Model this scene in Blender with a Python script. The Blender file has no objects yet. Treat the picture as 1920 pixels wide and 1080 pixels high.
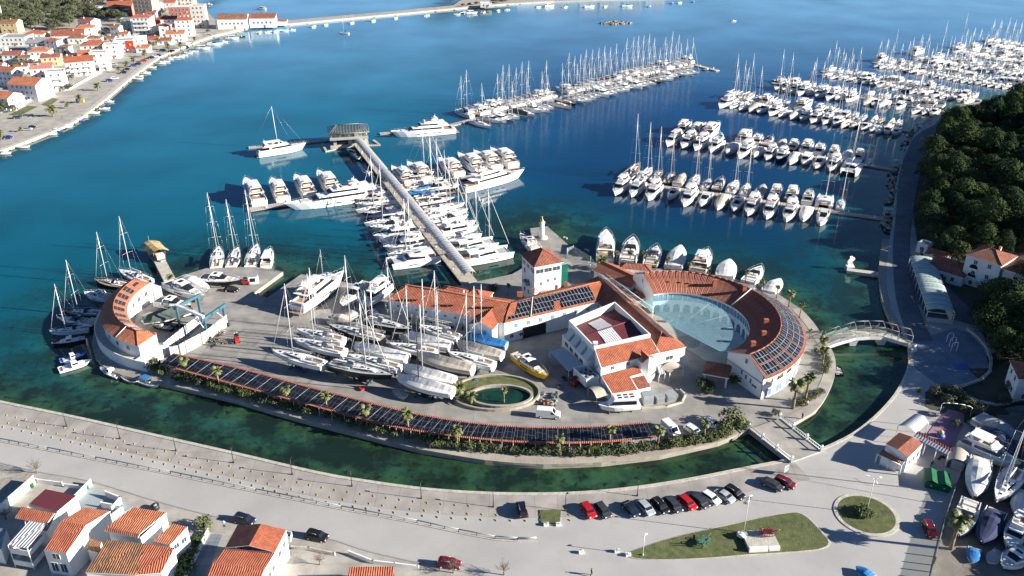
import bpy, bmesh, math, random
from mathutils import Vector, Matrix, noise
random.seed(7)
S=bpy.context.scene; COL=S.collection
R=math.radians
# ---------------------------------------------------------------- camera, sky, sun, exposure
CH=118.0; PITCH=R(27); FPX=1600.0
cam=bpy.data.cameras.new('camera'); cam.lens=30; cam.sensor_width=36; cam.clip_end=6000; cam.clip_start=1
co=bpy.data.objects.new('camera',cam); COL.objects.link(co); co.location=(0,0,CH); co.rotation_euler=(R(63),0,0); S.camera=co
W=bpy.data.worlds.new('World'); S.world=W; W.use_nodes=True
nt=W.node_tree; bg=nt.nodes['Background']; sky=nt.nodes.new('ShaderNodeTexSky'); sky.sky_type='NISHITA'; sky.sun_disc=False
SEL=R(20.5); SAZ=R(-10.6)
sky.sun_elevation=SEL; sky.sun_rotation=R(100.6); sky.air_density=0.8; sky.dust_density=0.1; sky.ozone_density=6
bg.inputs[1].default_value=0.05; nt.links.new(sky.outputs[0],bg.inputs[0])
sl=bpy.data.lights.new('sun','SUN'); sl.energy=5.0; sl.angle=R(0.55); sl.color=(1,0.93,0.82)
so=bpy.data.objects.new('sun',sl); COL.objects.link(so)
sd=Vector((math.cos(SAZ)*math.cos(SEL),math.sin(SAZ)*math.cos(SEL),math.sin(SEL)))
so.rotation_euler=sd.to_track_quat('Z','Y').to_euler()
S.view_settings.view_transform='Standard'; S.view_settings.look='None'; S.view_settings.exposure=1.32; S.view_settings.gamma=1
S.cycles.max_bounces=6; S.cycles.transparent_max_bounces=8

# ---------------------------------------------------------------- photo pixel -> point on the plane z
cP,sP=math.cos(PITCH),math.sin(PITCH)
def G(px,py,z=0.0):
    u=(px-960)/FPX; v=(py-540)/FPX
    t=(z-CH)/(-sP-v*cP)
    return (u*t,(cP-v*sP)*t)
def g3(px,py,z=0.0):
    x,y=G(px,py,z); return Vector((x,y,z))
def zr(x,y,X0,Y0,s): return (X0+x/s,Y0+y/s)
GZ=1.2   # quay level

# ---------------------------------------------------------------- materials
M={}
def lin(c): return tuple(c)+(1,) if len(c)==3 else c
def mat(name,col,rough=.6,var=.12,scale=.6,metal=0,bump=0,bscale=3,spec=.5,col2=None,coords='Object',var2=None):
    m=bpy.data.materials.new(name); m.use_nodes=True; n=m.node_tree.nodes; l=m.node_tree.links
    b=n['Principled BSDF']; b.inputs['Roughness'].default_value=rough; b.inputs['Metallic'].default_value=metal
    b.inputs['Specular IOR Level'].default_value=spec
    tc=n.new('ShaderNodeTexCoord')
    nz=n.new('ShaderNodeTexNoise'); nz.inputs['Scale'].default_value=scale; nz.inputs['Detail'].default_value=5; nz.inputs['Roughness'].default_value=.6
    l.new(tc.outputs[coords],nz.inputs[0])
    rp=n.new('ShaderNodeValToRGB'); rp.color_ramp.elements[0].position=.3; rp.color_ramp.elements[1].position=.7
    c2=col2 or tuple(min(1,c*(1+var)) for c in col)
    rp.color_ramp.elements[0].color=lin(tuple(c*(1-var) for c in col)); rp.color_ramp.elements[1].color=lin(c2)
    l.new(nz.outputs[0],rp.inputs[0]); l.new(rp.outputs[0],b.inputs['Base Color'])
    if bump:
        n2=n.new('ShaderNodeTexNoise'); n2.inputs['Scale'].default_value=bscale; n2.inputs['Detail'].default_value=4
        l.new(tc.outputs[coords],n2.inputs[0])
        bp=n.new('ShaderNodeBump'); bp.inputs['Strength'].default_value=bump; bp.inputs['Distance'].default_value=.1
        l.new(n2.outputs[0],bp.inputs['Height']); l.new(bp.outputs[0],b.inputs['Normal'])
    M[name]=m; return m
def tile(name,c1,c2,c3,pitch=.42):
    """pan tiles: ribs run up the slope (uv in metres), courses across"""
    m=bpy.data.materials.new(name); m.use_nodes=True; n=m.node_tree.nodes; l=m.node_tree.links; b=n['Principled BSDF']
    b.inputs['Roughness'].default_value=.8
    uv=n.new('ShaderNodeUVMap'); sx=n.new('ShaderNodeSeparateXYZ'); l.new(uv.outputs[0],sx.inputs[0])
    def saw(src,per,out='abs'):
        a=n.new('ShaderNodeMath'); a.operation='MULTIPLY'; a.inputs[1].default_value=1/per; l.new(src,a.inputs[0])
        f=n.new('ShaderNodeMath'); f.operation='FRACT'; l.new(a.outputs[0],f.inputs[0]); return f.outputs[0],a.outputs[0]
    fu,au=saw(sx.outputs[0],pitch); fv,av=saw(sx.outputs[1],.5)
    # white noise per tile
    cb=n.new('ShaderNodeCombineXYZ')
    for s_,k in ((au,0),(av,1)):
        fl=n.new('ShaderNodeMath'); fl.operation='FLOOR'; l.new(s_,fl.inputs[0]); l.new(fl.outputs[0],cb.inputs[k])
    wn=n.new('ShaderNodeTexWhiteNoise'); l.new(cb.outputs[0],wn.inputs[0])
    nz=n.new('ShaderNodeTexNoise'); nz.inputs['Scale'].default_value=.35; nz.inputs['Detail'].default_value=6; l.new(uv.outputs[0],nz.inputs[0])
    mx=n.new('ShaderNodeMath'); mx.operation='MULTIPLY_ADD'; mx.inputs[1].default_value=.35; l.new(wn.outputs[0],mx.inputs[0])
    m2=n.new('ShaderNodeMath'); m2.operation='SUBTRACT'; m2.inputs[1].default_value=.17; l.new(nz.outputs[0],m2.inputs[0]); l.new(m2.outputs[0],mx.inputs[2])
    rp=n.new('ShaderNodeValToRGB'); e=rp.color_ramp.elements; e[0].position=.25; e[0].color=lin(c3); e[1].position=.75; e[1].color=lin(c2)
    k=e.new(.48); k.color=lin(c1); l.new(mx.outputs[0],rp.inputs[0])
    # gutters between ribs are darker clay/dirt
    sn=n.new('ShaderNodeMath'); sn.operation='SINE'; a2=n.new('ShaderNodeMath'); a2.operation='MULTIPLY'; a2.inputs[1].default_value=2*math.pi; l.new(au,a2.inputs[0]); l.new(a2.outputs[0],sn.inputs[0])
    bp=n.new('ShaderNodeBump'); bp.inputs['Strength'].default_value=.9; bp.inputs['Distance'].default_value=.09
    ad=n.new('ShaderNodeMath'); ad.operation='MULTIPLY_ADD'; ad.inputs[1].default_value=.6; l.new(fv,ad.inputs[0]); l.new(sn.outputs[0],ad.inputs[2])
    l.new(ad.outputs[0],bp.inputs['Height']); l.new(bp.outputs[0],b.inputs['Normal'])
    l.new(rp.outputs[0],b.inputs['Base Color']); M[name]=m
def grid(name,cell,line,pu,pv,lw,rough=.3,metal=0,c2=None):
    """rectangular cells with joints, uv in metres"""
    m=bpy.data.materials.new(name); m.use_nodes=True; n=m.node_tree.nodes; l=m.node_tree.links; b=n['Principled BSDF']
    b.inputs['Roughness'].default_value=rough; b.inputs['Metallic'].default_value=metal
    uv=n.new('ShaderNodeUVMap'); br=n.new('ShaderNodeTexBrick'); br.offset=0; br.squash=1
    br.inputs['Scale'].default_value=1; br.inputs['Brick Width'].default_value=pu; br.inputs['Row Height'].default_value=pv
    br.inputs['Mortar Size'].default_value=lw; br.inputs['Mortar Smooth'].default_value=0; br.inputs['Bias'].default_value=0
    br.inputs['Color1'].default_value=lin(cell); br.inputs['Color2'].default_value=lin(c2 or cell); br.inputs['Mortar'].default_value=lin(line)
    l.new(uv.outputs[0],br.inputs[0])
    nz=n.new('ShaderNodeTexNoise'); nz.inputs['Scale'].default_value=.25; nz.inputs['Detail'].default_value=6; l.new(uv.outputs[0],nz.inputs[0])
    hs=n.new('ShaderNodeHueSaturation'); mr=n.new('ShaderNodeMapRange'); mr.inputs['From Min'].default_value=.3; mr.inputs['From Max'].default_value=.7; mr.inputs['To Min'].default_value=.74; mr.inputs['To Max'].default_value=1.14
    l.new(nz.outputs[0],mr.inputs[0]); l.new(mr.outputs[0],hs.inputs['Value']); l.new(br.outputs[0],hs.inputs['Color']); l.new(hs.outputs[0],b.inputs['Base Color'])
    M[name]=m
def ribs(name,c,c2,per,rough=.75,metal=0,dist=.05,trans=0):
    m=bpy.data.materials.new(name); m.use_nodes=True; n=m.node_tree.nodes; l=m.node_tree.links; b=n['Principled BSDF']
    b.inputs['Roughness'].default_value=rough; b.inputs['Metallic'].default_value=metal
    uv=n.new('ShaderNodeUVMap'); sx=n.new('ShaderNodeSeparateXYZ'); l.new(uv.outputs[0],sx.inputs[0])
    a2=n.new('ShaderNodeMath'); a2.operation='MULTIPLY'; a2.inputs[1].default_value=2*math.pi/per; l.new(sx.outputs[0],a2.inputs[0])
    sn=n.new('ShaderNodeMath'); sn.operation='SINE'; l.new(a2.outputs[0],sn.inputs[0])
    rp=n.new('ShaderNodeValToRGB'); rp.color_ramp.elements[0].color=lin(c2); rp.color_ramp.elements[1].color=lin(c); rp.color_ramp.elements[0].position=.05; rp.color_ramp.elements[1].position=.4
    l.new(sn.outputs[0],rp.inputs[0]); l.new(rp.outputs[0],b.inputs['Base Color'])
    bp=n.new('ShaderNodeBump'); bp.inputs['Strength'].default_value=.8; bp.inputs['Distance'].default_value=dist
    l.new(sn.outputs[0],bp.inputs['Height']); l.new(bp.outputs[0],b.inputs['Normal']); M[name]=m
mat('gelcoat',(.8,.8,.79),.25,.03,.4); mat('deck_white',(.74,.74,.72),.5,.06,1.5); mat('grey_deck',(.42,.43,.43),.6,.1,1)
mat('navy_hull',(.012,.02,.05),.15,.1); mat('black_hull',(.012,.012,.014),.2,.1); mat('maroon_hull',(.12,.012,.015),.3,.1); mat('grey_hull',(.3,.32,.34),.25,.05)
mat('antifoul_blue',(.02,.06,.16),.7,.15); mat('antifoul_dark',(.03,.03,.035),.7,.2)
mat('dark_glass',(.015,.018,.022),.08,.1); mat('teak',(.34,.22,.13),.7,.15,3); mat('cushion',(.55,.5,.43),.85,.06,2)
mat('canvas_white',(.66,.65,.62),.9,.1,.8,bump=.5,bscale=1.2); mat('canvas_grey',(.36,.36,.35),.9,.12,.8,bump=.5,bscale=1.2); mat('canvas_blue',(.02,.17,.42),.85,.15,.8,bump=.5,bscale=1.2)
mat('canvas_navy',(.02,.03,.09),.85,.15,.8,bump=.4,bscale=1.2); mat('canvas_beige',(.47,.42,.35),.9,.1,.8,bump=.5,bscale=1.2); mat('canvas_dark',(.07,.09,.09),.9,.15,.8,bump=.4,bscale=1.2)
mat('alloy',(.7,.7,.69),.35,.05,1,metal=.3); mat('steel',(.45,.46,.47),.4,.1,1,metal=.5); mat('black',(.02,.02,.02),.5,.1); mat('rubber',(.03,.03,.032),.8,.1)
mat('wood',(.28,.15,.07),.6,.25,2); mat('thatch',(.5,.36,.16),.95,.35,1.2,bump=.8,bscale=4); mat('red',(.5,.03,.02),.5,.1); mat('yellow',(.5,.4,.09),.7,.08); mat('orange',(.6,.12,.02),.6,.1)
mat('white_wall',(.74,.74,.71),.85,.07,.35); mat('cream_wall',(.66,.62,.53),.85,.08,.35); mat('yellow_wall',(.66,.5,.25),.85,.08,.35); mat('pink_wall',(.48,.2,.16),.85,.12,.35); mat('stone_wall',(.4,.35,.28),.9,.2,.8); mat('beige_wall',(.5,.4,.31),.85,.08,.35); mat('blue_paint',(.05,.12,.45),.5,.1)
mat('stone',(.46,.43,.37),.9,.22,.9,bump=.6,bscale=2.5); mat('rock',(.24,.23,.2),.95,.35,.5,bump=.8,bscale=1.5)
mat('grass',(.07,.115,.026),.95,.3,.8,col2=(.15,.15,.06),bump=1,bscale=5); mat('soil',(.06,.055,.035),.95,.3,.2,bump=.6,bscale=1); mat('hedge',(.045,.075,.022),.9,.3,.9)
mat('pine',(.04,.068,.026),.95,.35,.25,col2=(.07,.1,.038),spec=.08); mat('pine_light',(.055,.08,.03),.95,.35,.3,col2=(.09,.11,.045),spec=.08); mat('pine_dark',(.03,.055,.024),.95,.3,.25,spec=.08); mat('olive',(.055,.075,.032),.9,.3,.2,col2=(.12,.13,.07)); mat('shrub_green',(.05,.085,.02),.75,.4,.5,col2=(.13,.15,.04)); mat('palm_green',(.08,.12,.03),.6,.35,.8,col2=(.2,.2,.07))
mat('bark',(.13,.1,.07),.95,.25,2); mat('palm_bark',(.23,.17,.11),.95,.25,2); mat('twig',(.2,.14,.12),.95,.2,2); mat('dry_frond',(.34,.25,.12),.9,.2,2)
mat('tarmac_light',(.39,.382,.365),.88,.09,.07,bump=.2,bscale=6); mat('metal_teal',(.05,.15,.2),.4,.12,.8); mat('lift_white',(.7,.71,.72),.4,.06); mat('green_skip',(.006,.12,.04),.5,.15); mat('green_glass',(.01,.13,.09),.15,.2)
mat('metal_pale',(.42,.48,.5),.5,.06,.4); mat('metal_flat',(.3,.35,.37),.5,.06,.4); mat('window_glass',(.05,.07,.09),.1,.2); mat('window_blue',(.16,.26,.38),.2,.1); mat('white_trim',(.78,.78,.76),.6,.04); mat('grey_trim',(.3,.3,.3),.6,.1); mat('cloth_dark',(.03,.035,.05),.9,.1); mat('cloth_red',(.3,.03,.03),.9,.1); mat('skin',(.5,.3,.2),.6,.05); mat('hair',(.04,.025,.015),.8,.1); mat('gold',(.7,.42,.08),.35,.1,metal=.7)
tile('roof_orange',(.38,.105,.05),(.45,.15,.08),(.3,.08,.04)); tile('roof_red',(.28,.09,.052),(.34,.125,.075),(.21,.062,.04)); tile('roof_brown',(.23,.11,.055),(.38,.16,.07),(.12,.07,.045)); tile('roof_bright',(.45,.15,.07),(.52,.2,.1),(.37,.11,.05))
ribs('sheet_maroon',(.15,.022,.032),(.09,.014,.02),.5); ribs('sheet_white',(.62,.63,.64),(.4,.41,.43),.6); ribs('sheet_grey',(.42,.44,.45),(.3,.32,.33),1.2,metal=.2); ribs('sheet_pale',(.56,.58,.55),(.42,.44,.42),.8); ribs('vault_sheet',(.5,.51,.5),(.4,.41,.41),1.6,rough=.5,metal=.1)
ribs('planks',(.5,.45,.38),(.36,.32,.27),.9,rough=.9,dist=.02); ribs('sheet_shop',(.6,.62,.6),(.45,.48,.47),1.4)
grid('solar',(.006,.007,.012),(.13,.14,.15),1.05,1.75,.035,rough=.3,c2=(.009,.012,.022)); grid('solar_pale',(.008,.01,.016),(.34,.36,.38),1.05,1.75,.045,rough=.2,c2=(.012,.015,.024)); grid('solar_small',(.008,.01,.02),(.25,.25,.26),.55,.95,.03,rough=.15)
grid('paving',(.4,.37,.33),(.3,.28,.25),6.0,3.0,.05,rough=.9,c2=(.37,.35,.31)); grid('yard_concrete',(.31,.295,.27),(.2,.19,.17),9,7,.05,rough=.9,c2=(.285,.27,.25)); grid('plaza',(.2,.235,.29),(.13,.15,.18),1.2,1.2,.05,rough=.9,c2=(.2,.23,.28)); grid('path_paving',(.13,.14,.16),(.09,.09,.1),2.4,2.4,.05,rough=.9,c2=(.15,.16,.18)); grid('promenade',(.36,.33,.3),(.24,.22,.2),4.6,30,.05,rough=.9,c2=(.34,.315,.29))  # plaza and path_paving have the shade's dark blue put into their colour
grid('ashlar',(.4,.36,.3),(.3,.27,.22),.9,.35,.03,rough=.9,c2=(.4,.36,.3)); grid('court',(.52,.5,.45),(.44,.42,.38),2.5,2.5,.05,rough=.85)
def worn(name,cell,amt,crack):
    """repair patches, joints and stains"""
    m=M[name]; n=m.node_tree.nodes; l=m.node_tree.links; b=n['Principled BSDF']; src=b.inputs['Base Color'].links[0].from_socket
    ge=n.new('ShaderNodeNewGeometry'); v=n.new('ShaderNodeTexVoronoi'); v.inputs['Scale'].default_value=cell; l.new(ge.outputs['Position'],v.inputs[0]); v.distance='CHEBYCHEV'
    sp=n.new('ShaderNodeSeparateXYZ'); l.new(v.outputs['Color'],sp.inputs[0]); a=n.new('ShaderNodeMapRange'); a.inputs['To Min'].default_value=1-amt; a.inputs['To Max'].default_value=1+amt*.5; l.new(sp.outputs[0],a.inputs[0])
    e=n.new('ShaderNodeTexVoronoi'); e.feature='DISTANCE_TO_EDGE'; e.inputs['Scale'].default_value=cell*2.2; l.new(ge.outputs['Position'],e.inputs[0]); r=n.new('ShaderNodeMapRange'); r.inputs['From Max'].default_value=max(crack,.0001); r.inputs['To Min'].default_value=.8 if crack else 1; l.new(e.outputs['Distance'],r.inputs[0])
    s=n.new('ShaderNodeTexNoise'); s.inputs['Scale'].default_value=.35; s.inputs['Detail'].default_value=8; s.inputs['Roughness'].default_value=.7; l.new(ge.outputs['Position'],s.inputs[0]); q=n.new('ShaderNodeMapRange'); q.inputs['From Min'].default_value=.55; q.inputs['From Max'].default_value=.72; q.inputs['To Min'].default_value=1; q.inputs['To Max'].default_value=1-amt*2.2; l.new(s.outputs[0],q.inputs[0])
    m1=n.new('ShaderNodeMath'); m1.operation='MULTIPLY'; l.new(a.outputs[0],m1.inputs[0]); l.new(r.outputs[0],m1.inputs[1]); m2=n.new('ShaderNodeMath'); m2.operation='MULTIPLY'; l.new(m1.outputs[0],m2.inputs[0]); l.new(q.outputs[0],m2.inputs[1])
    h=n.new('ShaderNodeHueSaturation'); l.new(src,h.inputs['Color']); l.new(m2.outputs[0],h.inputs['Value']); l.new(h.outputs[0],b.inputs['Base Color'])
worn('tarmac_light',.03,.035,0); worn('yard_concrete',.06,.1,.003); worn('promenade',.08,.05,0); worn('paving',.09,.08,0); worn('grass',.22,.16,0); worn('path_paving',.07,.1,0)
def net(name,col,fac,rough=.6):
    m=bpy.data.materials.new(name); m.use_nodes=True; n=m.node_tree.nodes; l=m.node_tree.links
    b=n['Principled BSDF']; b.inputs['Base Color'].default_value=lin(col); b.inputs['Roughness'].default_value=rough
    t=n.new('ShaderNodeBsdfTransparent'); t.inputs[0].default_value=(min(1,col[0]+.45),min(1,col[1]+.45),min(1,col[2]+.3),1)
    x=n.new('ShaderNodeMixShader'); x.inputs[0].default_value=fac; l.new(t.outputs[0],x.inputs[1]); l.new(b.outputs[0],x.inputs[2]); l.new(x.outputs[0],n['Material Output'].inputs[0]); M[name]=m
mat('metal_green',(.05,.16,.11),.6,.2); ribs('sheet_green',(.42,.52,.48),(.3,.38,.36),1.6)
net('dark_canopy',(.09,.11,.12),.5,.15); net('blue_net',(.42,.74,.86),.28); net('canopy_glass',(.5,.6,.62),.35,.15); net('rail_glass',(.6,.65,.65),.3,.2)
mat('yard_shaded',(.19,.175,.15),.95,.25,.3,bump=.5,bscale=3); mat('plum',(.3,.17,.24),.9,.08,.4); mat('gravel',(.3,.27,.23),.95,.3,1.5,bump=.8,bscale=3)
# water
def water_mat(name,pond=False):
    m=bpy.data.materials.new(name); m.use_nodes=True; n=m.node_tree.nodes; l=m.node_tree.links; b=n['Principled BSDF']
    b.inputs['Roughness'].default_value=.045; b.inputs['IOR'].default_value=1.33
    tc=n.new('ShaderNodeTexCoord'); ge=n.new('ShaderNodeNewGeometry')
    at=n.new('ShaderNodeAttribute'); at.attribute_name='depth'
    n1=n.new('ShaderNodeTexNoise'); n1.inputs['Scale'].default_value=.02; n1.inputs['Detail'].default_value=5; l.new(ge.outputs['Position'],n1.inputs[0])
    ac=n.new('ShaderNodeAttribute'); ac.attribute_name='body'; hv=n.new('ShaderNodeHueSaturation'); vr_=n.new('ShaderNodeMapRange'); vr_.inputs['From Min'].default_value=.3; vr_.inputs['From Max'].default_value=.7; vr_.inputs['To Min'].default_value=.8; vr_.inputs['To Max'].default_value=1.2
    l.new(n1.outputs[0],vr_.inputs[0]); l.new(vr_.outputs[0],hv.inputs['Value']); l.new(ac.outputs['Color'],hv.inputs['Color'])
    # weed beds on the shallow floor
    n2=n.new('ShaderNodeTexNoise'); n2.inputs['Scale'].default_value=.075; n2.inputs['Detail'].default_value=8; n2.inputs['Roughness'].default_value=.68; l.new(ge.outputs['Position'],n2.inputs[0])
    r2=n.new('ShaderNodeValToRGB'); r2.color_ramp.elements[0].position=.41; r2.color_ramp.elements[1].position=.56; l.new(n2.outputs[0],r2.inputs[0])
    at2=n.new('ShaderNodeMapRange'); at2.inputs['From Min'].default_value=.05; at2.inputs['From Max'].default_value=.42; at2.inputs['To Min'].default_value=.95; at2.inputs['To Max'].default_value=0; l.new(at.outputs['Fac'],at2.inputs[0])
    mu=n.new('ShaderNodeMath'); mu.operation='MULTIPLY'; l.new(r2.outputs[0],mu.inputs[0]); l.new(at2.outputs[0],mu.inputs[1])
    mx=n.new('ShaderNodeMixRGB'); mx.inputs[2].default_value=(.008,.018,.014,1); l.new(mu.outputs[0],mx.inputs[0]); l.new(hv.outputs[0],mx.inputs[1])
    # weed specks
    n4=n.new('ShaderNodeTexNoise'); n4.inputs['Scale'].default_value=.5; n4.inputs['Detail'].default_value=5; l.new(ge.outputs['Position'],n4.inputs[0])
    r4=n.new('ShaderNodeValToRGB'); r4.color_ramp.elements[0].position=.56; r4.color_ramp.elements[1].position=.66; l.new(n4.outputs[0],r4.inputs[0])
    m4=n.new('ShaderNodeMath'); m4.operation='MULTIPLY'; l.new(r4.outputs[0],m4.inputs[0]); l.new(at2.outputs[0],m4.inputs[1])
    m5=n.new('ShaderNodeMixRGB'); m5.inputs[2].default_value=(.01,.02,.014,1); l.new(m4.outputs[0],m5.inputs[0]); l.new(mx.outputs[0],m5.inputs[1])
    l.new(m5.outputs[0],b.inputs['Base Color'])
    w=n.new('ShaderNodeTexNoise'); w.inputs['Scale'].default_value=.9; w.inputs['Detail'].default_value=4; w.inputs['Roughness'].default_value=.6
    mp=n.new('ShaderNodeMapping'); mp.inputs['Scale'].default_value=(.6,1.5,1); mp.inputs['Rotation'].default_value=(0,0,R(15)); l.new(ge.outputs['Position'],mp.inputs[0]); l.new(mp.outputs[0],w.inputs[0])
    # calmer in the basins, breezier on the open water
    bp=n.new('ShaderNodeBump'); bp.inputs['Distance'].default_value=.25
    bs=n.new('ShaderNodeMapRange'); bs.inputs['From Min'].default_value=.3; bs.inputs['From Max'].default_value=1; bs.inputs['To Min'].default_value=.05; bs.inputs['To Max'].default_value=.2; l.new(at.outputs['Fac'],bs.inputs[0]); l.new(bs.outputs[0],bp.inputs['Strength'])
    l.new(w.outputs[0],bp.inputs['Height']); l.new(bp.outputs[0],b.inputs['Normal']); M[name]=m
water_mat('water')

# ---------------------------------------------------------------- mesh builder
def unit2(a,b):
    dx,dy=b[0]-a[0],b[1]-a[1]; d=math.hypot(dx,dy) or 1; return dx/d,dy/d
class MB:
    def __init__(s): s.v=[]; s.f=[]; s.m=[]; s.mats=[]; s.smooth=[]
    def mi(s,m):
        if m not in s.mats: s.mats.append(m)
        return s.mats.index(m)
    def poly(s,pts,m,sm=False):
        b=len(s.v); s.v+= [tuple(p) for p in pts]; s.f.append(tuple(range(b,b+len(pts)))); s.m.append(s.mi(m)); s.smooth.append(sm); return s
    def faces(s,vs,fs,m,sm=False):
        b=len(s.v); s.v+=[tuple(p) for p in vs]; k=s.mi(m)
        for f in fs: s.f.append(tuple(b+i for i in f)); s.m.append(k); s.smooth.append(sm)
        return s
    def hexa(s,bot,top,m):
        return s.faces(list(bot)+list(top),[(3,2,1,0),(4,5,6,7),(0,1,5,4),(1,2,6,5),(2,3,7,6),(3,0,4,7)],m)
    def box(s,c,d,m,rot=0):
        x,y,z=c; a,b,h=d[0]/2,d[1]/2,d[2]/2; cr,sr=math.cos(rot),math.sin(rot)
        q=[(-a,-b),(a,-b),(a,b),(-a,b)]; q=[(x+i*cr-j*sr,y+i*sr+j*cr) for i,j in q]
        return s.hexa([(i,j,z-h) for i,j in q],[(i,j,z+h) for i,j in q],m)
    def frust(s,x0,x1,w0,w1,z0,X0,X1,W0,W1,z1,m):
        """block with bottom x0..x1 (half widths w0 aft,w1 fore) and top X0..X1"""
        return s.hexa([(x0,-w0,z0),(x1,-w1,z0),(x1,w1,z0),(x0,w0,z0)],[(X0,-W0,z1),(X1,-W1,z1),(X1,W1,z1),(X0,W0,z1)],m)
    def prism(s,poly,z0,z1,m,ms=None):
        n=len(poly)
        A=sum(poly[i][0]*poly[(i+1)%n][1]-poly[(i+1)%n][0]*poly[i][1] for i in range(n))
        if A<0: poly=poly[::-1]
        s.poly([(x,y,z1) for x,y in poly],m)
        for i in range(n):
            a,b=poly[i],poly[(i+1)%n]
            s.poly([(a[0],a[1],z0),(b[0],b[1],z0),(b[0],b[1],z1),(a[0],a[1],z1)],ms or m)
        return s
    def slab(s,pts,t,m,me=None):
        pts=[Vector(p) for p in pts]; nn=(pts[1]-pts[0]).cross(pts[2]-pts[0])
        if nn.z<0: pts=pts[::-1]
        lo=[p-Vector((0,0,t)) for p in pts]
        if len(pts)==4:
            s.poly(pts[:3],m); s.poly([pts[0],pts[2],pts[3]],m); s.poly([lo[2],lo[1],lo[0]],me or m); s.poly([lo[3],lo[2],lo[0]],me or m)
        else: s.poly(pts,m); s.poly(lo[::-1],me or m)
        for i in range(len(pts)):
            j=(i+1)%len(pts); s.poly([lo[i],lo[j],pts[j],pts[i]],me or m)
        return s
    def tube(s,p,q,r,m,n=5,r2=None):
        p,q=Vector(p),Vector(q); d=q-p
        if d.length<1e-6: return s
        a=d.orthogonal().normalized(); b=d.normalized().cross(a); r2=r if r2 is None else r2
        vs=[p+(a*math.cos(2*math.pi*i/n)+b*math.sin(2*math.pi*i/n))*r for i in range(n)]+[q+(a*math.cos(2*math.pi*i/n)+b*math.sin(2*math.pi*i/n))*r2 for i in range(n)]
        fs=[(i,(i+1)%n,n+(i+1)%n,n+i) for i in range(n)]+[tuple(range(n))[::-1],tuple(range(n,2*n))]
        return s.faces(vs,fs,m,True)
    def path(s,pts,r,m,n=4):
        for a,b in zip(pts,pts[1:]): s.tube(a,b,r,m,n)
        return s
    def ball(s,c,r,m,n=8,k=5):
        if not hasattr(r,'__len__'): r=(r,r,r)
        vs=[]; fs=[]
        for i in range(k+1):
            t=math.pi*i/k
            for j in range(n):
                a=2*math.pi*j/n; vs.append((c[0]+r[0]*math.sin(t)*math.cos(a),c[1]+r[1]*math.sin(t)*math.sin(a),c[2]+r[2]*math.cos(t)))
        for i in range(k):
            for j in range(n): fs.append((i*n+j,(i+1)*n+j,(i+1)*n+(j+1)%n,i*n+(j+1)%n))
        return s.faces(vs,fs,m,True)
    def loft(s,secs,m,sm=True,close=False,caps=False):
        n=len(secs[0]); vs=[p for q in secs for p in q]; fs=[]
        for i in range(len(secs)-1):
            for j in range(n if close else n-1):
                k=(j+1)%n; fs.append((i*n+j,(i+1)*n+j,(i+1)*n+k,i*n+k))
        s.faces(vs,fs,m,sm)
        if caps: s.poly(secs[0],m); s.poly(secs[-1][::-1],m)
        return s
    def build(s,name,parent=None,loc=None,uv=False,label=None):
        me=bpy.data.meshes.new(name); me.from_pydata(s.v,[],s.f)
        for m in s.mats: me.materials.append(M[m])
        me.polygons.foreach_set('material_index',s.m); me.polygons.foreach_set('use_smooth',s.smooth)
        if uv:
            me.update(); ul=me.uv_layers.new(name='UVMap'); Z=Vector((0,0,1))
            for p in me.polygons:
                nn=p.normal; h=Z.cross(nn)
                if h.length<.02: h=Vector((1,0,0)); t=Vector((0,1,0))
                else: h.normalize(); t=nn.cross(h)
                for li in p.loop_indices:
                    q=me.vertices[me.loops[li].vertex_index].co; ul.data[li].uv=(q.dot(h),q.dot(t))
        me.update(); o=bpy.data.objects.new(name,me); COL.objects.link(o)
        if parent: o.parent=parent
        if loc: o.location=loc
        if label: o['label']=label
        return o
def thing(name,label,cat,loc=(0,0,0),rot=0,group=None):
    o=bpy.data.objects.new(name,None); COL.objects.link(o); o.location=loc; o.rotation_euler=(0,0,rot); o.empty_display_size=.5
    o['label']=label; o['category']=cat
    if group: o['group']=group
    return o
def tag(o,label,cat,group=None):
    o['label']=label; o['category']=cat
    if group: o['group']=group
    return o
def struct(o): o['kind']='structure'; return o
KIDS={}
def copy_tree(r,loc,rot,label,group=None,sc=None,first=True):
    if r.name not in KIDS: KIDS[r.name]=[(c,list(c.children)) for c in r.children]
    c=r.copy(); COL.objects.link(c); c.location=loc; c.rotation_euler=(0,0,rot)
    if sc: c.scale=sc
    c['label']=label
    if group: c['group']=group
    for ch,gs in KIDS[r.name]:
        k=ch.copy(); COL.objects.link(k); k.parent=c
        for g in gs:
            h=g.copy(); COL.objects.link(h); h.parent=k
    return c
PROTOS=[]
def drop(o):
    for c in list(o.children): drop(c)
    bpy.data.objects.remove(o,do_unlink=True)
ORD=['first','second','third','fourth','fifth','sixth','seventh','eighth','ninth','tenth','eleventh','twelfth']+[f'{i}th' if i%10 not in(1,2,3) else f'{i}'+{1:'st',2:'nd',3:'rd'}[i%10] for i in range(13,80)]
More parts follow.
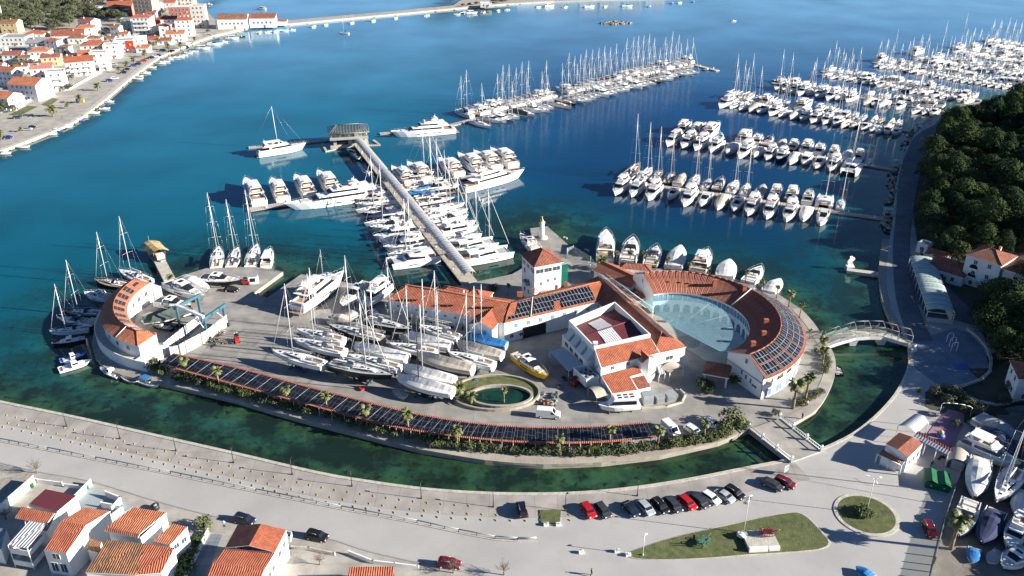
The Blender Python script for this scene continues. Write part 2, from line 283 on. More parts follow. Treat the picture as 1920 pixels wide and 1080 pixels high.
# ================================================================ the setting
import numpy as np
def P2(l,z=GZ): return [G(x,y,z) for x,y in l]
main_edge=[(-260,700),(-100,731),(0,752),(150,783),(300,817),(450,851),(600,886),(700,903),(800,916),(900,923),(1000,925),(1100,922),(1200,912),(1300,896),(1400,876),(1484,860)]
main_right=[(1537,843),(1600,812),(1650,771),(1685,728),(1704,682),(1704,652)]
main_shore=[(1702,636),(1690,612),(1672,580),(1663,540),(1662,500),(1668,450),(1676,400),(1680,345),(1690,300),(1712,255),(1745,222),(1785,205),(1830,192),(1900,180),(2150,150)]
E1=P2(main_edge); E2=P2(main_right); E3=P2(main_shore)
off=[(560,470),(560,20),(-260,20)]
mainland=E1+E2+E3+off
isl_s=[(309,720),(378,735),(446,751),(515,772),(584,791),(652,808),(721,826),(790,843),(909,863),(1019,871),(1128,867),(1237,854),(1347,829),(1404,806)]
isl_e=[(1488,793),(1530,768),(1554,732),(1566,695),(1563,665),(1548,640),(1525,605),(1500,578),(1462,553),(1420,535),(1370,521),(1320,512),(1255,505),(1190,500),(1120,494),(1098,488),(1026,424),(994,428),(998,445),(1015,475),(985,500),(960,514),(880,531),(820,545),(745,552),(668,533),(610,522),(565,514),(501,558),(475,550),(531,509),(478,500),(386,503),(344,516),(320,527),(300,540)]
isl_w=[(235,548),(205,570),(188,592),(176,620),(172,645),(178,668),(195,688),(230,704),(275,713)]
island=P2(isl_s+isl_e+isl_w)
town_edge=[(-300,372),(-120,326),(0,283),(60,261),(140,228),(200,184),(240,150),(300,106),(350,85),(400,67),(460,53),(540,45),(700,30),(850,16),(950,7),(1040,2),(1320,-6),(1500,-14)]
town_back=[(1500,-40),(1000,-12),(870,-4),(850,10),(700,24),(540,38),(500,33),(430,50),(400,35),(383,15),(362,-4),(340,-40),(-300,-40)]
town=P2(town_edge)+P2(town_back)
def land(name,poly,m,z0=-1.5,ms='stone',z1=GZ):
    return struct(MB().prism(poly,z0,z1,m,ms).build(name,uv=True))
land('mainland_ground',mainland,'tarmac_light')
land('island_ground',island,'yard_concrete',ms='ashlar')
land('town_ground',town,'paving')
# water sheet with the distance to the shore stored as depth
xs=np.concatenate([np.linspace(-1500,-300,20),np.linspace(-290,-130,40)[0:],np.arange(-127,190,2.5),np.linspace(195,300,20),np.linspace(320,1500,20)])
ys=np.concatenate([np.arange(60,130,10),np.arange(130,330,2.5),np.arange(330,620,8),np.linspace(640,4200,30)])
X,Y=np.meshgrid(xs,ys); pts=np.stack([X.ravel(),Y.ravel()],1)
def segd(pts,poly,scale=1):
    d=np.full(len(pts),1e9); p=np.array(poly)
    for a,b in zip(p,np.roll(p,-1,0)):
        ab=b-a; t=np.clip(((pts-a)@ab)/(ab@ab+1e-9),0,1); q=a+t[:,None]*ab; d=np.minimum(d,np.hypot(*(pts-q).T))
    return d
D=np.minimum(np.minimum(segd(pts,mainland),segd(pts,island)*1.0),segd(pts,town)*3.2)
D=np.clip(D/95,0,1)
k_=1/(1+np.exp((pts[:,0]+20)/18))
D=D*(1-k_)+np.minimum(D,.6)*k_
D=np.maximum(D,np.clip((pts[:,1]-330)/200,0,1)*(.92-.2*k_)*np.clip(segd(pts,town)/14,0,1))
nx,ny=len(xs),len(ys)
wv=[(float(a),float(b),0.0) for a,b in pts]; wf=[(j*nx+i,j*nx+i+1,(j+1)*nx+i+1,(j+1)*nx+i) for j in range(ny-1) for i in range(nx-1)]
def mixc(a,b,t): return a*(1-t[:,None])+b*t[:,None]
px_,py_=pts[:,0],pts[:,1]; A3=lambda *c:np.array(c)[None,:]*np.ones((len(pts),1)); cl=lambda v:np.clip(v,0,1)
d0=np.minimum(np.minimum(segd(pts,mainland),segd(pts,island)),segd(pts,town)*2.6)
k_=1/(1+np.exp((px_+22)/20))
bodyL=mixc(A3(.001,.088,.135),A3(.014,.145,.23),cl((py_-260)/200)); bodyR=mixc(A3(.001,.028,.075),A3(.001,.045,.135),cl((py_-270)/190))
body=mixc(bodyR,bodyL,k_); body=mixc(body,A3(.14,.33,.5),cl((py_-440)/330)); body=mixc(body,A3(.004,.085,.082),.85*np.exp(-(d0/26)**2)); body=mixc(body,A3(.032,.08,.034),np.exp(-(d0/10)**2))  # paler far water: sky reflection painted into the body colour
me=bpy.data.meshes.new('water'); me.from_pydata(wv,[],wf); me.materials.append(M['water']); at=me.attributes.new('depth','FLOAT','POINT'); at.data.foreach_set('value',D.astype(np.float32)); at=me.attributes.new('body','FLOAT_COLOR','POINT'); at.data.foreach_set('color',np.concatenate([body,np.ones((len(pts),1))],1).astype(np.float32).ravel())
o=bpy.data.objects.new('water',me); COL.objects.link(o); struct(o)
# ---- sheets on the ground
def sheet(name,poly,m,z,t=.1,ms=None): return struct(MB().prism(poly,z-t,z,m,ms or m).build(name,uv=True))
def band(line,w0,w1):
    """strip beside a world polyline: offsets w0..w1 to the right of travel"""
    L=[];Rr=[]; n=len(line)
    for i,p in enumerate(line):
        a=line[max(0,i-1)]; b=line[min(n-1,i+1)]; ux,uy=unit2(a,b); nxx,nyy=uy,-ux
        L.append((p[0]+nxx*w0,p[1]+nyy*w0)); Rr.append((p[0]+nxx*w1,p[1]+nyy*w1))
    return L,Rr
def strip(name,line,w0,w1,z,m,h=.1,k=True):
    L,Rr=band(line,w0,w1); mb=MB()
    for i in range(len(line)-1):
        mb.hexa([(*L[i],z-h),(*Rr[i],z-h),(*Rr[i+1],z-h),(*L[i+1],z-h)],[(*L[i],z),(*Rr[i],z),(*Rr[i+1],z),(*L[i+1],z)],m)
    o=mb.build(name,uv=True)
    if k: struct(o)
    return o
def smooth(line,n=4):
    out=[]
    for i in range(len(line)-1):
        p0=line[max(0,i-1)];p1=line[i];p2=line[i+1];p3=line[min(len(line)-1,i+2)]
        for k in range(n):
            t=k/n; out.append(tuple(.5*((2*p1[a])+(-p0[a]+p2[a])*t+(2*p0[a]-5*p1[a]+4*p2[a]-p3[a])*t*t+(-p0[a]+3*p1[a]-3*p2[a]+p3[a])*t**3) for a in (0,1)))
    return out+[line[-1]]
SE1=smooth(E1)
strip('promenade_pavement',SE1,.7,7.2,GZ+.03,'promenade',.3)
strip('quay_kerb',SE1,-.12,.7,GZ+.16,'stone',.9)
SS=smooth(P2(isl_s)); strip('island_quay_walk',SS,-2.6,-.1,GZ+.05,'ashlar',.6) 
strip('canal_quay_kerb',smooth(E2+P2([(1702,636)])),-.15,.5,GZ+.12,'stone',.9)
ISE=smooth(P2([(1488,793),(1530,768),(1554,732),(1566,695),(1563,665),(1548,640),(1525,605),(1500,578)]),4)
strip('island_quay_kerb',ISE,-2.6,.1,GZ+.06,'paving',.6)
# road along the bottom, kerb + verge of the houses
verge=P2([(-60,852),(0,868),(70,885),(170,903),(300,942),(400,968),(500,988),(615,1010),(690,1034),(820,1063),(900,1078),(1000,1095),(1100,1110),(1100,1300),(-300,1300),(-300,840)])
sheet('house_plots',verge,'paving',GZ+.12,.4,'stone')
road=P2([(-80,818),(0,828),(150,858),(300,893),(450,930),(600,963),(760,992),(900,1010),(1000,1013),(1060,1008)])
# town shore walk
TS=smooth(P2(town_edge[:16])); strip('shore_walk',TS,-2.7,-.1,GZ+.05,'stone',.8)
strip('causeway_path',smooth(P2([(540,41),(700,27),(850,13),(950,5)])),-1.6,1.6,GZ+.03,'paving',.2)
# green island on the right, roundabout, kerbs
gi=[(1180,1036),(1230,1018),(1290,1001),(1360,985),(1430,970),(1480,962),(1500,962),(1518,972),(1540,995),(1557,1018),(1540,1030),(1490,1036),(1400,1043),(1300,1049),(1215,1050),(1180,1045)]
def lawn(name,poly,kw=.35):
    cx=sum(p[0] for p in poly)/len(poly); cy=sum(p[1] for p in poly)/len(poly)
    sheet(name+'_kerb',poly,'stone',GZ+.13,.3)
    sheet(name,[(p[0]+(cx-p[0])/math.dist(p,(cx,cy))*kw,p[1]+(cy-p[1])/math.dist(p,(cx,cy))*kw) for p in poly],'grass',GZ+.17,.3)
gil=smooth(P2(gi)+[P2(gi)[0]],3)[:-1]; lawn('grass_verge',gil)
rc=G(1624.5,965,GZ); circ=[(rc[0]+6.2*math.cos(a*math.pi/18),rc[1]+6.2*math.sin(a*math.pi/18)) for a in range(36)]
lawn('roundabout_lawn',circ,.8)
sheet('planter_lawn',P2([(1012,957),(1052,957),(1050,983),(1015,985)]),'grass',GZ+.2,.3,'stone')
# hill under the wood at right
hx0=P2([(1722,470),(1712,400),(1718,340),(1735,290),(1760,250),(1800,228),(1850,212),(1920,204),(2200,170)])
def dist_pl(p,pl):
    best=1e9
    for a,b in zip(pl,pl[1:]):
        ab=(b[0]-a[0],b[1]-a[1]); t=max(0,min(1,((p[0]-a[0])*ab[0]+(p[1]-a[1])*ab[1])/(ab[0]**2+ab[1]**2)))
        best=min(best,math.hypot(p[0]-a[0]-t*ab[0],p[1]-a[1]-t*ab[1]))
    return best
HP=P2([(1850,790),(1800,740),(1800,690),(1868,660),(1830,612),(1770,545),(1722,470)])+hx0[1:]
hillpoly=HP+[(620,380),(620,165)]+P2([(2100,700),(1990,760)])
def inside(p,poly):
    c=False; n=len(poly); j=n-1
    for i in range(n):
        a,b=poly[i],poly[j]
        if (a[1]>p[1])!=(b[1]>p[1]) and p[0]<(b[0]-a[0])*(p[1]-a[1])/(b[1]-a[1])+a[0]: c=not c
        j=i
    return c
def hill_z(x,y):
    d=dist_pl((x,y),HP)
    k=max(0,min(1,(y-205)/60))
    return GZ+.05+(min(1,d/130))*(6+22*k)*(.9+.2*noise.noise(Vector((x*.02,y*.02,0))))
hm=MB(); vs=[];ids={};fs=[]
st=4
for i in range(int(105/st),int(620/st)):
    for j in range(int(150/st),int(470/st)):
        x,y=i*st,j*st
        if all(inside((x+a,y+b),hillpoly) for a in(0,st) for b in(0,st)):
            q=[]
            for a,b in((0,0),(st,0),(st,st),(0,st)):
                key=(x+a,y+b)
                if key not in ids: ids[key]=len(vs); vs.append((key[0],key[1],hill_z(*key)))
                q.append(ids[key])
            fs.append(q)
hm.faces(vs,fs,'soil',True); struct(hm.build('hill'))
sheet('wood_floor',hillpoly,'soil',GZ+.04,.2)
sheet('boatyard_ground',P2([(1830,818),(1808,865),(1788,920),(1766,985),(1748,1060),(1738,1110),(2080,1110),(2080,790),(1990,775),(1850,766)]),'yard_shaded',GZ+.08,.2)  # dark sheet: the yard's shade is put into the ground colour
# shaded plaza right
pz=P2([(1712,640),(1790,615),(1818,625),(1845,655),(1855,690),(1840,715),(1800,722),(1795,735),(1850,770),(1920,760),(1990,770),(1990,830),(1900,800),(1830,770),(1760,722),(1715,690)])
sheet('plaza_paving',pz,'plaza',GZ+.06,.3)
lp=P2([(1800,722),(1840,716),(1860,690),(1880,672),(1990,690),(1990,765),(1920,757),(1868,768),(1830,750)])
sheet('lower_lawn',lp,'soil',GZ+.1,.3)
sheet('garden_soil',P2([(1735,735),(1768,728),(1820,752),(1870,780),(1850,806),(1800,790),(1770,780),(1735,762)]),'soil',GZ+.09,.2)
sheet('playground_surface',P2([(1755,792),(1778,768),(1808,775),(1806,800),(1778,848),(1740,838),(1740,812)]),'plum',GZ+.11,.2)
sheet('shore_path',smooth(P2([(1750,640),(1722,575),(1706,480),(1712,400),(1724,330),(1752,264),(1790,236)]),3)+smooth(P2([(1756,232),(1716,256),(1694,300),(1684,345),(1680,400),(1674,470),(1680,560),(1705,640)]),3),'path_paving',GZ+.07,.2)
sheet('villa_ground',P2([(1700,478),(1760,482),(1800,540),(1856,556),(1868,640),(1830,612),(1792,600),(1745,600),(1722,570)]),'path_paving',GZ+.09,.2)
# beach and rocks between the path and the water
bl=smooth(P2([(1698,612),(1676,560),(1670,500),(1675,450)]),3); strip('beach',bl,-3.4,1.4,GZ-.02,'gravel',1.6)
# ================================================================ boats (x forward, waterline at z=0)
def interp(tab,t):
    for (a,u),(b,v) in zip(tab,tab[1:]):
        if t<=b: return u+(v-u)*(t-a)/(b-a)
    return tab[-1][1]
SAILB=[(0,.78),(.15,.9),(.4,1),(.6,.9),(.8,.6),(.92,.28),(1,.03)]
MOTB=[(0,.93),(.2,1),(.5,1),(.7,.9),(.85,.62),(.95,.28),(1,.04)]
OLDB=[(0,.35),(.1,.65),(.3,.95),(.5,1),(.7,.88),(.88,.5),(1,.03)]
def hull_mb(L,B,fb,rise,tab,side,bot,stripe=None,dry=False,rake=.08,n=14,belly=.45):
    mb=MB(); secs=[]; 
    for i in range(n+1):
        t=i/n; b=max(.02,B/2*interp(tab,t)); zs=fb*(1+rise*t**2.2); 
        kz=-belly*(1-t**3)-.03
        def X(z): return -L/2+L*t*(1-rake)+L*rake*t**3*(.35+.65*max(0,z)/zs)+ (L*rake*(t-t**3) if 0 else 0)
        half=[(0,kz),(b*.55,kz*.7),(b*.86,-.02),(b*.9,.14),(b*.97,zs*.55),(b,zs)]
        sec=[(X(z),-y,z) for y,z in half[::-1]]+[(X(z),y,z) for y,z in half[1:]]
        secs.append(sec)
    m=len(secs[0])
    for k,mm in enumerate(['s','s','b','b','b','b','b','b','s','s']):
        mat_=side if mm=='s' else bot
        for i in range(n): mb.poly([secs[i][k],secs[i+1][k],secs[i+1][k+1],secs[i][k+1]],mat_,True)
    mb.poly(secs[0][::-1],side)
    if stripe:
        for i in range(n):
            for sg in(0,1):
                def q(s,f): 
                    a,b=(s[0],s[1]) if sg==0 else (s[-1],s[-2]); return Vector(a)*(1-f)+Vector(b)*f+Vector((0,-.02 if sg==0 else .02,0))
                mb.poly([q(secs[i],.1),q(secs[i+1],.1),q(secs[i+1],.32),q(secs[i],.32)],stripe)
    return mb,secs
def deck_mb(secs,m,drop_=.06,inset=.02):
    mb=MB(); 
    L=[Vector(s[0])+Vector((0,inset,-drop_)) for s in secs]; Rr=[Vector(s[-1])+Vector((0,-inset,-drop_)) for s in secs]
    for i in range(len(secs)-1):
        c0=(L[i]+Rr[i])/2+Vector((0,0,.05)); c1=(L[i+1]+Rr[i+1])/2+Vector((0,0,.05))
        mb.poly([L[i],L[i+1],c1,c0],m,True); mb.poly([c0,c1,Rr[i+1],Rr[i]],m,True)
    return mb
def rail_mb(secs,i0,i1,h,r=.025,m='alloy',posts=True):
    mb=MB()
    for k in(0,-1):
        pts=[Vector(secs[i][k])+Vector((0,0,h)) for i in range(i0,i1+1)]; mb.path(pts,r,m,3)
        if posts:
            for i in range(i0,i1+1,1): mb.tube(secs[i][k],Vector(secs[i][k])+Vector((0,0,h)),r*.8,m,3)
    return mb
def rigging(t,L,B,x,H,zd,col='alloy',r=.14,spr=2,rake_=.012,boom=True,cover='canvas_white',fur='canvas_white',wires=True):
    top=(x-H*rake_,0,zd+H); mb=MB(); mb.tube((x,0,zd-.3),top,r,col,6,r*.65); mst=mb.build('mast',t)
    sp=MB()
    for k in range(spr):
        f=(k+1)/(spr+1)+.03; z=zd+H*f; w=B*.42*(1-.2*k); sp.tube((x-H*f*rake_-.25,-w,z),(x-H*f*rake_,0,z+.03),.045,col,3); sp.tube((x-H*f*rake_,0,z+.03),(x-H*f*rake_-.25,w,z),.045,col,3)
    sp.build('spreader',mst)
    if wires:
        w=MB(); c=.018
        w.tube(top,(-L/2+.2,0,zd),c,'steel',3)
        for s in(-1,1):
            pts=[top]+[(x-H*((k+1)/(spr+1)+.03)*rake_-.25,s*B*.42*(1-.2*k),zd+H*((k+1)/(spr+1)+.03)) for k in range(spr-1,-1,-1)]+[(x-.3,s*B*.46,zd)]
            w.path(pts,c,'steel',3)
        w.build('rigging',t)
        f=MB(); f.tube((x+(L/2-.5-x)*.98,0,zd+.5),(x-H*rake_*.9+.1,0,zd+H*.9),.075,fur,5,.04); f.build('furled_sail',t)
    if boom:
        bl=L*.36; b=MB(); b.tube((x-.2,0,zd+1.5),(x-bl,0,zd+1.45),.09,col,5); bo=b.build('boom',t)
        s=MB(); s.loft([[(xx,math.cos(a)*.17*(1 if 0<j<5 else .6),zd+1.72+math.sin(a)*.26*(1-.45*j/5)) for a in [i*math.pi/3 for i in range(6)]] for j,xx in enumerate([x-.25-(bl-.4)*k/5 for k in range(6)])],cover,close=True,caps=True); s.build('sail_cover',bo)
def sail_yacht(L=14,B=4.2,fb=1.3,hull='gelcoat',bot='antifoul_dark',stripe=None,H=18.5,deckm='deck_white',dodger='canvas_grey',cover='canvas_white',dry=False,mastc='alloy',spr=2,tarp=None,lod=0,bimini=False,wires=True):
    t=thing('sailing_yacht','x','sailboat')
    mb,secs=hull_mb(L,B,fb,.12,SAILB,hull,bot,stripe,belly=.7 if dry else .4); h=mb.build('hull',t)
    if dry:
        k=MB(); k.hexa([(-.9,-.12,-2.3),(.9,-.12,-2.3),(.9,.12,-2.3),(-.9,.12,-2.3)],[(-.9,-.14,-.55),(1.2,-.14,-.55),(1.2,.14,-.55),(-.9,.14,-.55)],bot); k.build('keel',h)
        k=MB(); k.hexa([(-L*.42,-.05,-1.7),(-L*.39,-.05,-1.7),(-L*.39,.05,-1.7),(-L*.42,.05,-1.7)],[(-L*.44,-.06,-.2),(-L*.38,-.06,-.2),(-L*.38,.06,-.2),(-L*.44,.06,-.2)],bot); k.build('rudder',h)
    dk=deck_mb(secs,deckm).build('deck',t)
    if tarp:
        T=MB(); n=16; ss=[]
        for i in range(n+1):
            f=.02+.95*i/n; j=min(len(secs)-1,f*(len(secs)-1)); a=secs[int(j)]; b2=secs[min(len(secs)-1,int(j)+1)]; fr=j-int(j)
            e=Vector(a[-1]).lerp(Vector(b2[-1]),fr); w=e.y+.08; zr_=fb+1.75*math.sin(math.pi*min(1,.25+.62*(1-f*.95)))+.25*noise.noise(Vector((i*.7,L,B)))
            sag=.25+.12*noise.noise(Vector((i*1.3,3,L)))
            ss.append([(e.x,-w,fb*.55),(e.x,-w,e.z+.05),(e.x,-w*.5,(e.z+zr_)/2-sag),(e.x,0,zr_),(e.x,w*.5,(e.z+zr_)/2-sag),(e.x,w,e.z+.05),(e.x,w,fb*.55)])
        T.loft(ss,tarp,sm=False,caps=True); T.build('tarpaulin',t)
        if H: rigging(t,L,B,L*.1,H,fb+.1,mastc,spr=spr,boom=False,wires=wires)
        return t
    zd=fb+.02; c=MB()
    c.frust(-L*.12,L*.26,B*.27,B*.15,zd-.05,-L*.12,L*.2,B*.23,B*.1,zd+.42,'deck_white'); cb=c.build('coachroof',t)
    g=MB(); g.frust(-L*.09,L*.2,B*.27,B*.185,zd+.12,-L*.08,L*.17,B*.255,B*.155,zd+.3,'dark_glass')
    g.box((L*.02,0,zd+.43),(.6,.6,.04),'dark_glass'); g.box((L*.12,0,zd+.42),(.5,.5,.05),'dark_glass'); g.box((L*.33,0,zd+.07),(.55,.55,.06),'dark_glass'); g.build('window',cb)
    k=MB(); k.box((-L*.3,0,zd+.02),(L*.3,B*.36,.05),'teak'); k.box((-L*.3,B*.25,zd+.16),(L*.3,B*.13,.26),'deck_white'); k.box((-L*.3,-B*.25,zd+.16),(L*.3,B*.13,.26),'deck_white'); k.box((-L*.24,0,zd+.35),(L*.1,.3,.6),'white_trim')
    k.build('cockpit',t)
    for s in(-1,1):
        w=MB(); pts=[(-L*.36,s*B*.17+.38*math.cos(a*math.pi/4),zd+.75+.38*math.sin(a*math.pi/4)) for a in range(9)]; w.path(pts,.03,'steel',3); w.build('wheel',t)
    if dodger:
        d=MB(); d.loft([[(x_,y*B*.26,zd+.35+hh*max(0,1-(abs(y))**3)) for y in(-1,-.8,-.4,0,.4,.8,1)] for x_,hh in((-L*.1,.95),(-L*.14,1.1),(-L*.2,1.15))],dodger); d.build('sprayhood',t)
    if bimini:
        d=MB(); d.loft([[(x_,y*B*.34,zd+2.0+.2*(1-y*y)) for y in(-1,-.5,0,.5,1)] for x_ in(-L*.25,-L*.42)],dodger or 'canvas_white')
        for x_ in(-L*.25,-L*.42):
            for s in(-1,1): d.tube((x_,s*B*.34,zd+2.0),(x_,s*B*.38,zd),.025,'alloy',3)
        d.build('bimini',t)
    if not lod: rail_mb(secs,1,len(secs)-1,.6,.018,'alloy').build('guard_rail',t)
    rigging(t,L,B,L*.08,H,zd+.35,mastc,cover=cover,spr=spr,wires=wires)
    return t
def motor_yacht(L=15,B=4.6,fb=1.7,hull='gelcoat',fly=True,stripe=None,cover=None,bot='antifoul_dark',glass=.42,open_=False,hard=True,dry=False,seat='cushion',tower=False,lod=0,topm='gelcoat',portm=True):
    t=thing('motor_yacht','x','motor yacht')
    mb,secs=hull_mb(L,B,fb,.32,MOTB,hull,bot,stripe,rake=.16,belly=.8 if dry else .5); h=mb.build('hull',t)
    if portm and not lod:
        for s in(-1,1):
            p=MB(); e=Vector(secs[7][-1 if s>0 else 0]); p.box((e.x,e.y*.985+s*.04,fb*.66),(L*.2,.06,.24),'dark_glass'); p.build('hull_window',h)
    deck_mb(secs,'deck_white').build('deck',t)
    sp=MB(); sp.box((-L/2-.35,0,.35),(1.1,B*.86,.14),'teak'); sp.build('swim_platform',t)
    zd=fb
    aft=MB(); aft.box((-L*.38,0,zd-.02),(L*.2,B*.78,.06),'teak'); aft.box((-L*.465,0,zd+.3),(.6,B*.7,.5),seat)
    for s in(-1,1): aft.box((-L*.38,s*B*.43,zd+.3),(L*.22,.16,.62),'gelcoat')
    aft.build('cockpit',t)
    if cover:
        T=MB(); n=12; ss=[]
        prof=[(.0,.5),(.1,.9),(.25,1.6),(.45,2.1),(.6,1.7),(.75,.9),(.9,.35),(1,.12)]
        for i in range(n+1):
            f=i/n*.97+.01; j=f*(len(secs)-1); a=secs[int(j)]; b2=secs[min(len(secs)-1,int(j)+1)]; e=Vector(a[-1]).lerp(Vector(b2[-1]),j-int(j)); w=e.y+.08; z1=e.z+interp(prof,f)*(1+.12*noise.noise(Vector((i*.9,L,1))))*fb/1.7
            ss.append([(e.x,-w,e.z-.45),(e.x,-w,e.z+.05),(e.x,-w*.62,e.z+(z1-e.z)*.82),(e.x,-w*.2,z1),(e.x,w*.2,z1),(e.x,w*.62,e.z+(z1-e.z)*.82),(e.x,w,e.z+.05),(e.x,w,e.z-.45)])
        T.loft(ss,cover,sm=False,caps=True); T.build('tarpaulin',t); return t
    bowz=fb*1.18
    pad=MB(); pad.box((L*.25,0,fb*1.1+.2),(L*.13,B*.42,.16),seat); pad.box((L*.4,0,bowz+.1),(.7,.7,.12),'grey_deck'); pad.build('sun_pad',t)
    if open_:
        s_=MB(); s_.frust(-L*.1,L*.26,B*.38,B*.3,zd-.05,-L*.05,L*.16,B*.34,B*.2,zd+.65,'gelcoat'); s_.frust(-L*.22,-L*.08,B*.36,B*.38,zd-.05,-L*.22,-L*.08,B*.34,B*.35,zd+.5,'gelcoat'); su=s_.build('superstructure',t)
        g=MB(); g.frust(-L*.06,L*.15,B*.35,B*.24,zd+.62,-L*.06,L*.04,B*.3,B*.2,zd+1.35,'dark_glass'); g.build('windscreen',su)
        st=MB(); st.box((-L*.12,B*.14,zd+.75),(.9,B*.2,.5),seat); st.box((-L*.12,-B*.14,zd+.75),(.9,B*.2,.5),seat); st.box((-L*.22,0,zd+.55),(.7,B*.6,.35),seat); st.box((-L*.36,0,zd+.35),(L*.1,B*.6,.5),seat); st.build('seat',t)
        if hard:
            r=MB(); r.loft([[(x_,y*B*.33,zd+1.75+.16*(1-y*y)+dz) for y in(-1,-.6,0,.6,1)] for x_,dz in((L*.04,-.2),(-L*.02,0),(-L*.2,.05))],topm)
            for s in(-1,1): r.tube((-L*.2,s*B*.33,zd+1.8),(-L*.27,s*B*.4,zd),.09,topm,4)
            r.box((-L*.1,0,zd+1.96),(L*.08,B*.3,.03),'dark_glass'); r.build('hardtop',t)
    else:
        s_=MB(); s_.frust(-L*.27,L*.24,B*.42,B*.3,zd-.1,-L*.27,L*.1,B*.4,B*.27,zd+1.75,'gelcoat'); su=s_.build('superstructure',t)
        g=MB(); g.frust(-L*.22,L*.195,B*.417,B*.315,zd+.75,-L*.22,L*.125,B*.408,B*.29,zd+1.45,'dark_glass'); g.build('window',su)
        bk=MB(); bk.box((-L*.272,0,zd+.9),(.05,B*.6,1.5),'dark_glass'); bk.build('glass_door',su)
        zf=zd+1.75
        r=MB(); r.frust(-L*.4,L*.12,B*.43,B*.3,zf,-L*.41,L*.13,B*.44,B*.31,zf+.14,'gelcoat'); rf=r.build('roof',t)
        if fly:
            f=MB(); 
            zf+=.14; f.box((-L*.16,0,zf+.03),(L*.4,B*.66,.05),'teak' if not lod else 'grey_deck')
            for s in(-1,1):
                y0=s*B*.37; f.hexa([(-L*.36,y0-.07,zf),(L*.06,s*B*.3-.07,zf),(L*.06,s*B*.3+.07,zf),(-L*.36,y0+.07,zf)],[(-L*.37,y0-.05,zf+.6),(L*.02,s*B*.29-.05,zf+.62),(L*.02,s*B*.29+.05,zf+.62),(-L*.37,y0+.05,zf+.6)],'gelcoat')
            f.frust(L*.02,L*.08,B*.31,B*.27,zf,L*.0,L*.03,B*.29,B*.26,zf+.75,'gelcoat')
            f.box((-L*.05,B*.1,zf+.45),(.7,B*.3,.7),seat); f.box((-L*.22,-B*.18,zf+.25),(L*.14,B*.24,.4),seat); f.box((-L*.32,0,zf+.25),(.7,B*.5,.35),seat); f.build('flybridge',t)
            a=MB()
            for s in(-1,1): a.hexa([(-L*.3,s*B*.36-.08,zf),(-L*.24,s*B*.36-.08,zf),(-L*.24,s*B*.36+.08,zf),(-L*.3,s*B*.36+.08,zf)],[(-L*.35,s*B*.3-.08,zf+1.5),(-L*.31,s*B*.3-.08,zf+1.5),(-L*.31,s*B*.3+.08,zf+1.5),(-L*.35,s*B*.3+.08,zf+1.5)],'gelcoat')
            a.box((-L*.33,0,zf+1.5),(L*.05,B*.62,.14),'gelcoat')
            if hard: a.loft([[(x_,y*B*.33,zf+1.6+.12*(1-y*y)) for y in(-1,-.5,0,.5,1)] for x_ in(-L*.36,-L*.02)],topm); 
            a.ball((-L*.33,B*.15,zf+1.95),.3,'gelcoat',6,4); a.tube((-L*.33,0,zf+1.55),(-L*.34,0,zf+3.2),.06,'white_trim',4,.03); a.box((-L*.33,0,zf+2.3),(.2,1.2,.14),'white_trim'); a.build('radar_arch',t)
    if not lod: rail_mb(secs,7,len(secs)-1,.75,.022,'alloy').build('bow_rail',t)
    return t
